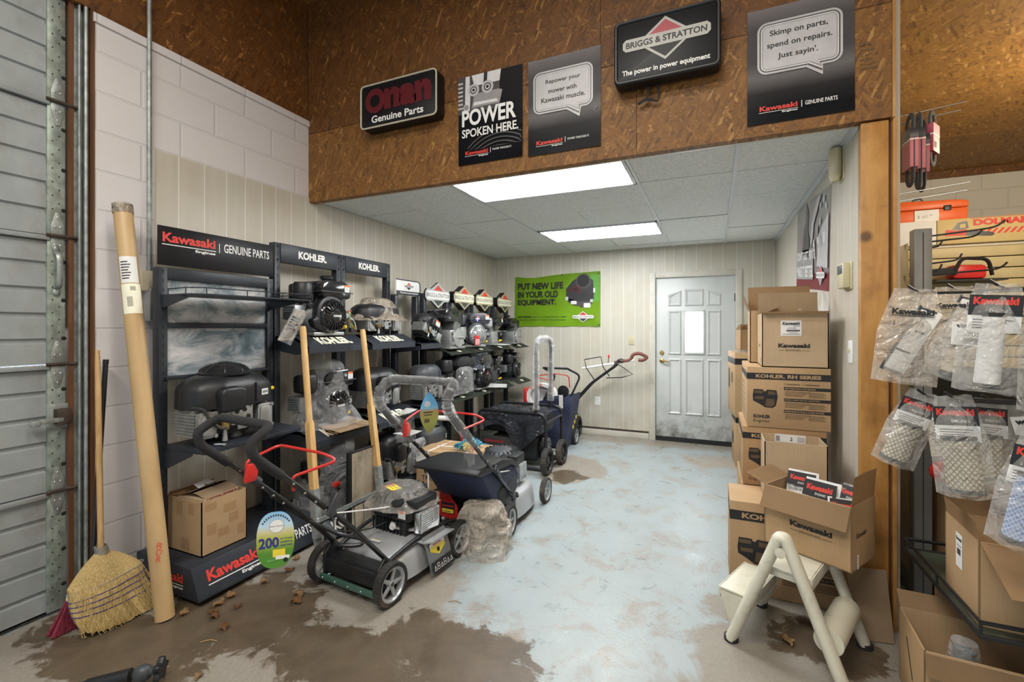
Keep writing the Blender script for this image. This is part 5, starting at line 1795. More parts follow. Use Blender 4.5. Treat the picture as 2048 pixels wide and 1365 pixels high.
for r in range(len(rings) - 1):
    for i in range(n):
        fs.append((r * n + i, r * n + (i + 1) % n, (r + 1) * n + (i + 1) % n, (r + 1) * n + i))
fs.append(tuple(range((len(rings) - 1) * n, len(rings) * n)))
mb._new(vs, fs, 0)
d = mb.build('deck', 'silver_paint', t, sharp=50)
sub = d.modifiers.new('smooth', 'SUBSURF')
sub.levels = sub.render_levels = 1
mb = MB()
mb.box(-0.215, 0.215, -0.045, 0.015, 0.075, 0.155, 0, 0.012)
mb.box(-0.20, 0.20, -0.03, 0.06, 0.12, 0.17, 0, 0.015)
mb.build('rear_flap', 'black_plastic', t)
mb = MB().box(-0.215, 0.215, -0.060, -0.046, 0.040, 0.072, 0, 0.003)
for i in range(5):
    mb.ball((-0.19 + i * 0.095, -0.061, 0.056), 0.005, 1, u=8, v=6)
mb.build('edge_strip', ['green_strip', 'chrome'], t)
for sx in (-1, 1):
    mb = MB()
    mb.prism([(-0.05, 0.06), (0.06, 0.06), (0.075, 0.16), (0.0, 0.225), (-0.05, 0.18)], sx * 0.185, sx * 0.205, 'X', 0, 0.006)
    mb.build('wheel_bracket', 'black_plastic', t)
mb = MB()
mb.tube(smooth([(0.185, 0.05, 0.185), (0.20, 0.25, 0.225), (0.215, 0.46, 0.235), (0.205, 0.60, 0.20)], 6), 0.012, 10)
mb.tube(smooth([(-0.185, 0.05, 0.185), (-0.20, 0.25, 0.225), (-0.215, 0.46, 0.235), (-0.205, 0.60, 0.20)], 6), 0.012, 10)
mb.tube([(-0.24, WB, 0.106), (0.25, WB, 0.106)], 0.008, 8)
mb.tube([(-0.24, 0, 0.106), (0.25, 0, 0.106)], 0.008, 8)
mb.build('side_rail', 'black_paint', t)
engine_m(t, (0.02, 0.34, 0.215), 0.0, (1.08, 1.06, 0.88))
# discharge chute with warning panel
mb = MB()
mb.sheet(lambda u, v: (0.235 + 0.04 * v + 0.012 * math.sin(v * 3), 0.245 + u * 0.20 + 0.03 * v, 0.235 - v * 0.215), 6, 8, 0.004)
mb.prism([(0.20, 0.245), (0.25, 0.245), (0.285, 0.275), (0.285, 0.48), (0.25, 0.46), (0.20, 0.46)], 0.205, 0.212, 'Z', 0)
mb.build('discharge_chute', 'silver_paint', t)
Mc = T(0.243, 0.255, 0.235) @ rotm(0, 0, PI / 2) @ rotm(0.0)
Mcs = Matrix(((0, -1.0, -0.19, 0.286), (1, 0, -0.14, 0.288), (0, 0, 1, 0.022), (0, 0, 0, 1)))
L = [(None, 0.0, 0.004, 0.19, 0.062, 'black_ink', 0, -0.004, Mcs)]
for k in range(6):
    x0 = 0.012 + k * 0.029
    if k in (1, 3):
        L.append((None, x0, 0.018, 0.022, 0.034, 'white_ink', 0, -0.005, Mcs))
        L.append((None, x0 + 0.003, 0.021, 0.016, 0.028, 'black_ink', 0, -0.0055, Mcs))
        L.append((None, x0 + 0.005, 0.032, 0.012, 0.005, 'white_ink', 0, -0.006, Mcs))
    else:
        L.append(([(x0, 0.018), (x0 + 0.024, 0.018), (x0 + 0.012, 0.048)], 0, 0, 0, 0, 'white_ink', 0, -0.005, Mcs))
        L.append(([(x0 + 0.005, 0.021), (x0 + 0.019, 0.021), (x0 + 0.012, 0.039)], 0, 0, 0, 0, 'black_ink', 0, -0.0055, Mcs))
L += [(None, 0.015, 0.145, 0.13, 0.020, 'paper', 0, -0.004, Mcs), (None, 0.015, 0.165, 0.13, 0.012, 'black_ink', 0, -0.004, Mcs), ('DANGER', 0.045, 0.149, 0.07, 0.012, 'red_ink', 0.02, -0.005, Mcs),
      ([(0.015, 0.145), (0.145, 0.145), (0.145, 0.125), (0.08, 0.092), (0.015, 0.125)][::-1], 0, 0, 0, 0, 'yellow_ink', 0, -0.004, Mcs), (arc(0.08, 0.12, 0.013, 0, 2 * PI, 12)[:-1], 0, 0, 0, 0, 'black_ink', 0, -0.005, Mcs)]
letters(t, L, 'warning_label')
letters(t, [(None, -0.10, 0.0, 0.07, 0.045, 'paper', 0, 0, T(0.06, 0.13, 0.2125) @ rotm(-PI / 2)), (None, -0.10, 0.02, 0.07, 0.012, 'yellow_ink', 0, -0.0005, T(0.06, 0.13, 0.2125) @ rotm(-PI / 2)), (None, 0.0, 0.0, 0.03, 0.006, 'paper', 0, 0, T(0.06, 0.16, 0.2125) @ rotm(-PI / 2)), (None, 0.0, 0.02, 0.05, 0.006, 'paper', 0, 0, T(0.06, 0.16, 0.2125) @ rotm(-PI / 2))], 'sticker')


def push_handle(t, hw, pts_lower, pts_loop, mat_low='gloss_black', wrap=None, r=0.0125, bail=True, cross=None):
    """two side tubes and a foam covered loop; pts as (y, z) in the side view"""
    for sx in (-1, 1):
        mb = MB().tube([(sx * hw, y, z) for y, z in pts_lower], r, 10)
        for k in range(5):
            f = 0.55 + 0.08 * k
            y = pts_lower[0][0] + (pts_lower[-1][0] - pts_lower[0][0]) * f
            z = pts_lower[0][1] + (pts_lower[-1][1] - pts_lower[0][1]) * f
            mb.cyl((sx * hw + r * 0.9, y, z), (sx * hw + r * 1.25, y, z), 0.005, seg=8, mi=1)
        mb.build('handle_tube', [mat_low, 'chrome'], t)
    P = [(-hw, y, z) for y, z in pts_loop] + [(hw, y, z) for y, z in pts_loop[::-1]]
    MB().tube(fillet(P, 0.075, 7), 0.0185 if wrap is None else 0.017, 12).build('grip', 'foam', t)
    if bail:
        y0, z0 = pts_loop[0]
        yb, zb = pts_loop[-1]
        h2 = hw - 0.035
        B = [(-h2, y0 + 0.08, z0 - 0.09), (-h2, y0 + 0.05, z0 - 0.005), (-h2, y0 + 0.22, z0 + 0.035), (h2 + 0.01, y0 + 0.22, z0 + 0.035), (h2 + 0.06, y0 + 0.26, z0 + 0.0), (h2, y0 + 0.07, z0 - 0.03), (h2, y0 + 0.08, z0 - 0.09)]
        mb = MB().tube(fillet(B, 0.04, 5), 0.0065, 8)
        mb.prism([(y0 + 0.05, z0 - 0.10), (y0 + 0.10, z0 - 0.10), (y0 + 0.11, z0 - 0.06), (y0 + 0.09, z0 - 0.02), (y0 + 0.06, z0 - 0.02)], -h2 - 0.01, -h2 + 0.012, 'X', 0, 0.004)
        mb.build('bail_lever', 'red_plastic', t)


push_handle(t, 0.185, [(0.06, 0.165), (-0.20, 0.455), (-0.60, 0.845)], [(-0.56, 0.80), (-0.675, 0.905), (-0.69, 0.96), (-0.60, 1.01)])
MB().cyl((-0.185, -0.485, 0.735), (-0.185, -0.42, 0.672), 0.021, seg=12).build('clamp', 'grey_plastic', t)
MB().cyl((-0.20, -0.33, 0.58), (-0.215, -0.33, 0.58), 0.015, seg=10).build('clamp_knob', 'grey_plastic', t)
mb = MB()
mb.cyl((0.20, -0.33, 0.58), (0.217, -0.33, 0.58), 0.016, seg=10)
mb.prism([(-0.36, 0.575), (-0.33, 0.55), (-0.285, 0.64), (-0.30, 0.66)], 0.196, 0.212, 'X', 0, 0.004)
mb.build('clamp_knob', 'grey_plastic', t)
mb = MB()
mb.tube(smooth([(-0.185, -0.16, 0.40), (-0.12, -0.02, 0.29), (-0.02, 0.05, 0.255), (0.0, 0.02, 0.24), (-0.10, -0.04, 0.24), (-0.185, 0.02, 0.22)], 6), 0.011, 8)
mb.build('height_lever', 'black_paint', t)
mb = MB()
mb.tube(smooth([(0.195, -0.32, 0.565), (0.12, -0.02, 0.465), (0.04, 0.21, 0.385)], 6), 0.0035, 6)
mb.build('starter_rope', 'white_ink', t)
mb = MB()
mb.tube(smooth([(-0.17, -0.55, 0.80), (-0.175, -0.42, 0.66), (-0.19, -0.2, 0.43), (-0.16, -0.02, 0.30), (-0.06, 0.12, 0.27), (0.0, 0.22, 0.29)], 6), 0.004, 6)
mb.tube(smooth([(-0.155, -0.60, 0.84), (-0.16, -0.52, 0.77)], 4), 0.0015, 5)
mb.build('control_cable', 'rubber', t)
film('plastic_bag', 'dusty clear plastic bag laid over the engine of the near mower', 'bag', (-1.70, 2.245, 0.375), -0.09, 'dusty_film', (0.18, 0.165), 0.09, 9, amp=0.18, flare=1.16, taper=0.3)
tg = thing('warning_tag', 'yellow warning card lying on the bag over the near mower engine', 'tag', (-1.72, 2.19, 0.462), -0.45)
MB().box(-0.05, 0.05, -0.032, 0.032, 0.0, 0.0015).build('card', 'yellow_ink', tg)
letters(tg, [(None, -0.05, 0.0, 0.018, 0.064, 'orange_ink', 0, 0, T(0, -0.032, 0.002) @ rotm(-PI / 2)), ('READ MANUAL', -0.025, 0.035, 0.065, 0.010, 'brown_ink', 0, 0, T(0, -0.032, 0.002) @ rotm(-PI / 2)), (None, -0.025, 0.016, 0.06, 0.004, 'brown_ink', 0, 0, T(0, -0.032, 0.002) @ rotm(-PI / 2))], 'print')
ml = thing('manual_packet', 'clear packet of white instruction papers on the near mower deck', 'papers', (-1.575, 2.21, 0.232), 0.55)
mb = MB().sheet(lambda u, v: (-0.13 + 0.26 * u, -0.055 + 0.11 * v, 0.014 + 0.028 * (0.5 - u) ** 2 * 4 + 0.006 * math.sin(v * 5)), 14, 6, 0.004)
mb.tube([(-0.125, -0.05, 0.043), (-0.125, 0.055, 0.045)], 0.018, 10)
mb.build('papers', 'paper', ml)
MB().sheet(lambda u, v: (-0.135 + 0.27 * u, -0.06 + 0.12 * v, 0.022 + 0.030 * (0.5 - u) ** 2 * 4 + 0.006 * math.sin(v * 5)), 10, 6, 0.001).build('packet', 'clear_film', ml)
# oval card hanging from the handle
tg = thing('hang_tag', 'blue and green oval card reading 200 hanging from the near mower handle', 'tag', (-1.597, 1.30, 0.553), 0.75)
tw, th_ = 0.068, 0.112
oval = [(tw * (abs(math.cos(a)) ** 0.75) * (1 if math.cos(a) > 0 else -1), th_ * (abs(math.sin(a)) ** 0.85) * (1 if math.sin(a) > 0 else -1)) for a in [2 * PI * i / 40 for i in range(40)]]
print_gradient('tag_print', [(0.44, (0.09, 0.26, 0.04)), (0.49, (0.42, 0.46, 0.08)), (0.515, (0.62, 0.56, 0.30)), (0.54, (0.50, 0.68, 0.80)), (0.61, (0.16, 0.42, 0.72))])
MATS['tag_print'].node_tree.nodes['Mapping'].inputs['Location'].default_value = (0, 0, 0.46)
MB().prism(oval, -0.001, 0.001, 'Y').build('card', 'tag_print', tg)
L = [('200', -0.060, -0.030, 0.072, 0.042, 'blue_ink', 0.03, -0.002)]
for k, s_ in enumerate(('ans d\'usage', 'combiné en', 'seule tonte')):
    L.append((s_, 0.017, -0.001 - 0.013 * k, 0.044, 0.008, 'blue_ink', 0.01, -0.002))
L += [(arc(0.004, 0.055, 0.027, 0, 2 * PI, 24)[:-1], 0, 0, 0, 0, 'ink_mid', 0, -0.0016), (arc(0.004, 0.055, 0.0255, 0, 2 * PI, 24)[:-1], 0, 0, 0, 0, 'white_ink', 0, -0.0018), ('Maison & Jardin', -0.021, 0.051, 0.05, 0.007, 'ink_dark', 0, -0.0022)]
L += [(None, -0.01, -0.068, 0.045, 0.03, 'yellow_ink', 0, -0.002), (None, 0.0, -0.078, 0.05, 0.014, 'white_ink', 0, -0.0024), (arc(0.036, -0.083, 0.009, 0, 2 * PI, 12)[:-1], 0, 0, 0, 0, 'black_ink', 0, -0.0028), (None, -0.03, -0.085, 0.03, 0.01, 'green_ink', 0, -0.0024)]
for k in range(13):
    a = 2.45 - k * 0.145
    L.append((None, -0.0025, 0, 0.005, 0.007, 'ink_dark', 0, -0.002, T(0.002 + 0.058 * math.cos(a), 0, 0.02 + 0.075 * math.sin(a), 0, -(a - PI / 2), 0)))
letters(tg, L, 'print')
MB().tube([(0.0, 0, 0.108), (0.0, 0.0, 0.262)], 0.0012, 5).build('string', 'black_ink', tg)

# ---- the second mower, rear bag type
t = thing('lawn_mower', 'silver push mower with black rear hood and film-wrapped handle beside the strapped box', 'lawn mower', (-1.50, 2.80, 0), 0.0)
for x, y in ((-0.25, 0.0), (0.25, 0.0), (-0.25, 0.68), (0.27, 0.68)):
    wheel(t, x, y, 0.105 if y < .3 else 0.098, 0.04, 1)
mb = MB()
plan = [(-0.20, 0.05), (0.20, 0.05), (0.235, 0.20), (0.245, 0.40), (0.22, 0.58), (0.12, 0.70), (-0.12, 0.70), (-0.22, 0.58), (-0.24, 0.40), (-0.23, 0.20)]
cx, cy, n = 0.0, 0.38, 10
rings = [(1.04, 0.05), (1.03, 0.06), (1.0, 0.12), (0.95, 0.185), (0.82, 0.215), (0.55, 0.225), (0.3, 0.226)]
vs = [(cx + (x - cx) * k, cy + (y - cy) * k, z) for k, z in rings for x, y in plan]
fs = []
for r in range(len(rings) - 1):
    for i in range(n):
        fs.append((r * n + i, r * n + (i + 1) % n, (r + 1) * n + (i + 1) % n, (r + 1) * n + i))
fs.append(tuple(range((len(rings) - 1) * n, len(rings) * n)))
mb._new(vs, fs, 0)
d = mb.build('deck', 'silver_paint', t, sharp=50)
sub = d.modifiers.new('smooth', 'SUBSURF')
sub.levels = sub.render_levels = 1
engine_m(t, (0.02, 0.40, 0.225), 0.0, (0.92, 0.92, 0.92))
mb = MB()
mb.prism([(-0.40, 0.515), (-0.34, 0.50), (0.10, 0.455), (0.22, 0.40), (0.24, 0.42), (0.12, 0.49), (-0.05, 0.53), (-0.36, 0.545), (-0.40, 0.53)], -0.23, 0.23, 'X', 0, 0.012)
mb.build('hood', 'black_plastic', t)
mb = MB()
mb.prism([(-0.33, 0.50), (0.20, 0.44), (0.26, 0.26), (0.16, 0.19), (-0.02, 0.20), (-0.16, 0.30)], -0.21, 0.215, 'X', 0, 0.025)
mb.build('grass_bag', 'navy_fabric', t)
mb = MB()
mb.prism([(-0.10, 0.33), (0.16, 0.36), (0.20, 0.10), (-0.06, 0.07)], -0.20, 0.222, 'X', 0, 0.01)
mb.build('rear_housing', 'black_plastic', t)
mb = MB()
mb.prism([(-0.215, 0.33), (-0.20, 0.335), (-0.08, 0.19), (-0.075, 0.09), (-0.225, 0.11)], -0.112, -0.104, 'Y', 0, 0.002)
mb.prism([(-0.10, 0.12), (-0.10, 0.33), (-0.02, 0.30), (-0.02, 0.12)], -0.228, -0.215, 'X', 0, 0.002)
mb.build('side_shield', 'red_plastic', t)
letters(t, [(None, -0.205, 0.135, 0.105, 0.075, 'black_ink', 0, -0.1135), (None, -0.198, 0.140, 0.09, 0.026, 'yellow_ink', 0, -0.114), ('READY START', -0.195, 0.180, 0.085, 0.012, 'red_ink', 0.03, -0.114), (None, -0.19, 0.148, 0.06, 0.004, 'black_ink', 0, -0.1145)], 'warning_label')
push_handle(t, 0.225, [(0.16, 0.20), (-0.02, 0.355), (-0.66, 0.90)], [(-0.60, 0.845), (-0.72, 0.955), (-0.74, 1.03), (-0.64, 1.10)])
for sx in (-1, 1):
    mb = MB()
    mb.cyl((sx * 0.235, -0.16, 0.475), (sx * 0.255, -0.16, 0.475), 0.017, seg=12)
    mb.prism([(-0.20, 0.50), (-0.12, 0.42), (-0.10, 0.435), (-0.175, 0.535)], sx * 0.232, sx * 0.246, 'X', 0, 0.004)
    mb.build('clamp_knob', 'grey_plastic', t)
mb = MB().tube(smooth([(0.23, -0.10, 0.46), (0.20, 0.15, 0.40), (0.10, 0.32, 0.37)], 5), 0.004, 6)
mb.build('starter_rope', 'white_ink', t)
mb = MB().prism(arc(0.10, 0.22, 0.05, 0, PI, 8) + arc(0.10, 0.22, 0.028, PI, 0, 8), 0.245, 0.262, 'X', 0, 0.004)
mb.build('lift_lever', 'black_plastic', t)
mb = MB()
P = [(-0.225, y, z) for y, z in ((-0.58, 0.83), (-0.72, 0.955), (-0.74, 1.03), (-0.64, 1.10))]
P += [(0.225, y, z) for y, z in ((-0.64, 1.10), (-0.74, 1.03), (-0.72, 0.955), (-0.40, 0.68))]
path = fillet(P, 0.075, 10)
dense = []
for a, bq in zip(path, path[1:]):
    for k in range(6):
        dense.append(a + (bq - a) * (k / 6))
rr = [0.027 + 0.011 * noise.noise(Vector((i * 0.35, 1.7, 0))) + 0.006 * noise.noise(Vector((i * 1.1, 4, 0))) for i in range(len(dense))]
wr = thing('film_wrap', 'clear bubble film wrapped round the second mower handle', 'plastic wrap', (-1.50, 2.80, 0), 0.0)
mb = MB().tube(dense, rr, 14, caps=False)
mb.grid(lambda u, v: (-0.225 - 0.03 + 0.11 * u + 0.02 * v, -0.56 + 0.05 * u, 0.86 - 0.16 * v + 0.015 * math.sin(u * 9)), 12, 8)
mb.grid(lambda u, v: (0.225 - 0.09 + 0.10 * u, -0.40 - 0.05 * u, 0.70 - 0.11 * v + 0.015 * math.sin(u * 9)), 12, 8)
mb.build('film', 'clear_film', wr)
tg = thing('hang_tag', 'leaf shaped blue and brown card hanging from the second mower handle', 'tag', (-1.475, 2.20, 0.915), 0.9)
leaf = [(0.055 * math.sin(PI * i / 14) ** 0.8, 0.12 - 0.24 * i / 14) for i in range(15)]
leaf = leaf + [(-x, z) for x, z in leaf[-2:0:-1]]
print_gradient('tag_print_two', [(0.36, (0.20, 0.16, 0.07)), (0.45, (0.26, 0.30, 0.07)), (0.505, (0.34, 0.24, 0.10)), (0.52, (0.16, 0.42, 0.62)), (0.62, (0.10, 0.34, 0.68))])
MATS['tag_print_two'].node_tree.nodes['Mapping'].inputs['Location'].default_value = (0, 0, 0.47)
MB().prism(leaf, -0.001, 0.001, 'Y').build('card', 'tag_print_two', tg)
letters(tg, [(arc(-0.012, 0.05, 0.018, 0, 2 * PI, 14)[:-1], 0, 0, 0, 0, 'ink_light', 0, -0.0016), (None, -0.035, 0.0, 0.055, 0.006, 'ink_dark', 0, -0.0016), (None, -0.03, -0.014, 0.045, 0.005, 'ink_dark', 0, -0.0016), (None, -0.03, -0.055, 0.03, 0.022, 'brown_ink', 0, -0.0016)], 'print')
film('plastic_bag', 'crumpled brownish plastic bag standing on the floor in front of the second mower', 'bag', (-1.33, 2.585, 0.0), 0.2, 'beige_film', (0.17, 0.13), 0.29, 4, amp=0.36, flare=0.98, m=22, n=40, sq=2.1, taper=0.22)

# ---- portable generator
t = thing('generator', 'portable generator in a black tube frame under black plastic', 'generator', (-1.48, 4.19, 0), 0)
GW, GD, GH = 0.73, 0.50, 0.56
for y in (0.0, GD):
    mb = MB()
    P = [(-GW, y, 0.10), (-GW, y, GH), (0, y, GH), (0, y, 0.02), (-GW, y, 0.02)]
    mb.tube(fillet(P[:4], 0.09, 6) + [Vector((-0.05, y, 0.02)), Vector((-GW, y, 0.02)), Vector((-GW, y, 0.10))], 0.016, 10)
    mb.build('frame_hoop', 'black_paint', t)
for x, z in ((0.0, 0.47), (0.0, 0.06), (-GW, 0.47), (-GW, 0.06), (-GW * .5, 0.04)):
    MB().tube([(x, 0, z), (x, GD, z)], 0.014, 8).build('cross_tube', 'black_paint', t)
mb = MB()
mb.box(-0.62, -0.12, 0.08, 0.42, 0.06, 0.30, 0, 0.03)
mb.lathe([(0, 0), (0.11, 0), (0.115, 0.02), (0.10, 0.05), (0.03, 0.06), (0, 0.06)], T(-0.115, 0.22, 0.19, 0, PI / 2), 28)
mb.build('engine', 'black_plastic', t)
mb = MB()
Mg = T(-0.055, 0.22, 0.19, 0, PI / 2)
mb.lathe([(0, 0), (0.085, 0), (0.088, 0.006), (0, 0.01)], Mg, 24)
for ring_, nn in ((0.03, 7), (0.052, 12), (0.072, 17)):
    for i in range(nn):
        a = 2 * PI * i / nn
        mb.cyl(Mg @ Vector((ring_ * math.cos(a), ring_ * math.sin(a), 0.009)), Mg @ Vector((ring_ * math.cos(a), ring_ * math.sin(a), 0.012)), 0.007, seg=8, mi=1)
mb.build('recoil_grille', ['grey_ink', 'shadow_gap'], t)
MB().box(-0.68, -0.06, 0.05, 0.45, 0.33, 0.50, 0, 0.04).build('fuel_tank', 'black_plastic', t)
mb = MB().box(-0.70, -0.25, -0.012, 0.03, 0.13, 0.30, 0, 0.008)
mb.build('control_panel', 'ink_dark', t)
letters(t, [(None, -0.66, 0.24, 0.22, 0.025, 'dark_red_ink', 0, -0.013)] + [(arc(-0.62 + 0.09 * k, 0.19, 0.022, 0, 2 * PI, 12)[:-1], 0, 0, 0, 0, 'grey_ink', 0, -0.013) for k in range(4)], 'panel_print')
for y in (-0.07, GD - 0.17):
    wheel(t, 0.055 if y > 0 else 0.03, y + 0.02 if y < 0 else y, 0.125, 0.055, 1, hub='black_paint', spokes=8)
MB().tube([(0.06, 0.33, 0.125), (-GW, 0.33, 0.125)], 0.01, 8).build('axle', 'steel', t)
P = fillet([(-0.10, 0.0, 0.56), (-0.10, 0.0, 1.28), (-0.10, 0.44, 1.28), (-0.10, 0.44, 0.56)], 0.12, 8)
MB().tube(P, 0.017, 10).build('lift_handle', 'black_paint', t)
wr = thing('film_wrap', 'cloudy white plastic film round the generator lifting handle', 'plastic wrap', (-1.48, 4.19, 0), 0)
dense = []
for a, bq in zip(P, P[1:]):
    k_ = max(2, int((bq - a).length / 0.02))
    for k in range(k_):
        dense.append(a + (bq - a) * (k / k_))
rr = [0.034 + 0.014 * noise.noise(Vector((i * 0.12, 9.7, 0))) + 0.008 * noise.noise(Vector((i * 0.5, 2.2, 0))) for i in range(len(dense))]
MB().tube(dense[2:-2], rr[2:-2], 14, caps=False).build('film', 'white_film', wr)
ps = thing('plastic_sheet', 'shiny black plastic sheet draped over the generator tank and front rail', 'plastic sheet', (-1.48, 4.19, 0), 0)


def drape(u, v):
    # u along the rail, v from the back over the top and down the front
    x = -GW + 0.02 + u * (GW - 0.04)
    hang = 0.10 + 0.20 * math.exp(-((u - 0.68) / 0.22) ** 2) + 0.05 * math.exp(-((u - 0.05) / 0.1) ** 2)
    nz = noise.noise(Vector((u * 5, v * 4, 1.3))) * 0.02 + abs(noise.noise(Vector((u * 11, v * 7, 5.1)))) * 0.02
    if v < 0.5:
        return (x, 0.46 - v * 0.86, 0.535 + nz * 1.3 + 0.045 * math.sin(v * 6.28) * (0.5 + 0.5 * math.sin(u * 4)))
    w = (v - 0.5) / 0.5
    return (x + 0.03 * math.sin(w * 5 + u * 9) * w, 0.03 - 0.055 * min(1, w * 5) - nz - 0.02 * w * math.sin(u * 17), 0.545 + 0.02 * (1 - w) - hang * w * 1.15)


MB().sheet(drape, 30, 22, 0.002).build('sheet', 'black_film', ps, sharp=14)

# ---- machines behind the generator
t = thing('lawn_mower', 'mower with a tall dark blue grass bag standing by the back wall', 'lawn mower', (-1.69, 5.16, 0), 0)
mb = MB()
mb.grid(lambda u, v: None or (lambda a, k: (k * 0.20 * max(-1, min(1, 1.5 * math.cos(a))) + 0.03 * v, k * 0.16 * max(-1, min(1, 1.5 * math.sin(a))) + 0.03 * v + 0.012 * math.sin(v * 9 + a * 3), 0.02 + v * 0.56 + 0.06 * v * math.cos(a)))(2 * PI * u, 0.72 + 0.33 * v), 40, 12, wrap=True)
mb.box(-0.13, 0.13, -0.10, 0.10, 0.015, 0.03)
mb.build('grass_bag', 'navy_fabric', t)
letters(t, [(None, 0.02 + 0.03 * k % 2, 0.24 + 0.05 * k, 0.05, 0.04, 'yellow_ink', 0, 0, T(0.222 + 0.012 * k, -0.06, 0, 0, -0.2, PI / 2)) for k in range(3)], 'sticker')
for sx in (-0.16, 0.14):
    mb = MB()
    mb.tube(fillet([(sx - 0.06, -0.10, 0.36), (sx + 0.06, -0.02, 0.64), (sx + 0.14, 0.04, 0.84), (sx + 0.03, 0.0, 0.90), (sx + 0.0, -0.02, 0.92)], 0.06, 5), 0.012, 8)
    mb.build('handle_tube', 'black_paint', t)
MB().tube([(-0.16, -0.02, 0.92), (0.14, -0.02, 0.92)], 0.013, 8).build('grip', 'foam', t)
MB().tube(fillet([(-0.05, 0, 0.62), (-0.03, 0, 0.76), (-0.28, -0.03, 0.82), (0.02, -0.06, 0.86), (0.16, -0.03, 0.84), (0.16, 0, 0.70)], 0.04, 5), 0.006, 8).build('bail_lever', 'red_plastic', t)
mb = MB().lathe([(0, 0), (0.065, 0), (0.068, 0.02), (0, 0.03)], T(0.10, -0.04, 0.66, PI / 2), 20)
mb.build('control_disc', 'black_plastic', t)
for x in (-0.23, 0.17):
    wheel(t, x, 0.20, 0.10, 0.04, 1)
MB().box(-0.20, 0.15, 0.14, 0.31, 0.06, 0.2, 0, 0.04).build('deck', 'black_plastic', t)
MB().box(-0.012, 0.012, 0, 0.002, -0.07, 0.07).build('hang_card', 'paper', t, loc=(0.115, -0.19, 0.56), rot=(0.15, 0, 0.2)).scale = (1.9, 1, 1.1)

t = thing('power_blower', 'wheeled blower with white ring housing and orange letters behind the generator', 'blower', (-1.98, 5.48, 0), 0.0)
t.scale = (1, 1, 0.87)
mb = MB()
Mr = T(0, 0, 0.60, PI / 2, 0, 0)
mb.lathe([(0.155, -0.05), (0.20, -0.05), (0.205, 0.0), (0.20, 0.05), (0.155, 0.05)], Mr, 36, closed=True)
mb.lathe([(0, 0.0), (0.155, 0.0), (0.155, -0.03), (0, -0.03)], Mr, 36, mi=1)
mb.build('ring_housing', ['paper', 'ink_light'], t)
L = []
for i, ch in enumerate('POWER'):
    a = 2.35 - i * 0.20
    L.append((ch, -0.018, 0, 0.034, 0.036, 'orange_ink', 0.03, -0.052, T(0.160 * math.cos(a), 0, 0.60 + 0.160 * math.sin(a), 0, -(a - PI / 2), 0)))
letters(t, L)
mb = MB().box(-0.24, -0.19, -0.06, 0.06, 0.44, 0.72, 0, 0.02)
mb.build('side_shield', 'red_plastic', t)
mb = MB().box(0.02, 0.24, -0.02, 0.08, 0.38, 0.60, 0, 0.02)
fins(mb, 0.03, 0.23, -0.03, -0.02, 0.40, 0.56, 6)
mb.box(0.05, 0.20, 0, 0.08, 0.60, 0.66, 0, 0.01)
mb.cyl((0.10, 0.04, 0.66), (0.10, 0.05, 0.69), 0.035, seg=14)
mb.build('engine', 'black_plastic', t)
MB().box(0.12, 0.22, -0.036, -0.02, 0.50, 0.585, 0, 0.006).build('fuel_tank', 'red_plastic', t)
mb = MB()
for sx in (-0.15, 0.15):
    mb.tube([(sx, 0.0, 0.42), (sx * 1.2, 0.06, 0.02)], 0.012, 8)
mb.tube([(-0.17, 0.035, 0.20), (0.17, 0.035, 0.20)], 0.012, 8)
mb.build('stand', 'black_paint', t)

t = thing('snow_thrower', 'walk-behind machine with long bar handles and a brown curved grip by the back wall', 'snow thrower', (-1.50, 5.72, 0), 0)
mb = MB()
mb.box(-0.46, -0.12, -0.08, 0.16, 0.10, 0.32, 0, 0.04)
mb.build('engine_housing', 'black_plastic', t)
for y in (-0.10, 0.08):
    MB().tube(fillet([(-0.20, y, 0.36), (0.10, y, 0.70), (0.40, y, 0.93), (0.44, y + 0.02, 1.0), (0.50, y, 0.98)], 0.05, 5), 0.013, 8).build('handle_tube', 'black_paint', t)
MB().tube([(0.44, -0.08, 1.0), (0.44, 0.10, 1.0)], 0.012, 8).build('cross_tube', 'black_paint', t)
MB().tube([(-0.02, -0.02, 0.88), (0.36, -0.02, 0.95), (0.62, -0.02, 1.0)], 0.015, 8).build('shift_bar', 'paper', t)
mb = MB().tube(fillet([(0.38, -0.02, 0.965), (0.58, -0.02, 1.0), (0.60, -0.02, 1.07), (0.68, -0.02, 1.09), (0.78, -0.02, 1.04), (0.72, -0.02, 1.0), (0.67, -0.02, 1.005)], 0.035, 5), 0.020, 10)
M('grip_brown', (0.17, 0.05, 0.035), 0.6)
mb.build('grip', 'grip_brown', t)
for P in ([(0.16, -0.11, 0.74), (0.06, -0.15, 0.90), (0.04, -0.16, 1.0), (0.24, -0.14, 1.04), (0.26, -0.12, 0.92), (0.34, -0.11, 0.80)], [(0.30, -0.11, 0.78), (0.50, -0.15, 0.80), (0.62, -0.14, 0.84), (0.50, -0.12, 0.92), (0.44, -0.11, 0.95)]):
    MB().tube(P, 0.006, 6).build('wire_lever', 'black_paint', t)
mb = MB().tube([(0.30, -0.02, 0.94), (0.31, -0.02, 1.02)], 0.004, 6)
mb.ball((0.312, -0.02, 1.04), (0.012, 0.012, 0.022), 1, u=10, v=8)
mb.build('throttle_lever', ['black_paint', 'red_plastic'], t)
for x in (-0.49, -0.10):
    wheel(t, x, 0.02, 0.13, 0.06, 1, hub='black_paint')
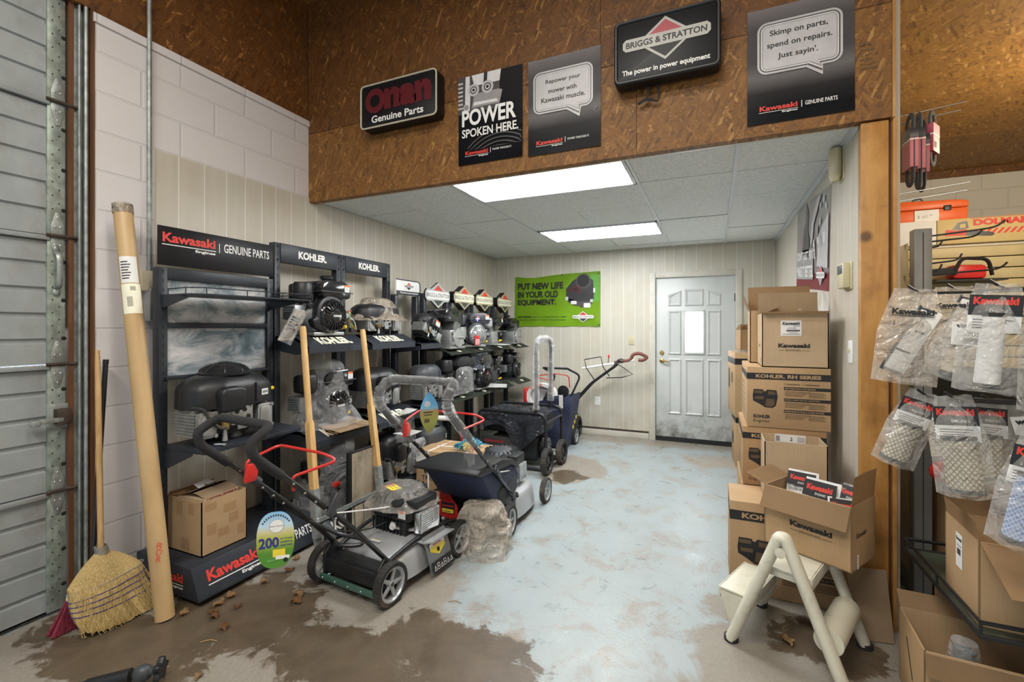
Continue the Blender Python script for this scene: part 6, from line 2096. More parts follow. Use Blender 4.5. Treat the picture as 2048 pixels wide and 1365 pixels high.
# ================================================================ BROOMS, TUBE, TOOLS AND BOXES ON THE LEFT
def bristle_mat(name, dark, light, axis):
    m, nt, b = nodes_of(name)
    co = objco(nt)
    f = noise_n(nt, mapping(nt, co, axis), 1.0, 4, 0.6)
    c = ramp(nt, [(0.3, dark), (0.7, light)], f).outputs[0]
    c = mixc(nt, ramp(nt, [(0.45, 0), (0.7, 0.45)], noise_n(nt, co, 7, 4)).outputs[0], c, [v * .55 for v in dark])
    nt.links.new(c, b.inputs['Base Color'])
    b.inputs['Roughness'].default_value = 0.65
    bump(nt, b, f, 0.8, 0.004)


bristle_mat('corn_straw', (0.30, 0.19, 0.06), (0.62, 0.47, 0.20), (220, 220, 3.5))
bristle_mat('maroon_bristle', (0.10, 0.006, 0.018), (0.30, 0.03, 0.06), (200, 200, 12))
wood('old_handle', (0.36, 0.21, 0.08), (0.56, 0.37, 0.17), (40, 40, 3), False)

t = thing('broom', 'straw corn broom with wooden handle leaning by the roll-up door', 'broom', (-2.585, 1.225, 0), RZ)
top = Vector((0.045, 0.225, 1.285))
neck = Vector((-0.005, 0.085, 0.33))
MB().tube([neck + (top - neck) * (k / 10) for k in range(11)], [0.0125] * 9 + [0.0120, 0.009], 12).build('handle', 'old_handle', t)


def corn(u, v, gap=0.0):
    a = 2 * PI * u
    z = 0.36 - v * 0.355
    w = 0.022 + 0.115 * min(1, (max(0, v - 0.10) / 0.30)) ** 0.7 + 0.022 * v
    d = 0.020 + 0.026 * math.sin(min(1, v * 1.6) * PI * 0.55)
    cx = -0.005 + 0.02 * v + 0.10 * max(0, v - 0.55) ** 2 * 2
    cy = 0.088 - 0.088 * v
    c, s_ = math.cos(a), math.sin(a)
    fr = 1 + 0.05 * noise.noise(Vector((c * 6, s_ * 6, v * 1.5))) + (0.06 * noise.noise(Vector((c * 25, s_ * 25, 3))) * v)
    x = cx + w * c * fr + (0.085 * max(0, v - 0.6) ** 1.3 * (c > 0) * c)
    zz = z + (0.030 * abs(noise.noise(Vector((c * 14, s_ * 14, 0)))) if v > 0.97 else 0) + 0.02 * v * c * c * (c < 0)
    return (x, cy + d * s_ * fr, max(0.001, zz))


mb = MB().grid(corn, 72, 26, wrap=True)
rr = random.Random(4)
for k in range(150):
    u, v0 = rr.random(), rr.uniform(0.35, 0.8)
    p0, p1 = Vector(corn(u, v0)), Vector(corn(u, 0.93))
    dn = (p1 - p0).normalized()
    e = p1 + dn * rr.uniform(0.005, 0.045) + Vector((rr.uniform(-.012, .012), rr.uniform(-.008, .008), 0))
    if u < 0.12 or u > 0.88:
        e += Vector((rr.uniform(0, 0.05), 0, 0.0))
    e.z = max(0.003, e.z)
    off = Vector((0, -0.002 if math.sin(2 * PI * u) < 0 else 0.002, 0))
    mb.tube(smooth([p0 + off, p1 + off, e], 3), 0.0013, 4)
mb.build('bristles', 'corn_straw', t, sharp=30)
for v, col, dz in ((0.42, 'grey_ink', 0.016), (0.52, 'blue_ink', 0.014), (0.59, 'blue_ink', 0.010), (0.66, 'blue_ink', 0.008), (0.74, 'blue_ink', 0.004)):
    mb = MB()
    P = [Vector(corn(i / 48, v)) + Vector((0, 0, dz * math.cos(2 * PI * i / 48))) for i in range(48)]
    c0 = sum(P, Vector()) / 48
    P = [c0 + (p - c0) * 1.025 for p in P]
    mb.tube(P, 0.0018, 5, closed=True)
    mb.build('stitching', col, t)
mb = MB()
for k in range(6):
    v = 0.005 + k * 0.018
    P = [Vector(corn(i / 24, v)) for i in range(24)]
    c0 = sum(P, Vector()) / 24
    mb.tube([c0 + (p - c0) * 1.06 for p in P], 0.0022, 5, closed=True)
mb.build('binding_wire', 'steel', t)

t = thing('broom', 'maroon bristle broom with thin black handle behind the straw broom', 'broom', (-2.735, 1.165, 0), RZ)
MB().tube([(0.045, 0.0, 0.125), (0.143, 0.085, 1.215)], 0.0115, 10).cyl((0.143, 0.085, 1.215), (0.145, 0.0867, 1.236), 0.0125, seg=10).build('handle', 'gloss_black', t)
MB().cbox((0, 0, 0), (0.09, 0.035, 0.03), 0, 0.008, T(0.0, 0.0, 0.13, 0, 0.35)).build('head_block', 'cream_board', t)
mb = MB()
for k in range(26):
    x0 = -0.038 + 0.076 * (k % 13) / 12
    y0 = -0.008 + 0.016 * (k // 13)
    mb.cyl((x0, y0, 0.125 - x0 * 0.3), (x0 * 2.1 - 0.02, y0 * 2.6, 0.004), 0.0065, 0.011, seg=6)
mb.build('bristles', 'maroon_bristle', t)

t = thing('cardboard_tube', 'long brown cardboard tube with white label leaning on the block wall', 'cardboard tube', (-2.413, 1.355, 0), 0)
m, nt, b = nodes_of('tube_card')
co = objco(nt)
nt.links.new(ramp(nt, [(0.3, (0.42, 0.27, 0.12)), (0.7, (0.55, 0.38, 0.19))], noise_n(nt, mapping(nt, co, (6, 6, 2)), 1.0, 5)).outputs[0], b.inputs['Base Color'])
b.inputs['Roughness'].default_value = 0.4
p0, p1 = Vector((0, 0, 0.002)), Vector((-0.345, -0.005, 2.02))
ax = (p1 - p0).normalized()
mb = MB()
mb.tube([p0 + (p1 - p0) * (k / 24) for k in range(25)], 0.0405, 24, caps=False)
mb.tube([p1, p1 - ax * 0.05], [0.0365, 0.0365], 24, mi=1, caps=True)
mb.lathe([(0.0365, 0), (0.0405, 0)], Matrix.Translation(p1) @ ax.to_track_quat('Z', 'Y').to_matrix().to_4x4(), 24)
mb.build('tube', ['tube_card', 'card_dark'], t)
mb = MB()
rr = random.Random(2)
Mt = Matrix.Translation(p1) @ ax.to_track_quat('Z', 'Y').to_matrix().to_4x4()
mb.grid(lambda u, v: Mt @ Vector(((0.0425 + 0.005 * noise.noise(Vector((u * 30, v * 3, 1)))) * math.cos(2 * PI * u), (0.0425 + 0.005 * noise.noise(Vector((u * 30, v * 3, 7)))) * math.sin(2 * PI * u), 0.006 - 0.05 * v)), 40, 5, wrap=True)
mb.build('film_collar', 'brown_film', t)
mb = MB()
Ml = T(0, 0, 0) @ Matrix.Translation(p0 + (p1 - p0) * 0.80) @ ax.to_track_quat('Z', 'Y').to_matrix().to_4x4()


def wrapq(mb, z0, z1, a0, a1, r, mi):
    mb.grid(lambda u, v: Ml @ Vector((r * math.cos(a0 + (a1 - a0) * u), r * math.sin(a0 + (a1 - a0) * u), z0 + (z1 - z0) * v)), 10, 2, mi)


_v = Ml.to_3x3().inverted() @ Vector((0.88, -0.47, 0))
CA = math.atan2(_v.y, _v.x)      # the side of the tube that faces the room
A0 = CA - 0.95
wrapq(mb, 0.0, 0.135, A0, A0 + 1.9, 0.0412, 0)
wrapq(mb, -0.155, -0.005, A0 - 0.1, A0 + 2.1, 0.0412, 1)
for k in range(7):
    wrapq(mb, 0.02 + 0.014 * k, 0.026 + 0.014 * k, A0 + 0.15, A0 + 0.9 + 0.12 * (k % 3), 0.0416, 2)
for k in range(8):
    wrapq(mb, -0.12, -0.07, A0 + 0.5 + 0.07 * k, A0 + 0.53 + 0.07 * k, 0.0416, 2)
    wrapq(mb, -0.04, -0.018, A0 + 0.9 + 0.07 * k, A0 + 0.93 + 0.07 * k, 0.0416, 2)
mb.build('label_sticker', ['paper', 'cream_ink', 'ink_dark'], t)
Mr = Matrix.Translation(p0 + (p1 - p0) * 0.155) @ ax.to_track_quat('Z', 'Y').to_matrix().to_4x4()
L = []
for i, ch in enumerate('RDR'):
    ang = CA
    L.append((ch, -0.012, 0.02 - 0.032 * i, 0.022, 0.026, 'red_ink', -0.012, 0, Mr @ rotm(0, 0, ang + PI / 2 + 0.12 * i) @ T(0, -0.0418, 0, 0, 0.3, 0)))
letters(t, L)


def tool_handle(label, p0, p1, split, socket_len):
    t = thing('wooden_handle', label, 'tool handle', (p0[0], p0[1], 0), 0, None)
    a, bq = Vector((0, 0, p0[2])), Vector((p1[0] - p0[0], p1[1] - p0[1], p1[2]))
    dr = (bq - a).normalized()
    L_ = (bq - a).length
    s0 = a + dr * socket_len
    sp = a + dr * split
    mb = MB()
    mb.tube([sp - dr * 0.0, sp + dr * 0.03, bq - dr * 0.02, bq], [0.020, 0.0185, 0.0195, 0.016], 16)
    mb.tube([s0 - dr * 0.05, sp, sp + dr * 0.025], [0.027, 0.027, 0.021], 4)
    mb.build('shaft', 'handle_wood', t)
    mb = MB()
    mb.tube([a + dr * 0.14, s0], [0.029, 0.030], 4)
    mb.tube([a, a + dr * 0.14], [0.010, 0.029], 4, flat=(1.3, 0.5))
    for k in (0.6, 0.8):
        q = a + dr * socket_len * k
        mb.ball((q.x + 0.024, q.y - 0.01, q.z), 0.006, 1, u=8, v=6)
    mb.build('steel_socket', ['galvanised', 'chrome'], t)
    return t


tool_handle('squared wooden tool handle with long grey steel socket, standing behind the near mower handle', (-2.12, 2.02, 0.02), (-2.325, 2.085, 1.405), 0.80, 0.42)
tool_handle('squared wooden tool handle with grey steel socket beside the stained metal panel', (-2.14, 2.62, 0.02), (-2.30, 2.585, 1.385), 0.82, 0.40)

t = thing('metal_rail', 'bare galvanised rail with thin rods behind the near mower engine', 'metal rail', (-2.06, 1.95, 0), 0)
mb = MB()
mb.box(-0.02, 0.02, 0.0, 0.49, 0.285, 0.292)
mb.box(0.014, 0.02, 0.0, 0.49, 0.285, 0.318)
mb.build('bar', 'galvanised', t)
for k in range(6):
    MB().tube([(0, 0.03 + 0.086 * k, 0.29), (0.0, 0.055 + 0.086 * k, 0.0)], 0.005, 6).build('rod', 'galvanised', t)

t = thing('steel_panel', 'stained tan metal panel in a black frame standing on the floor', 'panel', (-2.21, 2.365, 0), RZ)
m, nt, b = nodes_of('stained_tin')
co = objco(nt)
c = ramp(nt, [(0.3, (0.25, 0.20, 0.145)), (0.6, (0.36, 0.30, 0.22))], noise_n(nt, co, 6, 6, 0.6)).outputs[0]
c = mixc(nt, ramp(nt, [(0.5, 0), (0.68, 0.85)], noise_n(nt, mapping(nt, co, (7, 7, 2.5)), 1.0, 7, 0.7)).outputs[0], c, (0.045, 0.05, 0.04))
nt.links.new(c, b.inputs['Base Color'])
b.inputs['Roughness'].default_value = 0.45
mb = MB()
mb.box(0.0, 0.30, 0.0, 0.035, 0.0, 0.56, 0, 0.002)
mb.build('frame', 'black_paint', t)
MB().box(0.018, 0.285, -0.002, 0.0, 0.006, 0.552).build('face_sheet', 'stained_tin', t)
mb = MB().tube([(0.305, -0.012, 0.02), (0.305, -0.012, 0.565), (0.02, -0.004, 0.567)], 0.0022, 5)
mb.build('wire', 'rust_dark', t)


# ---------------------------------------------------------------- cardboard boxes
def carton(name, label, loc, rz, w, d, h, mat='card', group=None, th=0.005, open_top=False, flaps=(), tape=True, rx=0.0, ry=0.0, inside='card_inside'):
    """local: front face at y=0 facing -Y, x 0..w, y 0..d"""
    t = thing(name, label, 'box', loc, rz, group, rx, ry)
    mb = MB()
    if not open_top:
        mb.box(0, w, 0, d, 0, h, 0, 0.004)
        if tape:
            mb.box(w / 2 - 0.0012, w / 2 + 0.0012, 0.004, d - 0.004, h, h + 0.0006, 1)
        mb.build('body', [mat, 'brown_ink'], t)
    else:
        mb.box(0, w, 0, d, 0, th, 0)
        mb.box(0, w, 0, th, 0, h, 0)
        mb.box(0, w, d - th, d, 0, h, 0)
        mb.box(0, th, 0, d, 0, h, 0)
        mb.box(w - th, w, 0, d, 0, h, 0)
        mb.build('body', [mat], t)
        for side, ang, ln in flaps:
            fb = MB()
            L_ = {'F': w, 'B': w, 'L': d, 'R': d}[side]
            fb.sheet(lambda u, v, L_=L_, ln=ln: (0.003 + u * (L_ - 0.006), 0.0 + 0.004 * math.sin(u * 3) * v, v * ln), 8, 5, 0.0045)
            # hinge along local x at the top edge; ang tilts outwards
            Mx = {'F': T(0, 0.002, h, ang), 'B': T(w, d - 0.002, h, 0, 0, PI) @ rotm(ang), 'L': T(0.002, d, h, 0, 0, -PI / 2) @ rotm(ang), 'R': T(w - 0.002, 0, h, 0, 0, PI / 2) @ rotm(ang)}[side]
            for v in fb.bm.verts:
                v.co = Mx @ v.co
            fb.build('flap', mat, t)
    return t


ME = lambda w: T(w, 0, 0, 0, 0, PI / 2)     # right (+X) face of a carton
ML = lambda d: T(0, d, 0, 0, 0, -PI / 2)    # left (-X) face of a carton

t = carton('cardboard_box', 'open brown cardboard box with taped sides on the red lettered rack plinth', (-2.465, 1.560, 0.187), RZ, 0.255, 0.29, 0.288, 'card', open_top=True, flaps=(('L', -1.9, 0.05), ('B', -0.35, 0.02)))
for x, z, w_, h_ in ((0.03, 0.10, 0.05, 0.06), (0.09, 0.07, 0.06, 0.045), (0.15, 0.13, 0.055, 0.05), (0.20, 0.04, 0.04, 0.06), (0.02, 0.23, 0.06, 0.04), (0.12, 0.19, 0.07, 0.05)):
    MB().box(x, x + w_, -0.0006, 0, z, z + h_).build('packing_tape', 'card_dark', t)
for y, z, w_, h_ in ((0.06, 0.21, 0.05, 0.06), (0.16, 0.20, 0.05, 0.07), (0.10, 0.02, 0.07, 0.06)):
    MB().box(-0.0006, 0, y, y + w_, z, z + h_).build('packing_tape', 'card_dark', t)
t2 = thing('carton_insert', 'pale folded carton with red print sticking out of the open brown box', 'box', (-2.60, 1.69, 0.192), RZ + 0.12)
mb = MB().box(-0.105, 0.105, -0.09, 0.10, 0.0, 0.285, 0, 0.003)
mb.sheet(lambda u, v: (-0.105 + 0.21 * u, -0.09 + 0.19 * v, 0.286 + 0.025 * math.sin(v * PI)), 4, 8, 0.003)
mb.build('body', 'card_light', t2)
letters(t2, [('CARTON OF PARTS', -0.095, 0.268, 0.19, 0.014, 'dark_red_ink', 0.05, -0.0915)], 'print')
MB().prism([(-0.06, 0.0), (-0.015, 0.0), (-0.005, 0.02), (0.015, 0.0), (0.06, 0.0), (0.05, 0.045), (-0.045, 0.045)], 0.0, 0.002, 'Z', 0, M4=T(0.0, 0.02, 0.318, 0.35, 0, 0.2)).build('paper_slip', 'paper', t2)

# strapped engine carton on the floor
t = carton('cardboard_box', 'strapped brown carton on the floor with feather dusters on top', (-2.30, 3.235, 0), 0.0, 0.53, 0.40, 0.365, 'card')
L = [('VANGUARD', 0.055, 0.175, 0.56, 0.075, 'black_ink', 0.05, -0.001), ('TRUST THE POWER', 0.055, 0.125, 0.54, 0.036, 'black_ink', 0.02, -0.001), ([(0.16, 0.045), (0.40, 0.045), (0.28, 0.105)], 0, 0, 0, 0, 'black_ink', 0, -0.001),
     (None, 0.0, 0.27, 0.12, 0.075, 'paper', 0, -0.001), (None, 0.012, 0.32, 0.02, 0.012, 'ink_mid', 0, -0.0015), (None, 0.0, 0.345, 0.12, 0.012, 'ink_light', 0, -0.0015)]
for x0 in (0.26, 0.32):
    L += [(None, x0, 0.29, 0.045, 0.04, 'brown_ink', 0, -0.001), (None, x0 + 0.004, 0.294, 0.037, 0.032, 'kraft_ink', 0, -0.0015), ([(x0 + 0.012, 0.305), (x0 + 0.034, 0.305), (x0 + 0.023, 0.322)], 0, 0, 0, 0, 'brown_ink', 0, -0.002)]
L += [('THIS SIDE UP', 0.05, 0.25, 0.24, 0.022, 'brown_ink', 0.02, -0.001, ME(0.53)), ('HANDLE WITH CARE', 0.05, 0.21, 0.26, 0.016, 'brown_ink', 0.0, -0.001, ME(0.53))]
letters(t, L, 'print')
for x in (0.115, 0.43):
    mb = MB()
    for a in ((-0.003, -0.001, -0.001, 0.367), (0.361, 0.363, -0.001, 0.367)):
        mb.box(x, x + 0.014, a[0], a[1], 0, 0.367)
    mb.box(x, x + 0.014, -0.003, 0.363, 0.365, 0.367)
    mb.build('strap', 'white_ink', t)


def duster(label, loc, rz, mats):
    t = thing('feather_duster', label, 'duster', loc, rz, None)
    MB().tube([(0, 0, 0.016), (0.20, 0, 0.022)], [0.004, 0.006], 8).build('handle', 'old_handle' if 'wool_blue' in mats[:1] and len(mats) == 1 else 'paper', t)
    rr = random.Random(len(label))
    mb = MB()
    n = 260
    for k in range(n):
        f = rr.random()
        x = 0.17 + 0.24 * f
        rad = 0.045 * math.sin(min(1, (f + 0.12) * 1.1) * PI) ** 0.5
        a = rr.uniform(0, 2 * PI)
        p = Vector((x, 0, 0.034 + 0.006 * math.sin(f * 5)))
        dr = Vector((rr.uniform(0.2, 0.9), math.cos(a), math.sin(a))).normalized()
        q = p + dr * rad * rr.uniform(0.7, 1.1)
        q.z = max(0.003, q.z)
        md = (p + q) / 2 + Vector((rr.uniform(-.006, .006), rr.uniform(-.006, .006), 0.003))
        md.z = max(0.003, md.z)
        mb.tube([p, md, q], [0.005, 0.006, 0.002], 4, mi=min(len(mats) - 1, int(f * len(mats))))
    mb.build('fluff', mats, t)
    return t


M('wool_blue', (0.10, 0.33, 0.46), 0.95, 0, 0.35, 60)
M('wool_yellow', (0.62, 0.50, 0.20), 0.95, 0, 0.3, 60)
M('wool_pink', (0.58, 0.24, 0.20), 0.95, 0, 0.3, 60)
duster('blue feather duster lying on the strapped carton, behind the multicoloured one', (-2.18, 3.48, 0.367), 0.10, ['wool_blue'])
duster('multicoloured blue, yellow and pink feather duster lying at the front of the strapped carton', (-2.17, 3.36, 0.367), 0.0, ['wool_blue', 'wool_yellow', 'wool_pink'])

# ---- papers, trays and tags on the shelves
def flat(name, label, loc, rz, w, d, mat, cat='paper', curl=0.012, tilt=(0, 0), group=None, th=0.0015):
    t = thing(name, label, cat, loc, rz, group, tilt[0], tilt[1])
    rr = random.Random(int(w * 1000 + d * 777 + loc[1] * 31))
    ph = rr.uniform(0, 6)
    MB().sheet(lambda u, v: ((u - .5) * w, (v - .5) * d, 0.004 + curl * (0.5 + 0.5 * math.sin(u * 5 + ph)) * (0.4 + 0.6 * v)), 12, 8, th).build('sheet', mat, t)
    return t


flat('cardboard_sheet', 'torn rounded cardboard sheet hanging over the shelf under the bagged engine', (-2.40, 2.52, 0.708), RZ, 0.36, 0.26, 'card_light', 'cardboard', 0.006, (0.12, 0), th=0.004)
flat('paper_sheet', 'white papers on the shelf edge below the 6.5 engine and mower handle', (-2.30, 3.10, 0.705), RZ + 0.2, 0.22, 0.10, 'paper')
flat('paper_sheet', 'white sheet in a clear sleeve on the middle shelf near the black wrapped engine', (-2.24, 4.72, 0.73), RZ + 0.4, 0.28, 0.20, 'paper', 'paper', 0.02)
flat('paper_sheet', 'white sheet lying on the top shelf between dark grey and light grey engines', (-2.27, 4.84, 1.190), RZ - 0.3, 0.26, 0.16, 'paper')
flat('paper_sheet', 'paper stack in clear sleeve on the plinth engine behind the second mower handle', (-2.25, 3.05, 0.545), RZ + 0.1, 0.20, 0.15, 'paper')
t = thing('hang_tag', 'silver bagged price tag hanging from the wire tray over the tank engine', 'tag', (-2.335, 2.08, 1.50), 0.85, None, 0.0, 0.45)
MB().sheet(lambda u, v: ((-0.035 + 0.07 * u) * (1 - 0.25 * v * 0), 0.006 * math.sin(u * 6 + v * 4), -0.20 * v + 0.03 * (u - .5) * (v > .9)), 10, 16, 0.0015).build('card', 'cream_board', t)
mb = MB().sheet(lambda u, v: (-0.041 + 0.082 * u, -0.010 + 0.010 * math.sin(u * 6 + v * 4), 0.01 - 0.225 * v), 10, 16, 0.001)
mb.build('sleeve', 'white_film', t)
L = [(None, -0.028, -0.055 - 0.018 * k, 0.05 - 0.01 * (k % 2), 0.008, 'ink_dark', 0, -0.012) for k in range(5)]
letters(t, L, 'print')
MB().tube(smooth([(0, 0, 0.005), (0.012, 0, 0.03), (0, 0, 0.05), (-0.012, 0, 0.03), (0, 0, 0.005)], 5), 0.0012, 5).build('wire_loop', 'steel', t)
t = thing('loose_bolt', 'small shiny bolt lying on the red lettered rack shelf edge', 'bolt', (-2.42, 1.60, 0.771), 0.5)
mb = MB().cyl((0, 0, 0.008), (0.045, 0, 0.008), 0.006, seg=10)
mb.cyl((0.045, 0, 0.008), (0.056, 0, 0.008), 0.0085, seg=6)
mb.build('bolt', 'chrome', t)
t = thing('paper_roll', 'rolled white paper in clear film on the low shroud behind the strapped box', 'paper roll', (-2.30, 3.66, 0.53), 0.3)
mb = MB().cyl((-0.13, 0, 0.025), (0.13, 0, 0.025), 0.024, seg=14)
mb.cyl((-0.12, 0.04, 0.022), (0.10, 0.05, 0.022), 0.018, seg=14)
mb.build('roll', 'paper', t)

# ---- leaves and straw on the floor
M('leaf_brown', (0.25, 0.12, 0.045), 0.7, 0, 0.3, 30)
M('leaf_tan', (0.38, 0.23, 0.10), 0.7, 0, 0.3, 30)
lp = [(-2.24, 1.475), (-2.28, 1.53), (-2.20, 1.455), (-2.17, 1.55), (-2.29, 1.60), (-2.25, 1.76), (-2.08, 1.42), (-1.98, 1.75), (-2.30, 2.02), (-2.17, 2.10), (-2.22, 1.90), (-1.94, 1.70), (-2.36, 1.41), (0.36, 2.02), (0.30, 2.36), (-1.88, 1.18)]
for i, (x, y) in enumerate(lp):
    where = ['curled against the red lettered plinth corner', 'tucked under the red lettered plinth front', 'at the foot of the cardboard tube side', 'in front of the red lettered plinth', 'under the front edge of red lettered plinth', 'half way along the red lettered plinth', 'alone on the wet stain before the plinth', 'behind the near mower rear wheel', 'at the far end of the red lettered plinth', 'under the near mower handle', 'below the oval hanging card', 'on pale concrete beside the near mower', 'beside the straw broom tip', 'flat under the white step stool', 'near the rear feet of the white step stool', 'on the wet floor near the bottom edge'][i]
    t = thing('dry_leaf', 'dry brown leaf ' + where, 'leaf', (x, y, 0.0), R.uniform(0, 6), 'dry leaves on the floor')
    s_ = R.uniform(0.018, 0.034)
    ph = R.uniform(0, 6)
    MB().sheet(lambda u, v: ((u - .5) * 2 * s_, (v - .5) * s_ * 1.3 * (math.sin(PI * (0.06 + 0.88 * u)) ** 0.8) * (1 + 0.35 * math.sin(u * 19)), 0.003 + s_ * 0.5 * (v - .5) ** 2 * 2 + 0.006 * (1 + math.sin(u * 7 + ph))), 14, 7, 0.0012).build('blade', R.choice(['leaf_brown', 'leaf_tan']), t)
for i, (x, y, rz, l, lab) in enumerate(((-2.12, 1.08, 0.9, 0.22, 'long pale straw lying on the dark floor near the bottom edge'), (-2.05, 1.33, 0.5, 0.07, 'short pale straw below the red lettered plinth'), (-1.20, 2.02, 0.2, 0.07, 'dark twig on the floor in front of the near mower'))):
    t = thing('straw', lab, 'straw', (x, y, 0.002), rz, 'straws on the floor')
    MB().tube(smooth([(-l / 2, 0, 0.002), (0, 0.01, 0.004), (l / 2, 0, 0.002)], 5), 0.0016, 5).build('stem', 'corn_straw' if i < 2 else 'leaf_brown', t)

# ---- black clamp bar at the bottom edge of the picture
t = thing('tripod_leg', 'black metal bar with a lobed knob near the camera at the bottom edge', 'tripod', (-2.02, 1.075, 0), 0.62)
mb = MB().tube([(-0.42, -0.02, 0.020), (-0.06, 0, 0.05)], [0.018, 0.020], 12)
mb.tube([(-0.20, -0.008, 0.036), (-0.06, 0, 0.05)], 0.026, 12)
mb.build('bar', 'black_paint', t)
mb = MB().ball((-0.02, 0, 0.052), (0.036, 0.03, 0.032))
mb.cyl((0.0, 0.0, 0.055), (0.035, 0, 0.06), 0.016, seg=12)
mb.build('joint', 'grey_plastic', t)
mb = MB()
lob = [(0.036 * (1 + 0.22 * math.cos(5 * a)) * math.cos(a), 0.036 * (1 + 0.22 * math.cos(5 * a)) * math.sin(a)) for a in [2 * PI * i / 40 for i in range(40)]]
mb.prism(lob, 0.03, 0.052, 'X', 0, 0.004, M4=T(0, 0, 0.06))
mb.build('knob', 'black_plastic', t)
# ================================================================ CARTONS AND STOOL ON THE RIGHT
def engine_print(x0, z0, s, y, M4=None):
    """black printed engine silhouette"""
    base = M4 or Matrix()
    P = [[(0, .62), (.04, 1.0), (.42, 1.0), (.45, .90), (.52, .90), (.58, 1.0), (.95, .98), (1.0, .60), (.92, .12), (.78, 0), (.50, .02), (.30, .18), (.02, .36)],
         [(.05, .93), (.40, .93), (.40, .78), (.05, .78)], [(.62, .92), (.90, .91), (.92, .72), (.62, .72)], [(.5, .1), (.75, .06), (.88, .2), (.86, .5), (.55, .5)], [(.08, .6), (.45, .62), (.45, .45), (.1, .45)]]
    cols = ['black_ink', 'brown_ink', 'brown_ink', 'brown_ink', 'brown_ink']
    return [([(x0 + a * s, z0 + bq * s * 0.82) for a, bq in p], 0, 0, 0, 0, c, 0, y - 0.0004 * i, base) for i, (p, c) in enumerate(zip(P, cols))]


def kohler_print(w, h, title, d):
    L = [(None, 0.0, h * 0.795, w, h * 0.105, 'black_ink', 0, -0.0012), (title, w * 0.11, h * 0.82, w * 0.78 if len(title) > 8 else w * 0.42, h * 0.06, 'kraft_ink', 0.04, -0.0018)]
    L += engine_print(w * 0.07, h * 0.33, w * 0.31, -0.0012)
    L += [('KOHLER', w * 0.08, h * 0.155, w * 0.21, h * 0.055, 'black_ink', 0.05, -0.0012), ('Engines', w * 0.08, h * 0.075, w * 0.20, h * 0.06, 'black_ink', 0.0, -0.0012)]
    x0 = w * 0.455
    for k, s_ in enumerate(('ASK MORE FROM YOUR ENGINE', 'EXIJA MAS DE SU MOTOR', 'DEMANDEZ EN PLUS A VOTRE MOTEUR')):
        z0 = h * (0.635 - 0.185 * k)
        L += [(None, x0, z0, w - x0, h * 0.05, 'black_ink', 0, -0.0012), (s_, x0 + w * .01, z0 + h * .012, w * (0.36 + 0.05 * k), h * 0.025, 'kraft_ink', 0.02, -0.0018)]
        for q in range(4):
            L.append((None, x0 + w * .01, z0 - h * (0.03 + 0.022 * q), w * (0.30 - 0.03 * q), h * 0.008, 'brown_ink', 0, -0.0012))
            L.append((None, x0 + w * .29, z0 - h * (0.04 + 0.022 * q), w * (0.18 + 0.02 * (q % 2)), h * 0.008, 'brown_ink', 0, -0.0012))
    for k in range(2):
        L += [(None, x0 + w * .22 * k, h * 0.715, w * .025, h * 0.028, 'brown_ink', 0, -0.0012), (None, x0 + w * (.22 * k + .003), h * 0.719, w * .019, h * 0.020, 'kraft_ink', 0, -0.0016), (None, x0 + w * (.035 + .22 * k), h * 0.722, w * .16, h * 0.014, 'brown_ink', 0, -0.0012)]
    m = ML(d)
    L += [(None, 0.0, h * 0.795, d, h * 0.105, 'black_ink', 0, -0.0012, m)]
    for q in range(6):
        L.append((None, d * 0.1, h * (0.15 + 0.1 * q), d * 0.5, h * 0.02, 'brown_ink', 0, -0.0012, m))
    return L


GB = 'stacked engine cartons along the right wall'
t = carton('cardboard_box', 'large carton with black engine picture on the floor behind the white step stool', (0.080, 2.715, 0), 0.0, 0.52, 0.30, 0.478, 'card', GB)
letters(t, kohler_print(0.52, 0.478, 'KOHLER', 0.30), 'print')
t = carton('cardboard_box', 'third carton down the stack, partly hidden by the open tan box', (0.158, 3.025, 0), 0.0, 0.415, 0.50, 0.818, 'card_dark', GB)
t2 = t
# this carton stands on a matching one; build it as the upper of the two
bpy.data.objects.remove(t.children[0])
t.location = (0.158, 3.025, 0.479)
mb = MB().box(0, 0.415, 0, 0.50, 0, 0.340, 0, 0.004)
mb.build('body', 'card_dark', t)
letters(t, kohler_print(0.415, 0.340, 'KOHLER', 0.50), 'print')
t = carton('cardboard_box', 'plain carton at floor level behind the large engine picture carton', (0.15, 3.03, 0), 0.0, 0.42, 0.50, 0.477, 'card_dark', GB)
t = carton('cardboard_box', 'carton with engine picture and black text bars, second from the top', (0.180, 3.02, 0.8205), 0.0, 0.412, 0.53, 0.350, 'card', GB)
letters(t, kohler_print(0.412, 0.350, 'KOHLER. RH SERIES', 0.53), 'print')
t = carton('cardboard_box', 'tan carton with white front label and raised flaps, on top of the stack', (0.257, 3.022, 1.1715), 0.0, 0.325, 0.28, 0.308, 'card_light', GB, open_top=True, flaps=(('B', 0.06, 0.135), ('L', -1.15, 0.115), ('F', 1.45, 0.06)))
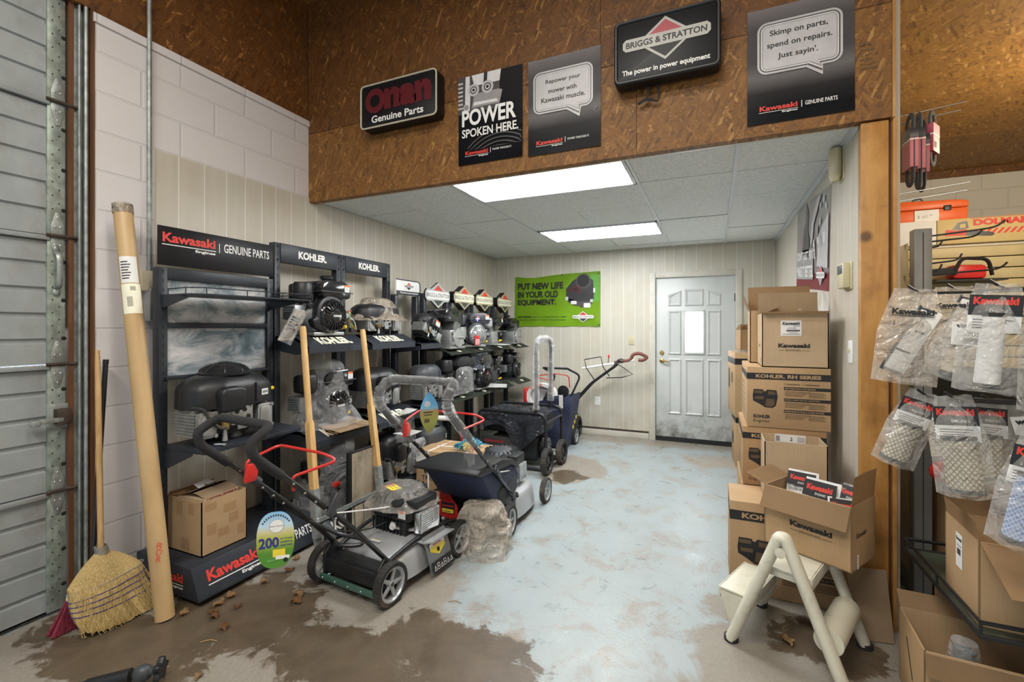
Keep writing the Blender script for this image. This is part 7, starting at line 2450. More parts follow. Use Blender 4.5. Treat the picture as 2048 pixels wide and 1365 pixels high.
L = [('Kawasaki', 0.082, 0.112, 0.155, 0.024, 'black_ink', 0.05, -0.0012), ('ENGINES', 0.118, 0.093, 0.075, 0.010, 'brown_ink', 0.01, -0.0012), (None, 0.082, 0.096, 0.03, 0.0018, 'brown_ink', 0, -0.0012), (None, 0.200, 0.096, 0.037, 0.0018, 'brown_ink', 0, -0.0012),
     (None, 0.094, 0.180, 0.102, 0.088, 'paper', 0, -0.0012), ('Kawasaki', 0.104, 0.243, 0.084, 0.015, 'black_ink', 0.05, -0.0018), (None, 0.104, 0.240, 0.084, 0.0015, 'black_ink', 0, -0.0018), ('Engines', 0.158, 0.231, 0.03, 0.007, 'black_ink', 0.02, -0.0018),
     ('11013-7029', 0.128, 0.219, 0.042, 0.008, 'ink_charcoal', 0.02, -0.0018), (None, 0.122, 0.205, 0.066, 0.009, 'ink_charcoal', 0, -0.0018), ('4 AIR FILTER', 0.13, 0.195, 0.045, 0.006, 'ink_charcoal', 0.01, -0.0018), (None, 0.104, 0.187, 0.084, 0.004, 'ink_mid', 0, -0.0018)]
L += [('Kawasaki', 0.09, 0.112, 0.10, 0.02, 'brown_ink', 0.04, -0.0012, ML(0.28)), (None, 0.22, 0.02, 0.02, 0.03, 'brown_ink', 0, -0.0012, ML(0.28))]
letters(t, L, 'print')
pk = thing('filter_packet', 'clear packet tip poking out of the topmost white-labelled carton', 'packet', (0.47, 3.16, 1.18), 0.2)
MB().sheet(lambda u, v: (-0.06 + 0.12 * u, 0.01 * math.sin(u * 9), 0.335 * v * (1 - 0.4 * abs(u - .45))), 10, 6, 0.002).build('film', 'white_film', pk)
t = carton('cardboard_box', 'open brown carton with one tall flap behind the topmost white-labelled carton', (0.215, 3.325, 1.172), 0.0, 0.37, 0.215, 0.335, 'card', GB, open_top=True, flaps=(('B', 0.20, 0.17), ('L', 0.35, 0.10)))
t = carton('cardboard_box', 'open tan carton with white label inside, standing on the large engine picture carton', (0.250, 2.795, 0.479), 0.0, 0.285, 0.215, 0.312, 'card_light', GB, open_top=True, flaps=())
letters(t, [(None, 0.07, 0.27, 0.15, 0.045, 'paper', 0, 0.208), (None, 0.075, 0.275, 0.02, 0.03, 'ink_mid', 0, 0.2075), (None, 0.18, 0.275, 0.035, 0.03, 'ink_light', 0, 0.2075), ('2', 0.145, 0.28, 0.012, 0.02, 'black_ink', 0.02, 0.2075)], 'label_sticker')
t = carton('cardboard_box', 'far lower carton on the floor near the white door', (0.205, 5.12, 0), 0.06, 0.40, 0.40, 0.525, 'card', GB)
letters(t, [(None, 0, 0.44, 0.40, 0.05, 'black_ink', 0, -0.0012), (None, 0, 0.44, 0.40, 0.05, 'black_ink', 0, -0.0012, ML(0.40))] + engine_print(0.05, 0.18, 0.15, -0.0012, ML(0.40)), 'print')
t = carton('cardboard_box', 'far upper carton with black stripe near the white door', (0.190, 4.96, 0.527), 0.10, 0.40, 0.48, 0.625, 'card', GB)
letters(t, [(None, 0, 0.51, 0.40, 0.06, 'black_ink', 0, -0.0012), (None, 0, 0.51, 0.48, 0.06, 'black_ink', 0, -0.0012, ML(0.48)), (arc(0.30, 0.37, 0.06, 0, 2 * PI, 16)[:-1], 0, 0, 0, 0, 'brown_ink', 0, -0.0012, ML(0.48)), (None, 0.05, 0.25, 0.1, 0.2, 'brown_ink', 0, -0.0012, ML(0.48))], 'print')
t = carton('cardboard_box', 'small crumpled brown box on the far upper carton', (0.245, 5.05, 1.175), 0.25, 0.17, 0.16, 0.20, 'card_dark', GB, open_top=True, flaps=(('L', -0.5, 0.05), ('F', -0.4, 0.06)))
t = thing('plastic_bag', 'flat white plastic bag lying on the far upper carton', 'bag', (0.36, 5.14, 1.153), 0.1)
MB().sheet(lambda u, v: (-0.17 + 0.34 * u, -0.14 + 0.26 * v, 0.004 + 0.016 * abs(noise.noise(Vector((u * 7, v * 7, 2)))) * math.sin(PI * u)), 20, 16, 0.002).build('film', 'white_film', t)

# ---- white plastic step stool
M('stool_white', (0.62, 0.60, 0.49), 0.42, 0, 0.06, 5, dirt=(0.20, 0.17, 0.12, 0.5, 8))
t = thing('step_stool', 'dirty white plastic two-step folding stool holding an open carton of packets', 'step stool', (0.262, 2.20, 0), -0.40)
HT, SP, SEP = 0.525, 0.205, 0.375
for k, y in enumerate((0.0, SEP)):
    P = fillet([(-SP, y, 0.012), (-0.012, y, HT), (0.012, y, HT), (SP + 0.01, y, 0.012)], 0.075, 8)
    if k == 0:
        sf = MB().tube(P, 0.033, 16, flat=(1.0, 0.72)).build('side_frame', 'stool_white', t)
        MB().lathe([(0, 0), (0.02, 0), (0.021, 0.006), (0, 0.008)], T(0.0, y - 0.026, HT - 0.055, PI / 2), 18).build('pivot_cap', 'stool_white', sf)
    else:
        P = fillet([(-SP, y, 0.012), (-0.062, y, 0.385), (0.075, y, 0.385), (SP + 0.01, y, 0.012)], 0.05, 6)
        sf = MB().tube(P, 0.031, 16, flat=(1.0, 0.72)).build('side_frame', 'stool_white', t)
    for x in (-SP, SP + 0.01):
        MB().cyl((x, y, 0.0), (x, y, 0.022), 0.030, seg=14).build('rubber_foot', 'rubber', sf)


def step(x0, x1, z, name):
    mb = MB()
    mb.box(x0, x1, 0.03, SEP - 0.03, z - 0.012, z, 0, 0.005)
    mb.box(x0, x0 + 0.010, 0.03, SEP - 0.03, z - 0.05, z, 0, 0.003)
    mb.box(x1 - 0.010, x1, 0.03, SEP - 0.03, z - 0.05, z, 0, 0.003)
    n = 7
    for i in range(n):
        y = 0.04 + (SEP - 0.08) * i / (n - 1)
        mb.box(x0 + 0.004, x1 - 0.004, y - 0.003, y + 0.003, z - 0.04, z - 0.01)
    mb.build(name, 'stool_white', t)


step(-0.095, 0.10, 0.378, 'top_step')
step(-0.275, -0.125, 0.205, 'lower_step')
for y in (0.03, SEP - 0.04):
    MB().prism([(-0.27, 0.19), (-0.13, 0.19), (-0.115, 0.24), (-0.19, 0.03), (-0.215, 0.03)], y, y + 0.010, 'Y', 0).build('step_bracket', 'stool_white', t)
MB().cyl((0.155, 0.03, 0.155), (0.155, SEP - 0.03, 0.155), 0.052, seg=24).build('cross_brace', 'stool_white', t)
M('stool_mark', (0.55, 0.55, 0.52), 0.5)

t = carton('cardboard_box', 'open brown carton full of filter packets on the white step stool', (0.222, 2.492, 0.381), -0.562, 0.355, 0.25, 0.272, 'card', GB, open_top=True, flaps=(('F', 2.62, 0.105), ('R', 0.08, 0.125), ('L', 1.25, 0.10)))
L = [('Kawasaki', 0.115, 0.118, 0.17, 0.026, 'black_ink', 0.05, -0.0012), ('ENGINES', 0.155, 0.098, 0.085, 0.010, 'brown_ink', 0.01, -0.0012), (None, 0.115, 0.101, 0.035, 0.002, 'brown_ink', 0, -0.0012), (None, 0.245, 0.101, 0.04, 0.002, 'brown_ink', 0, -0.0012), ('Kawasaki', 0.05, 0.13, 0.10, 0.022, 'brown_ink', 0.04, -0.0012, ME(0.355))]
letters(t, L, 'print')
bo = t
MB().box(0.02, 0.032, -0.0008, 0, 0.0, 0.06, 0, 0, ME(0.355) @ T(0.04, 0, 0)).build('packing_tape', 'paper', t)


def packet(label, x, y, z, rz, tilt, w, h, seed, dark=True):
    p = Matrix.Translation((0.222, 2.492, 0.381)) @ rotm(0, 0, -0.562) @ Vector((x, y, z))
    t = thing('filter_packet', label, 'packet', p, -0.562 + rz, 'filter packets in the carton on the stool', tilt)

    def fn(u, v):
        b_ = 0.016 * math.sin(PI * u) * math.sin(PI * min(1, v * 1.1))
        return ((u - .5) * w, -b_ - 0.006 * noise.noise(Vector((u * 5, v * 5, seed))), v * h)
    mb = MB().grid(fn, 14, 12)
    mb.grid(lambda u, v: ((u - .5) * w, 0.014 * math.sin(PI * u) * math.sin(PI * min(1, v * 1.1)), v * h), 14, 12)
    mb.build('pouch', 'white_film' if not dark else 'paper', t)
    yy = -0.0245
    L = [(None, -w * .46, h * .60, w * .92, h * .34, 'black_ink', 0, yy), ('Kawasaki', -w * .36, h * .74, w * .72, h * .12, 'red_ink', 0.05, yy - .001), ('ENGINES', -w * .1, h * .65, w * .3, h * .05, 'white_ink', 0, yy - .001), ('GENUINE AIR FILTER', -w * .4, h * .48, w * .7, h * .06, 'ink_dark', 0.02, yy), (None, -w * .4, h * .38, w * .5, h * .03, 'ink_mid', 0, yy), (None, -w * .4, h * .31, w * .6, h * .03, 'ink_mid', 0, yy)]
    letters(t, L, 'print')
    return t


packet('filter packet in the stool carton, at the back beside the left flap', 0.085, 0.16, 0.135, 0.15, -0.35, 0.13, 0.19, 1)
packet('filter packet with red logo in the middle of the stool carton', 0.175, 0.10, 0.10, -0.05, -0.40, 0.15, 0.22, 2)
packet('pale filter packet at the back right of the stool carton', 0.255, 0.18, 0.11, -0.3, -0.5, 0.13, 0.20, 3, False)
packet('filter packet lying against the raised right flap of the stool carton', 0.30, 0.09, 0.10, 0.5, -0.45, 0.11, 0.17, 4)
mb = MB().box(0.01, 0.345, 0.01, 0.24, 0.006, 0.12)
mb.build('packing_fill', 'shadow_gap', bo)

# small scraps beside the post
flat('cardboard_sheet', 'scrap of cardboard leaning at the foot of the wooden post', (0.60, 2.66, 0.0), 0.2, 0.16, 0.30, 'card_light', 'cardboard', 0.0, (1.35, 0), th=0.004).location = (0.645, 2.55, 0.15)

# ================================================================ PARTS ROOM ON THE RIGHT
M('gondola_grey', (0.25, 0.255, 0.25), 0.45, 0.2, 0.1, dirt=(0.3, 0.27, 0.2, 0.2))
M('slat_cream', (0.55, 0.46, 0.25), 0.5, 0, 0.05)
M('toolbox_orange', (0.78, 0.13, 0.02), 0.42, 0, 0.06)
M('dolmar_card', (0.60, 0.46, 0.20), 0.55, 0, 0.05)
M('belt_rubber', (0.05, 0.05, 0.048), 0.8, 0, 0.2)
M('belt_sleeve', (0.36, 0.04, 0.07), 0.45, 0, 0.1)
M('belt_pink', (0.52, 0.16, 0.18), 0.45, 0, 0.1)
M('filter_media', (0.55, 0.48, 0.36), 0.85, 0, 0.1)

t = thing('gondola_shelf', 'grey slotted upright with cream back panel behind the wooden post', 'shelving', (0.94, 3.0, 0), 0)
mb = MB().box(-0.005, 0.068, -0.035, 0.03, 0.0, 1.90, 0, 0.004)
mb.box(0.030, 0.033, -0.0365, -0.035, 0.02, 1.88, 1)
mb.build('upright', ['gondola_grey', 'shadow_gap'], t)
mb = MB()
mb.grid(lambda u, v: (0.012 * math.sin(v * 4.0) - 0.01 * max(0, 0.25 - v) * 4 * math.sin(u * 3), 0.03 + u * 2.0, 0.12 + v * 1.72), 8, 16)
r_ = bmesh.ops.solidify(mb.bm, geom=mb.bm.faces[:], thickness=0.006)
mb.build('back_panel', 'cream_board', t)
MB().box(0.0, 0.06, 0.03, 2.05, 0.0, 0.12, 0, 0.004).build('base_rail', 'gondola_grey', t)
MB().box(-0.005, 0.068, 2.0, 2.06, 0.0, 1.90, 0, 0.004).build('upright', 'gondola_grey', t)

t = thing('slat_wall', 'cream slat wall panel below the orange case in the parts room', 'slat wall', (1.38, 5.22, 0), 0)
mb = MB()
for k in range(11):
    z = 1.05 + k * 0.095
    mb.box(0, 1.10, 0.0, 0.02, z + 0.008, z + 0.095, 0, 0.003)
mb.box(0, 1.10, 0.02, 0.04, 0.0, 2.10, 1)
mb.build('panel', ['slat_cream', 'shadow_gap'], t)
MB().box(-0.06, 1.5, 0.02, 0.5, 2.10, 2.125, 0, 0.003).build('top_shelf', 'cream_board', t)
MB().box(1.0, 1.06, -0.03, 0.02, 0.4, 2.10, 0).build('slotted_upright', 'black_paint', t)
MB().box(-0.02, 1.5, 0.03, 0.5, 0.0, 0.2, 0).build('base', 'gondola_grey', t)

t = carton('cardboard_box', 'long yellow carton with red letters and chain saw picture under the orange case', (1.80, 5.20, 2.126), 0.0, 0.62, 0.35, 0.215, 'dolmar_card', None)
L = [('DOLMAR', 0.24, 0.145, 0.36, 0.055, 'red_ink', 0.06, -0.001), (None, 0.22, 0.207, 0.40, 0.004, 'red_ink', 0, -0.001)]
for k in range(9):
    L.append(([(0.23 + 0.04 * k, 0.07), (0.25 + 0.04 * k, 0.07), (0.285 + 0.04 * k, 0.115), (0.265 + 0.04 * k, 0.115)], 0, 0, 0, 0, 'red_ink', 0, -0.001))
L += [([(0.05, 0.07), (0.06, 0.125), (0.13, 0.11), (0.20, 0.12), (0.20, 0.065)], 0, 0, 0, 0, 'red_ink', 0, -0.0014), ([(0.10, 0.12), (0.14, 0.18), (0.20, 0.19), (0.21, 0.13), (0.16, 0.115)], 0, 0, 0, 0, 'ink_dark', 0, -0.0016), ([(0.19, 0.065), (0.195, 0.11), (0.36, 0.085), (0.38, 0.065), (0.36, 0.05)], 0, 0, 0, 0, 'ink_dark', 0, -0.0018), ([(0.15, 0.13), (0.155, 0.165), (0.19, 0.17), (0.19, 0.135)], 0, 0, 0, 0, 'dolmar_card', 0, -0.002)]
letters(t, L, 'print')
t = carton('cardboard_box', 'plain white carton beside the yellow one under the orange case', (1.44, 5.20, 2.126), 0.0, 0.355, 0.35, 0.215, 'paper', None)

t = thing('tool_case', 'orange plastic chain saw case with paper price tag reading 60 dollars', 'tool case', (1.52, 5.23, 2.342), 0)
mb = MB()
mb.prism([(0.0, 0.0), (0.50, 0.0), (0.505, 0.105), (0.0, 0.105)], 0.0, 0.26, 'Y', 0, 0.012)
mb.box(-0.17, 0.02, 0.02, 0.24, 0.0, 0.06, 0, 0.012)
mb.build('lower_shell', 'toolbox_orange', t)
MB().prism([(-0.005, 0.108), (0.51, 0.108), (0.505, 0.165), (0.42, 0.178), (0.05, 0.192), (0.0, 0.165)], 0.0, 0.26, 'Y', 0, 0.014).build('lid', 'toolbox_orange', t)
MB().box(0.335, 0.385, -0.012, 0.004, 0.085, 0.13, 0, 0.004).build('latch', 'black_plastic', t)
MB().tube(fillet([(0.15, 0.13, 0.18), (0.16, 0.13, 0.225), (0.22, 0.13, 0.235), (0.24, 0.13, 0.185)], 0.015, 4), 0.007, 6).build('handle', 'black_plastic', t)
MB().box(0.13, 0.30, -0.008, -0.006, -0.005, 0.10).build('price_tag', 'paper', t)
letters(t, [('$ 60', 0.15, 0.025, 0.07, 0.03, 'ink_charcoal', -0.01, -0.009), ('00', 0.235, 0.045, 0.022, 0.014, 'ink_charcoal', -0.01, -0.009)], 'price')

# bare display hooks on the grey upright's panel
for k, (z, l, up, y) in enumerate(((1.86, 0.33, 0.03, 3.00), (1.842, 0.28, 0.02, 3.08), (1.825, 0.16, 0.01, 3.18), (1.72, 0.18, 0.02, 3.02), (1.68, 0.13, 0.02, 3.10), (1.665, 0.34, 0.02, 3.00))):
    t = thing('display_hook', ['long black hook, highest on the grey upright', 'black hook just under the highest one on the grey upright', 'short black hook, third down on the grey upright', 'black hook alone in the middle of the grey upright', 'short black hook above the lowest on the grey upright', 'long black hook, lowest on the grey upright'][k], 'hook', (0.962, y, z), 0, 'bare display hooks by the grey upright')
    MB().tube(smooth([(0, 0, 0), (l * .5, 0, up * .5), (l * .88, 0, up), (l, 0, up + 0.03)], 4), 0.0045, 6).build('wire', 'black_paint', t)
    MB().box(-0.004, 0.003, -0.014, 0.014, -0.012, 0.012).build('back_plate', 'black_paint', t)

# belts on wire pegs beside the post
for k, (x, y, z, rz, h, lab) in enumerate(((0.868, 2.80, 2.41, 0.25, 0.32, 'drive belt hanging nearest the wooden post'), (0.912, 2.84, 2.425, 0.15, 0.34, 'longest drive belt, second from the wooden post'), (0.945, 2.90, 2.405, 0.2, 0.32, 'drive belt third from the wooden post'), (0.985, 2.90, 2.44, 1.0, 0.235, 'drive belt with crimson sleeve turned broadside, apart from the others'))):
    broad = k == 3
    t = thing('drive_belt', lab, 'drive belt', (x, y, z), rz + (0 if broad else 1.35), 'drive belts on pegs')
    w = 0.034
    loop = [(-w + 0.0, -h * .08), (-w, -h + .03)] + [(w * math.cos(a), -h + 0.03 + w * math.sin(a)) for a in [PI + PI * i / 8 for i in range(1, 8)]] + [(w, -h + .03), (w, -h * .08)] + [(w * math.cos(a), -h * .08 + w * math.sin(a)) for a in [PI * i / 8 for i in range(1, 8)]]
    MB().tube([(a, 0, bq) for a, bq in loop], 0.012, 8, closed=True, flat=(0.55, 1.1)).build('belt', 'belt_rubber', t)
    z1, z0 = -h * .20, -h * .78
    mb = MB().prism(rrect(-w - .012, w + .012, z0, z1, 0.004, 2), -0.016, 0.016, 'Y', 0)
    mb.prism(rrect(-w - .0125, w + .0125, z1 - 0.05, z1 + 0.0005, 0.004, 2), -0.0165, 0.0165, 'Y', 1)
    mb.prism(rrect(-w - .0126, w + .0126, z1 - 0.057, z1 - 0.05, 0.001, 1), -0.0166, 0.0166, 'Y', 2)
    mb.build('sleeve', ['belt_sleeve' if broad else 'belt_pink', 'ink_dark' if not broad else 'belt_sleeve', 'cream_ink'], t)
    if broad:
        letters(t, [(None, -0.036, z0 + 0.012, 0.035, 0.045, 'cream_ink', 0, -0.0172), (None, -0.032, z0 + 0.018, 0.027, 0.03, 'brown_ink', 0, -0.0178)], 'barcode')
for k, (z, y) in enumerate(((2.44, 2.86), (2.425, 2.92), (2.05, 2.83), (2.02, 2.86))):
    t = thing('wire_peg', ['upper wire peg of the broadside belt', 'wire peg just behind the upper belt peg', 'bare wire peg under the belts', 'lowest bare wire peg under the belts'][k], 'peg', (0.80, y, z), 0, 'wire pegs on the partition side')
    MB().tube([(0, 0, 0), (0.30, 0, 0.03)], 0.0025, 6).build('wire', 'steel', t)


# ---- right hand display unit, mostly out of frame, that carries hooks, bags and the wire shelf
t = thing('gondola_shelf', 'display unit at the right picture edge carrying hooks and the wire shelf', 'shelving', (1.42, 1.55, 0), 0)
MB().box(0.0, 0.03, 0.0, 1.05, 0.1, 1.95, 0, 0.003).build('back_panel', 'cream_board', t)
MB().box(-0.005, 0.06, 1.05, 1.11, 0.0, 1.95, 0, 0.003).build('upright', 'gondola_grey', t)
MB().box(-0.005, 0.06, -0.06, 0.0, 0.0, 1.95, 0, 0.003).build('upright', 'gondola_grey', t)
mb = MB()
zs = 0.425
x0, x1, y0, y1 = -0.645, 0.0, 0.38, 1.01
mb.box(x0, x1, y0, y1, zs - 0.006, zs, 0)
wsh = mb.build('shelf', 'olive_steel', t)
mb = MB()
rail = [(x1, y1, zs + 0.04), (x0, y1, zs + 0.04), (x0, y0, zs + 0.04), (x1, y0, zs + 0.04)]
low = [(p[0], p[1], zs - 0.004) for p in rail]
mb.tube(rail, 0.007, 8)
mb.tube(low, 0.009, 8)
for p in ((x0, y1), (x0, y0), (x0, (y0 + y1) / 2), (x0 * .5, y0), (x0 * .5, y1)):
    mb.tube([(p[0], p[1], zs - 0.004), (p[0], p[1], zs + 0.04)], 0.005, 6)
mb.build('wire_rail', 'black_paint', wsh)


def mesh_material(name, ca, cb, sc):
    m, nt, b = nodes_of(name)
    co = objco(nt)
    outs = []
    for rot in (0.62, -0.62):
        w = N(nt, 'ShaderNodeTexWave', wave_type='BANDS', bands_direction='X')
        w.inputs['Scale'].default_value = sc
        nt.links.new(mapping(nt, swz(nt, co, 'XZY'), rot=(0, 0, rot)), w.inputs['Vector'])
        outs.append(ramp(nt, [(0.12, 1), (0.3, 0)], w.outputs['Fac']).outputs[0])
    mx = N(nt, 'ShaderNodeMath', operation='MAXIMUM')
    nt.links.new(outs[0], mx.inputs[0])
    nt.links.new(outs[1], mx.inputs[1])
    nt.links.new(mixc(nt, mx.outputs[0], ca, cb), b.inputs['Base Color'])
    b.inputs['Roughness'].default_value = 0.7
    bump(nt, b, mx.outputs[0], 0.5, 0.003)


mesh_material('filter_mesh', (0.60, 0.54, 0.42), (0.20, 0.17, 0.12), 28)
mesh_material('filter_mesh_blue', (0.18, 0.27, 0.52), (0.45, 0.55, 0.75), 36)


def filter_bag(label, x, y, z, w, h, rz, roll=0.0, kind='mesh', header='red', fr=0.032, fh=0.14, word=None, hook=True, seed=1, hx=None):
    """clear pouch hanging from its top centre with an air filter inside"""
    t = thing('filter_bag', label, 'filter bag', (x, y, z), rz, 'bagged air filters on hooks', 0.0, roll)

    def face(sgn):
        def fn(u, v):
            ww = w * (0.62 + 0.38 * min(1, v * 2.2))
            bl = fr * 1.25 * math.sin(PI * u) * min(1, v * 2.5) ** 1.2
            nz = 0.007 * noise.noise(Vector((u * 6, v * 7, seed * 3.1 + sgn)))
            return ((u - .5) * ww, sgn * (bl + 0.002) + nz, -v * h + 0.008 * noise.noise(Vector((u * 3, v * 2, seed))))
        return fn
    mb = MB().grid(face(-1), 16, 20)
    mb.grid(face(1), 16, 20)
    mb.build('pouch', 'pouch_film' if kind != 'panel' else 'beige_film', t)
    zb = -h + 0.012
    mb = MB()
    if kind == 'panel':
        Mp = T(0.012, -0.010, -h * 0.55, 0, 0.36, 0)
        mb.box(-0.032, 0.032, -0.012, 0.012, -0.12, 0.12, 0, 0.006, Mp)
        mb.box(-0.040, -0.032, -0.015, 0.015, -0.125, 0.125, 1, 0.002, Mp)
        for q in range(4):
            mb.box(-0.036, 0.014, -0.015, -0.012, -0.125 + 0.08 * q, -0.120 + 0.08 * q, 1, 0, Mp)
        mb.box(-0.040, 0.036, -0.015, 0.015, -0.130, -0.122, 1, 0.002, Mp)
        mb.build('filter', ['paper', 'grey_plastic'], t)
    else:
        mat = {'mesh': 'filter_mesh', 'white': 'paper', 'blue': 'filter_mesh_blue', 'dark': 'filter_media'}[kind]
        mb.cyl((0, 0, zb + 0.012), (0, 0, zb + fh), fr, fr * 0.96, 24, 0)
        fo = mb.build('filter', mat, t)
        mb = MB().cyl((0, 0, zb), (0, 0, zb + 0.014), fr * 1.06, seg=24)
        mb.cyl((0, 0, zb + fh), (0, 0, zb + fh + 0.012), fr * 1.02, seg=24)
        mb.build('end_cap', 'rubber', fo)
    yy = -0.030 if kind != 'panel' else -0.042
    hw = w * 0.74
    L = []
    if header == 'red':
        L = [(None, -hw / 2, -h * .30, hw, h * .19, 'black_ink', 0, yy + 0.016), ('Kawasaki', -hw * .42, -h * .20, hw * .84, h * .07, 'red_ink', 0.05, yy + 0.0155), ('ENGINES', -hw * .1, -h * .27, hw * .4, h * .03, 'white_ink', 0, yy + 0.0155), (None, -hw / 2, -h * .45, hw, h * .15, 'paper', 0, yy + 0.015)]
        for q in range(4):
            L.append((None, -hw * .4, -h * (.345 + .025 * q), hw * (.75 - .1 * q), h * .010, 'ink_charcoal', 0, yy + 0.0145))
    elif header == 'black':
        L = [('Kawasaki', -hw * .40, -h * .28, hw * .84, h * .065, 'black_ink', 0.05, yy + .012), (None, -hw * .40, -h * .295, hw * .84, h * .008, 'black_ink', 0, yy + .012), (word or '11029', -hw * .34, -h * .40, hw * .6, h * .05, 'ink_charcoal', 0.02, yy + .012), (None, -hw * .34, -h * .48, hw * .22, h * .05, 'ink_charcoal', 0, yy + .012)]
    elif header == 'label':
        Mr = T(0, 0, 0, 0, -0.22, 0)
        L = [(None, -hw / 2, -h * .48, hw, h * .32, 'paper', 0, yy, Mr), ('wasaki', -hw * .4, -h * .25, hw * .8, h * .07, 'black_ink', 0.05, yy - .001, Mr), (word or '-7036', -hw * .2, -h * .36, hw * .5, h * .06, 'ink_charcoal', 0.02, yy - .001, Mr), (None, -hw * .2, -h * .46, hw * .4, h * .08, 'ink_charcoal', 0, yy - .001, Mr)]
    letters(t, L, 'print')
    if hook:
        hk = thing('display_hook', 'black hook carrying the ' + ('slatted filter bag nearest the wooden post', 'dusty bag behind the slatted filter', 'tilted bag with the white barcode label', 'bag with the plain white cylinder filter', 'large mesh cylinder bag at the right edge', 'tilted mesh filter bag of the lower row', 'broad mesh filter bag of the lower row', 'dark mesh filter bag behind the broad one', 'mesh filter bag beside the blue filter', 'bag with the blue ribbed filter')[seed - 1], 'hook', (x + 0.01, y, z - 0.012), 0, None)
        L_ = 1.415 - x - 0.01
        MB().tube(smooth([(-0.03, 0, 0.022), (0.0, 0, 0.0), (0.04, 0, -0.006), (L_ * .6, 0, -0.004), (L_, 0, 0.0)], 4), 0.0045, 6).build('wire', 'black_paint', hk)
    return t


filter_bag('large dusty printed bag with a slatted filter nearest the wooden post', 0.665, 2.10, 1.54, 0.185, 0.345, -0.30, 0.10, 'panel', 'black', word='11029-70', seed=1)
filter_bag('dusty printed bag half hidden behind the slatted filter bag', 0.86, 2.34, 1.56, 0.17, 0.30, -0.35, 0.0, 'panel', 'black', word='11029-70', seed=2)
filter_bag('bag with white barcode label and tilted dark filter, mid row', 0.795, 2.02, 1.455, 0.135, 0.24, -0.36, 0.28, 'dark', 'label', seed=3, fr=0.026, fh=0.10)
filter_bag('tall clear bag with a plain white cylinder filter, mid row', 0.795, 1.88, 1.535, 0.155, 0.335, -0.40, 0.08, 'white', 'red', seed=4, fr=0.030, fh=0.22)
filter_bag('clear bag with a large wire mesh cylinder at the right picture edge', 0.90, 1.80, 1.54, 0.16, 0.385, -0.46, 0.03, 'mesh', 'red', seed=5, fr=0.046, fh=0.24)
filter_bag('tilted bag with a mesh filter, leftmost of the lower row', 0.70, 2.13, 1.165, 0.13, 0.29, -0.32, 0.32, 'mesh', 'red', seed=6, fr=0.040, fh=0.145)
filter_bag('bag with a broad mesh filter hanging in the middle of the lower row', 0.725, 1.98, 1.175, 0.145, 0.325, -0.36, -0.10, 'mesh', 'red', seed=7, fr=0.046, fh=0.17)
filter_bag('dark bag with mesh filter behind the broad one, lower row', 0.89, 2.16, 1.15, 0.12, 0.30, -0.38, 0.0, 'mesh', 'red', seed=8, fr=0.036, fh=0.15)
filter_bag('bag with mesh filter hanging between the broad filter and the blue filter', 0.97, 2.14, 1.15, 0.12, 0.31, -0.40, 0.0, 'mesh', 'label', word='11013', seed=9, fr=0.036, fh=0.17)
filter_bag('clear bag with a blue ribbed filter at the right picture edge', 0.82, 1.72, 1.105, 0.13, 0.32, -0.46, 0.16, 'blue', 'red', seed=10, fr=0.034, fh=0.19)

# ---- cartons on and under the wire shelf
t = carton('cardboard_box', 'open brown carton with barcode sticker lying on the wire shelf', (0.79, 1.98, 0.427), -0.06, 0.40, 0.28, 0.275, 'card', None, open_top=True, flaps=(('F', 1.95, 0.22), ('L', 0.15, 0.06), ('B', 0.2, 0.15), ('R', 0.9, 0.14)))
letters(t, [(None, 0.10, 0.12, 0.055, 0.12, 'paper', 0, -0.001, ML(0.28)), ('Kawasaki', 0.105, 0.215, 0.045, 0.012, 'black_ink', 0.04, -0.0016, ML(0.28)), (None, 0.112, 0.165, 0.03, 0.022, 'ink_charcoal', 0, -0.0016, ML(0.28)), (None, 0.108, 0.195, 0.04, 0.005, 'ink_mid', 0, -0.0016, ML(0.28))], 'label_sticker')
t = carton('cardboard_box', 'large open brown carton on the floor under the wire shelf', (0.664, 2.02, 0), -0.06, 0.46, 0.29, 0.285, 'card', None, open_top=True, flaps=(('B', 0.9, 0.07), ('F', 2.9, 0.08)))
mb = MB().tube([(-0.001, 0.12, 0.10), (-0.001, 0.19, 0.22)], 0.0015, 5)
mb.build('pen_mark', 'black_ink', t)
pk = thing('filter_packet', 'clear wrapped part standing in the floor carton at the bottom edge', 'packet', (0.80, 2.10, 0.006), 0.1)
MB().cyl((0, 0, 0), (0, 0, 0.27), 0.035, 0.03, 18).build('part', 'steel', pk)
MB().lathe([(0.05, 0), (0.052, 0.2), (0.035, 0.30), (0, 0.31)], T(0, 0, 0.0), 18).build('film', 'clear_film', pk)
t = carton('cardboard_box', 'small grey open carton on the floor behind the floor carton', (0.93, 2.50, 0), 0.0, 0.16, 0.22, 0.25, 'card_light', None, open_top=True, flaps=())
# ---- merchandise glimpsed behind the hanging bags
t = thing('parts_card', 'grey card with barcode hanging low on the grey upright', 'card', (1.035, 2.85, 0.955), -0.1, None, 0, -0.12)
MB().box(-0.09, 0.09, 0.0, 0.004, -0.17, 0.0).build('card', 'cream_board', t)
letters(t, [(None, -0.075, -0.03 - 0.015 * k, 0.11 + 0.02 * (k % 2), 0.004, 'ink_charcoal', 0, -0.001) for k in range(7)] + [(None, 0.02, -0.155, 0.05, 0.03, 'ink_charcoal', 0, -0.001)], 'print')
hk = thing('display_hook', 'black hook holding the grey barcode card', 'hook', (0.998, 2.86, 0.957), 0)
MB().tube([(0, 0, 0.0), (0.12, 0, 0.0), (0.13, 0, 0.015)], 0.004, 6).build('wire', 'black_paint', hk)
MB().box(-0.004, 0.003, -0.02, 0.06, -0.012, 0.012).build('back_plate', 'black_paint', hk)
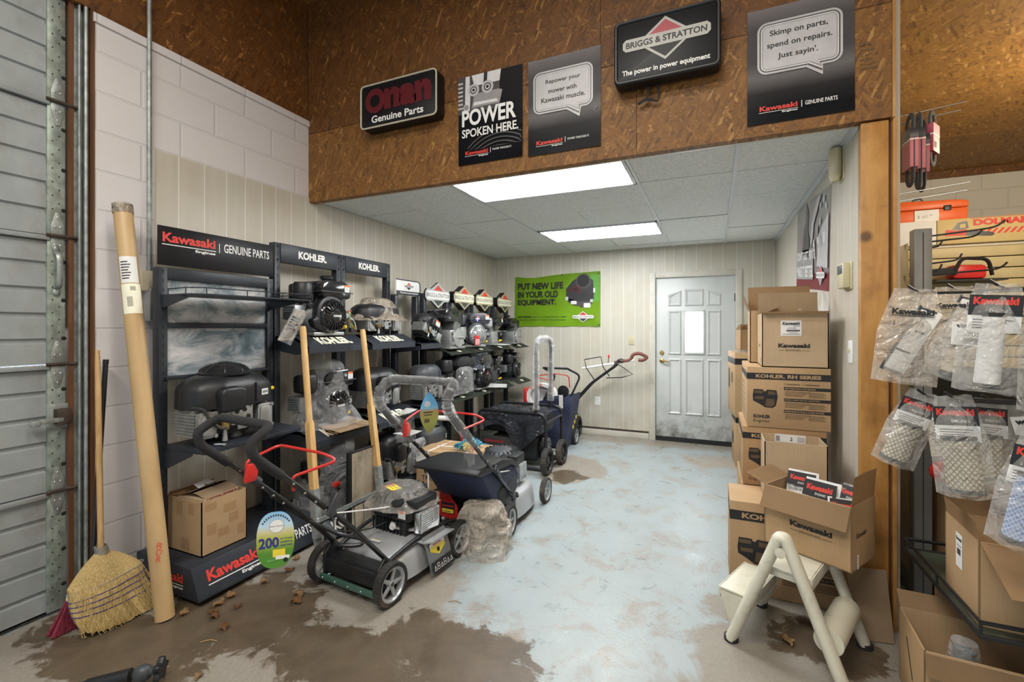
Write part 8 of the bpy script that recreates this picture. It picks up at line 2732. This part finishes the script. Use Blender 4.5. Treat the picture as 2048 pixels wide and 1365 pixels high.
t = thing('corrugated_hose', 'white corrugated hose lying in a carton behind the wire shelf', 'hose', (1.22, 3.02, 0.70), -0.15)
P = smooth([(-0.16, 0, 0.06), (0.0, 0, 0.03), (0.16, 0, -0.03), (0.26, 0, -0.08)], 14)
MB().tube(P, [0.024 + 0.004 * (i % 2) for i in range(len(P))], 12).build('hose', 'paper', t)
t = carton('cardboard_box', 'brown open carton holding the white corrugated hose', (1.04, 2.93, 0.0), -0.10, 0.46, 0.40, 0.66, 'card', None, open_top=True, flaps=(('B', 0.3, 0.14),))
t = thing('parts_bag', 'red and white plastic parts bag low beside the grey upright', 'bag', (1.02, 2.84, 0.66), 0.2)
MB().ball((0, 0, 0.05), (0.075, 0.035, 0.055)).build('pouch', 'red_plastic', t)
letters(t, [(None, -0.05, 0.03, 0.06, 0.03, 'white_ink', 0, -0.040)], 'print')
sb = thing('wire_shelf', 'narrow shelf on the grey upright holding the red parts bag', 'shelf', (1.0, 2.78, 0.652), 0)
MB().box(-0.002, 0.16, 0, 0.13, -0.006, 0.006).build('shelf', 'gondola_grey', sb)
t = thing('chain_saw', 'red and black chain saw on the slat wall behind the hanging bags', 'chain saw', (1.95, 5.05, 1.80), 0.2)
mb = MB().box(-0.14, 0.10, -0.06, 0.06, 0.0, 0.12, 0, 0.03)
mb.build('body', 'red_plastic', t)
MB().tube(fillet([(-0.14, -0.06, 0.04), (-0.10, -0.08, 0.17), (0.10, -0.06, 0.16), (0.14, -0.04, 0.03)], 0.05, 5), 0.014, 8).build('handle', 'black_plastic', t)
MB().prism([(-0.12, 0.04), (-0.34, 0.02), (-0.36, 0.05), (-0.34, 0.08), (-0.12, 0.10)], -0.07, -0.064, 'Y', 0).build('guide_bar', 'black_paint', t)
hk = thing('shelf_bracket', 'dark shelf bracket on the slat wall under the chain saw', 'shelf', (1.72, 5.10, 1.79), 0)
MB().box(0, 0.45, -0.12, 0.118, -0.006, 0.008).build('shelf', 'black_paint', hk)
t = thing('parts_package', 'black package with red K letters at the upper right edge', 'package', (1.62, 3.20, 1.78), -0.45)
MB().box(0.0, 0.30, 0.0, 0.10, 0.0, 0.36, 0, 0.006).build('box', 'sign_black', t)
letters(t, [('K', 0.02, 0.20, 0.09, 0.09, 'red_ink', 0.06, -0.001), ('KAW', 0.11, 0.20, 0.16, 0.09, 'red_ink', 0.06, -0.001), (None, 0.0, 0.03, 0.30, 0.06, 'belt_sleeve', 0, -0.001)], 'print')
t = thing('display_case', 'dark grey cabinet at the right picture edge below the black package', 'cabinet', (1.56, 3.22, 0.0), -0.45)
MB().box(0.0, 0.42, 0.0, 0.30, 0.0, 1.775, 0, 0.006).build('case', 'rack_steel', t)
MB().box(0.05, 0.42, -0.004, 0.0, 1.52, 1.70).build('glass_front', 'gloss_black', t)
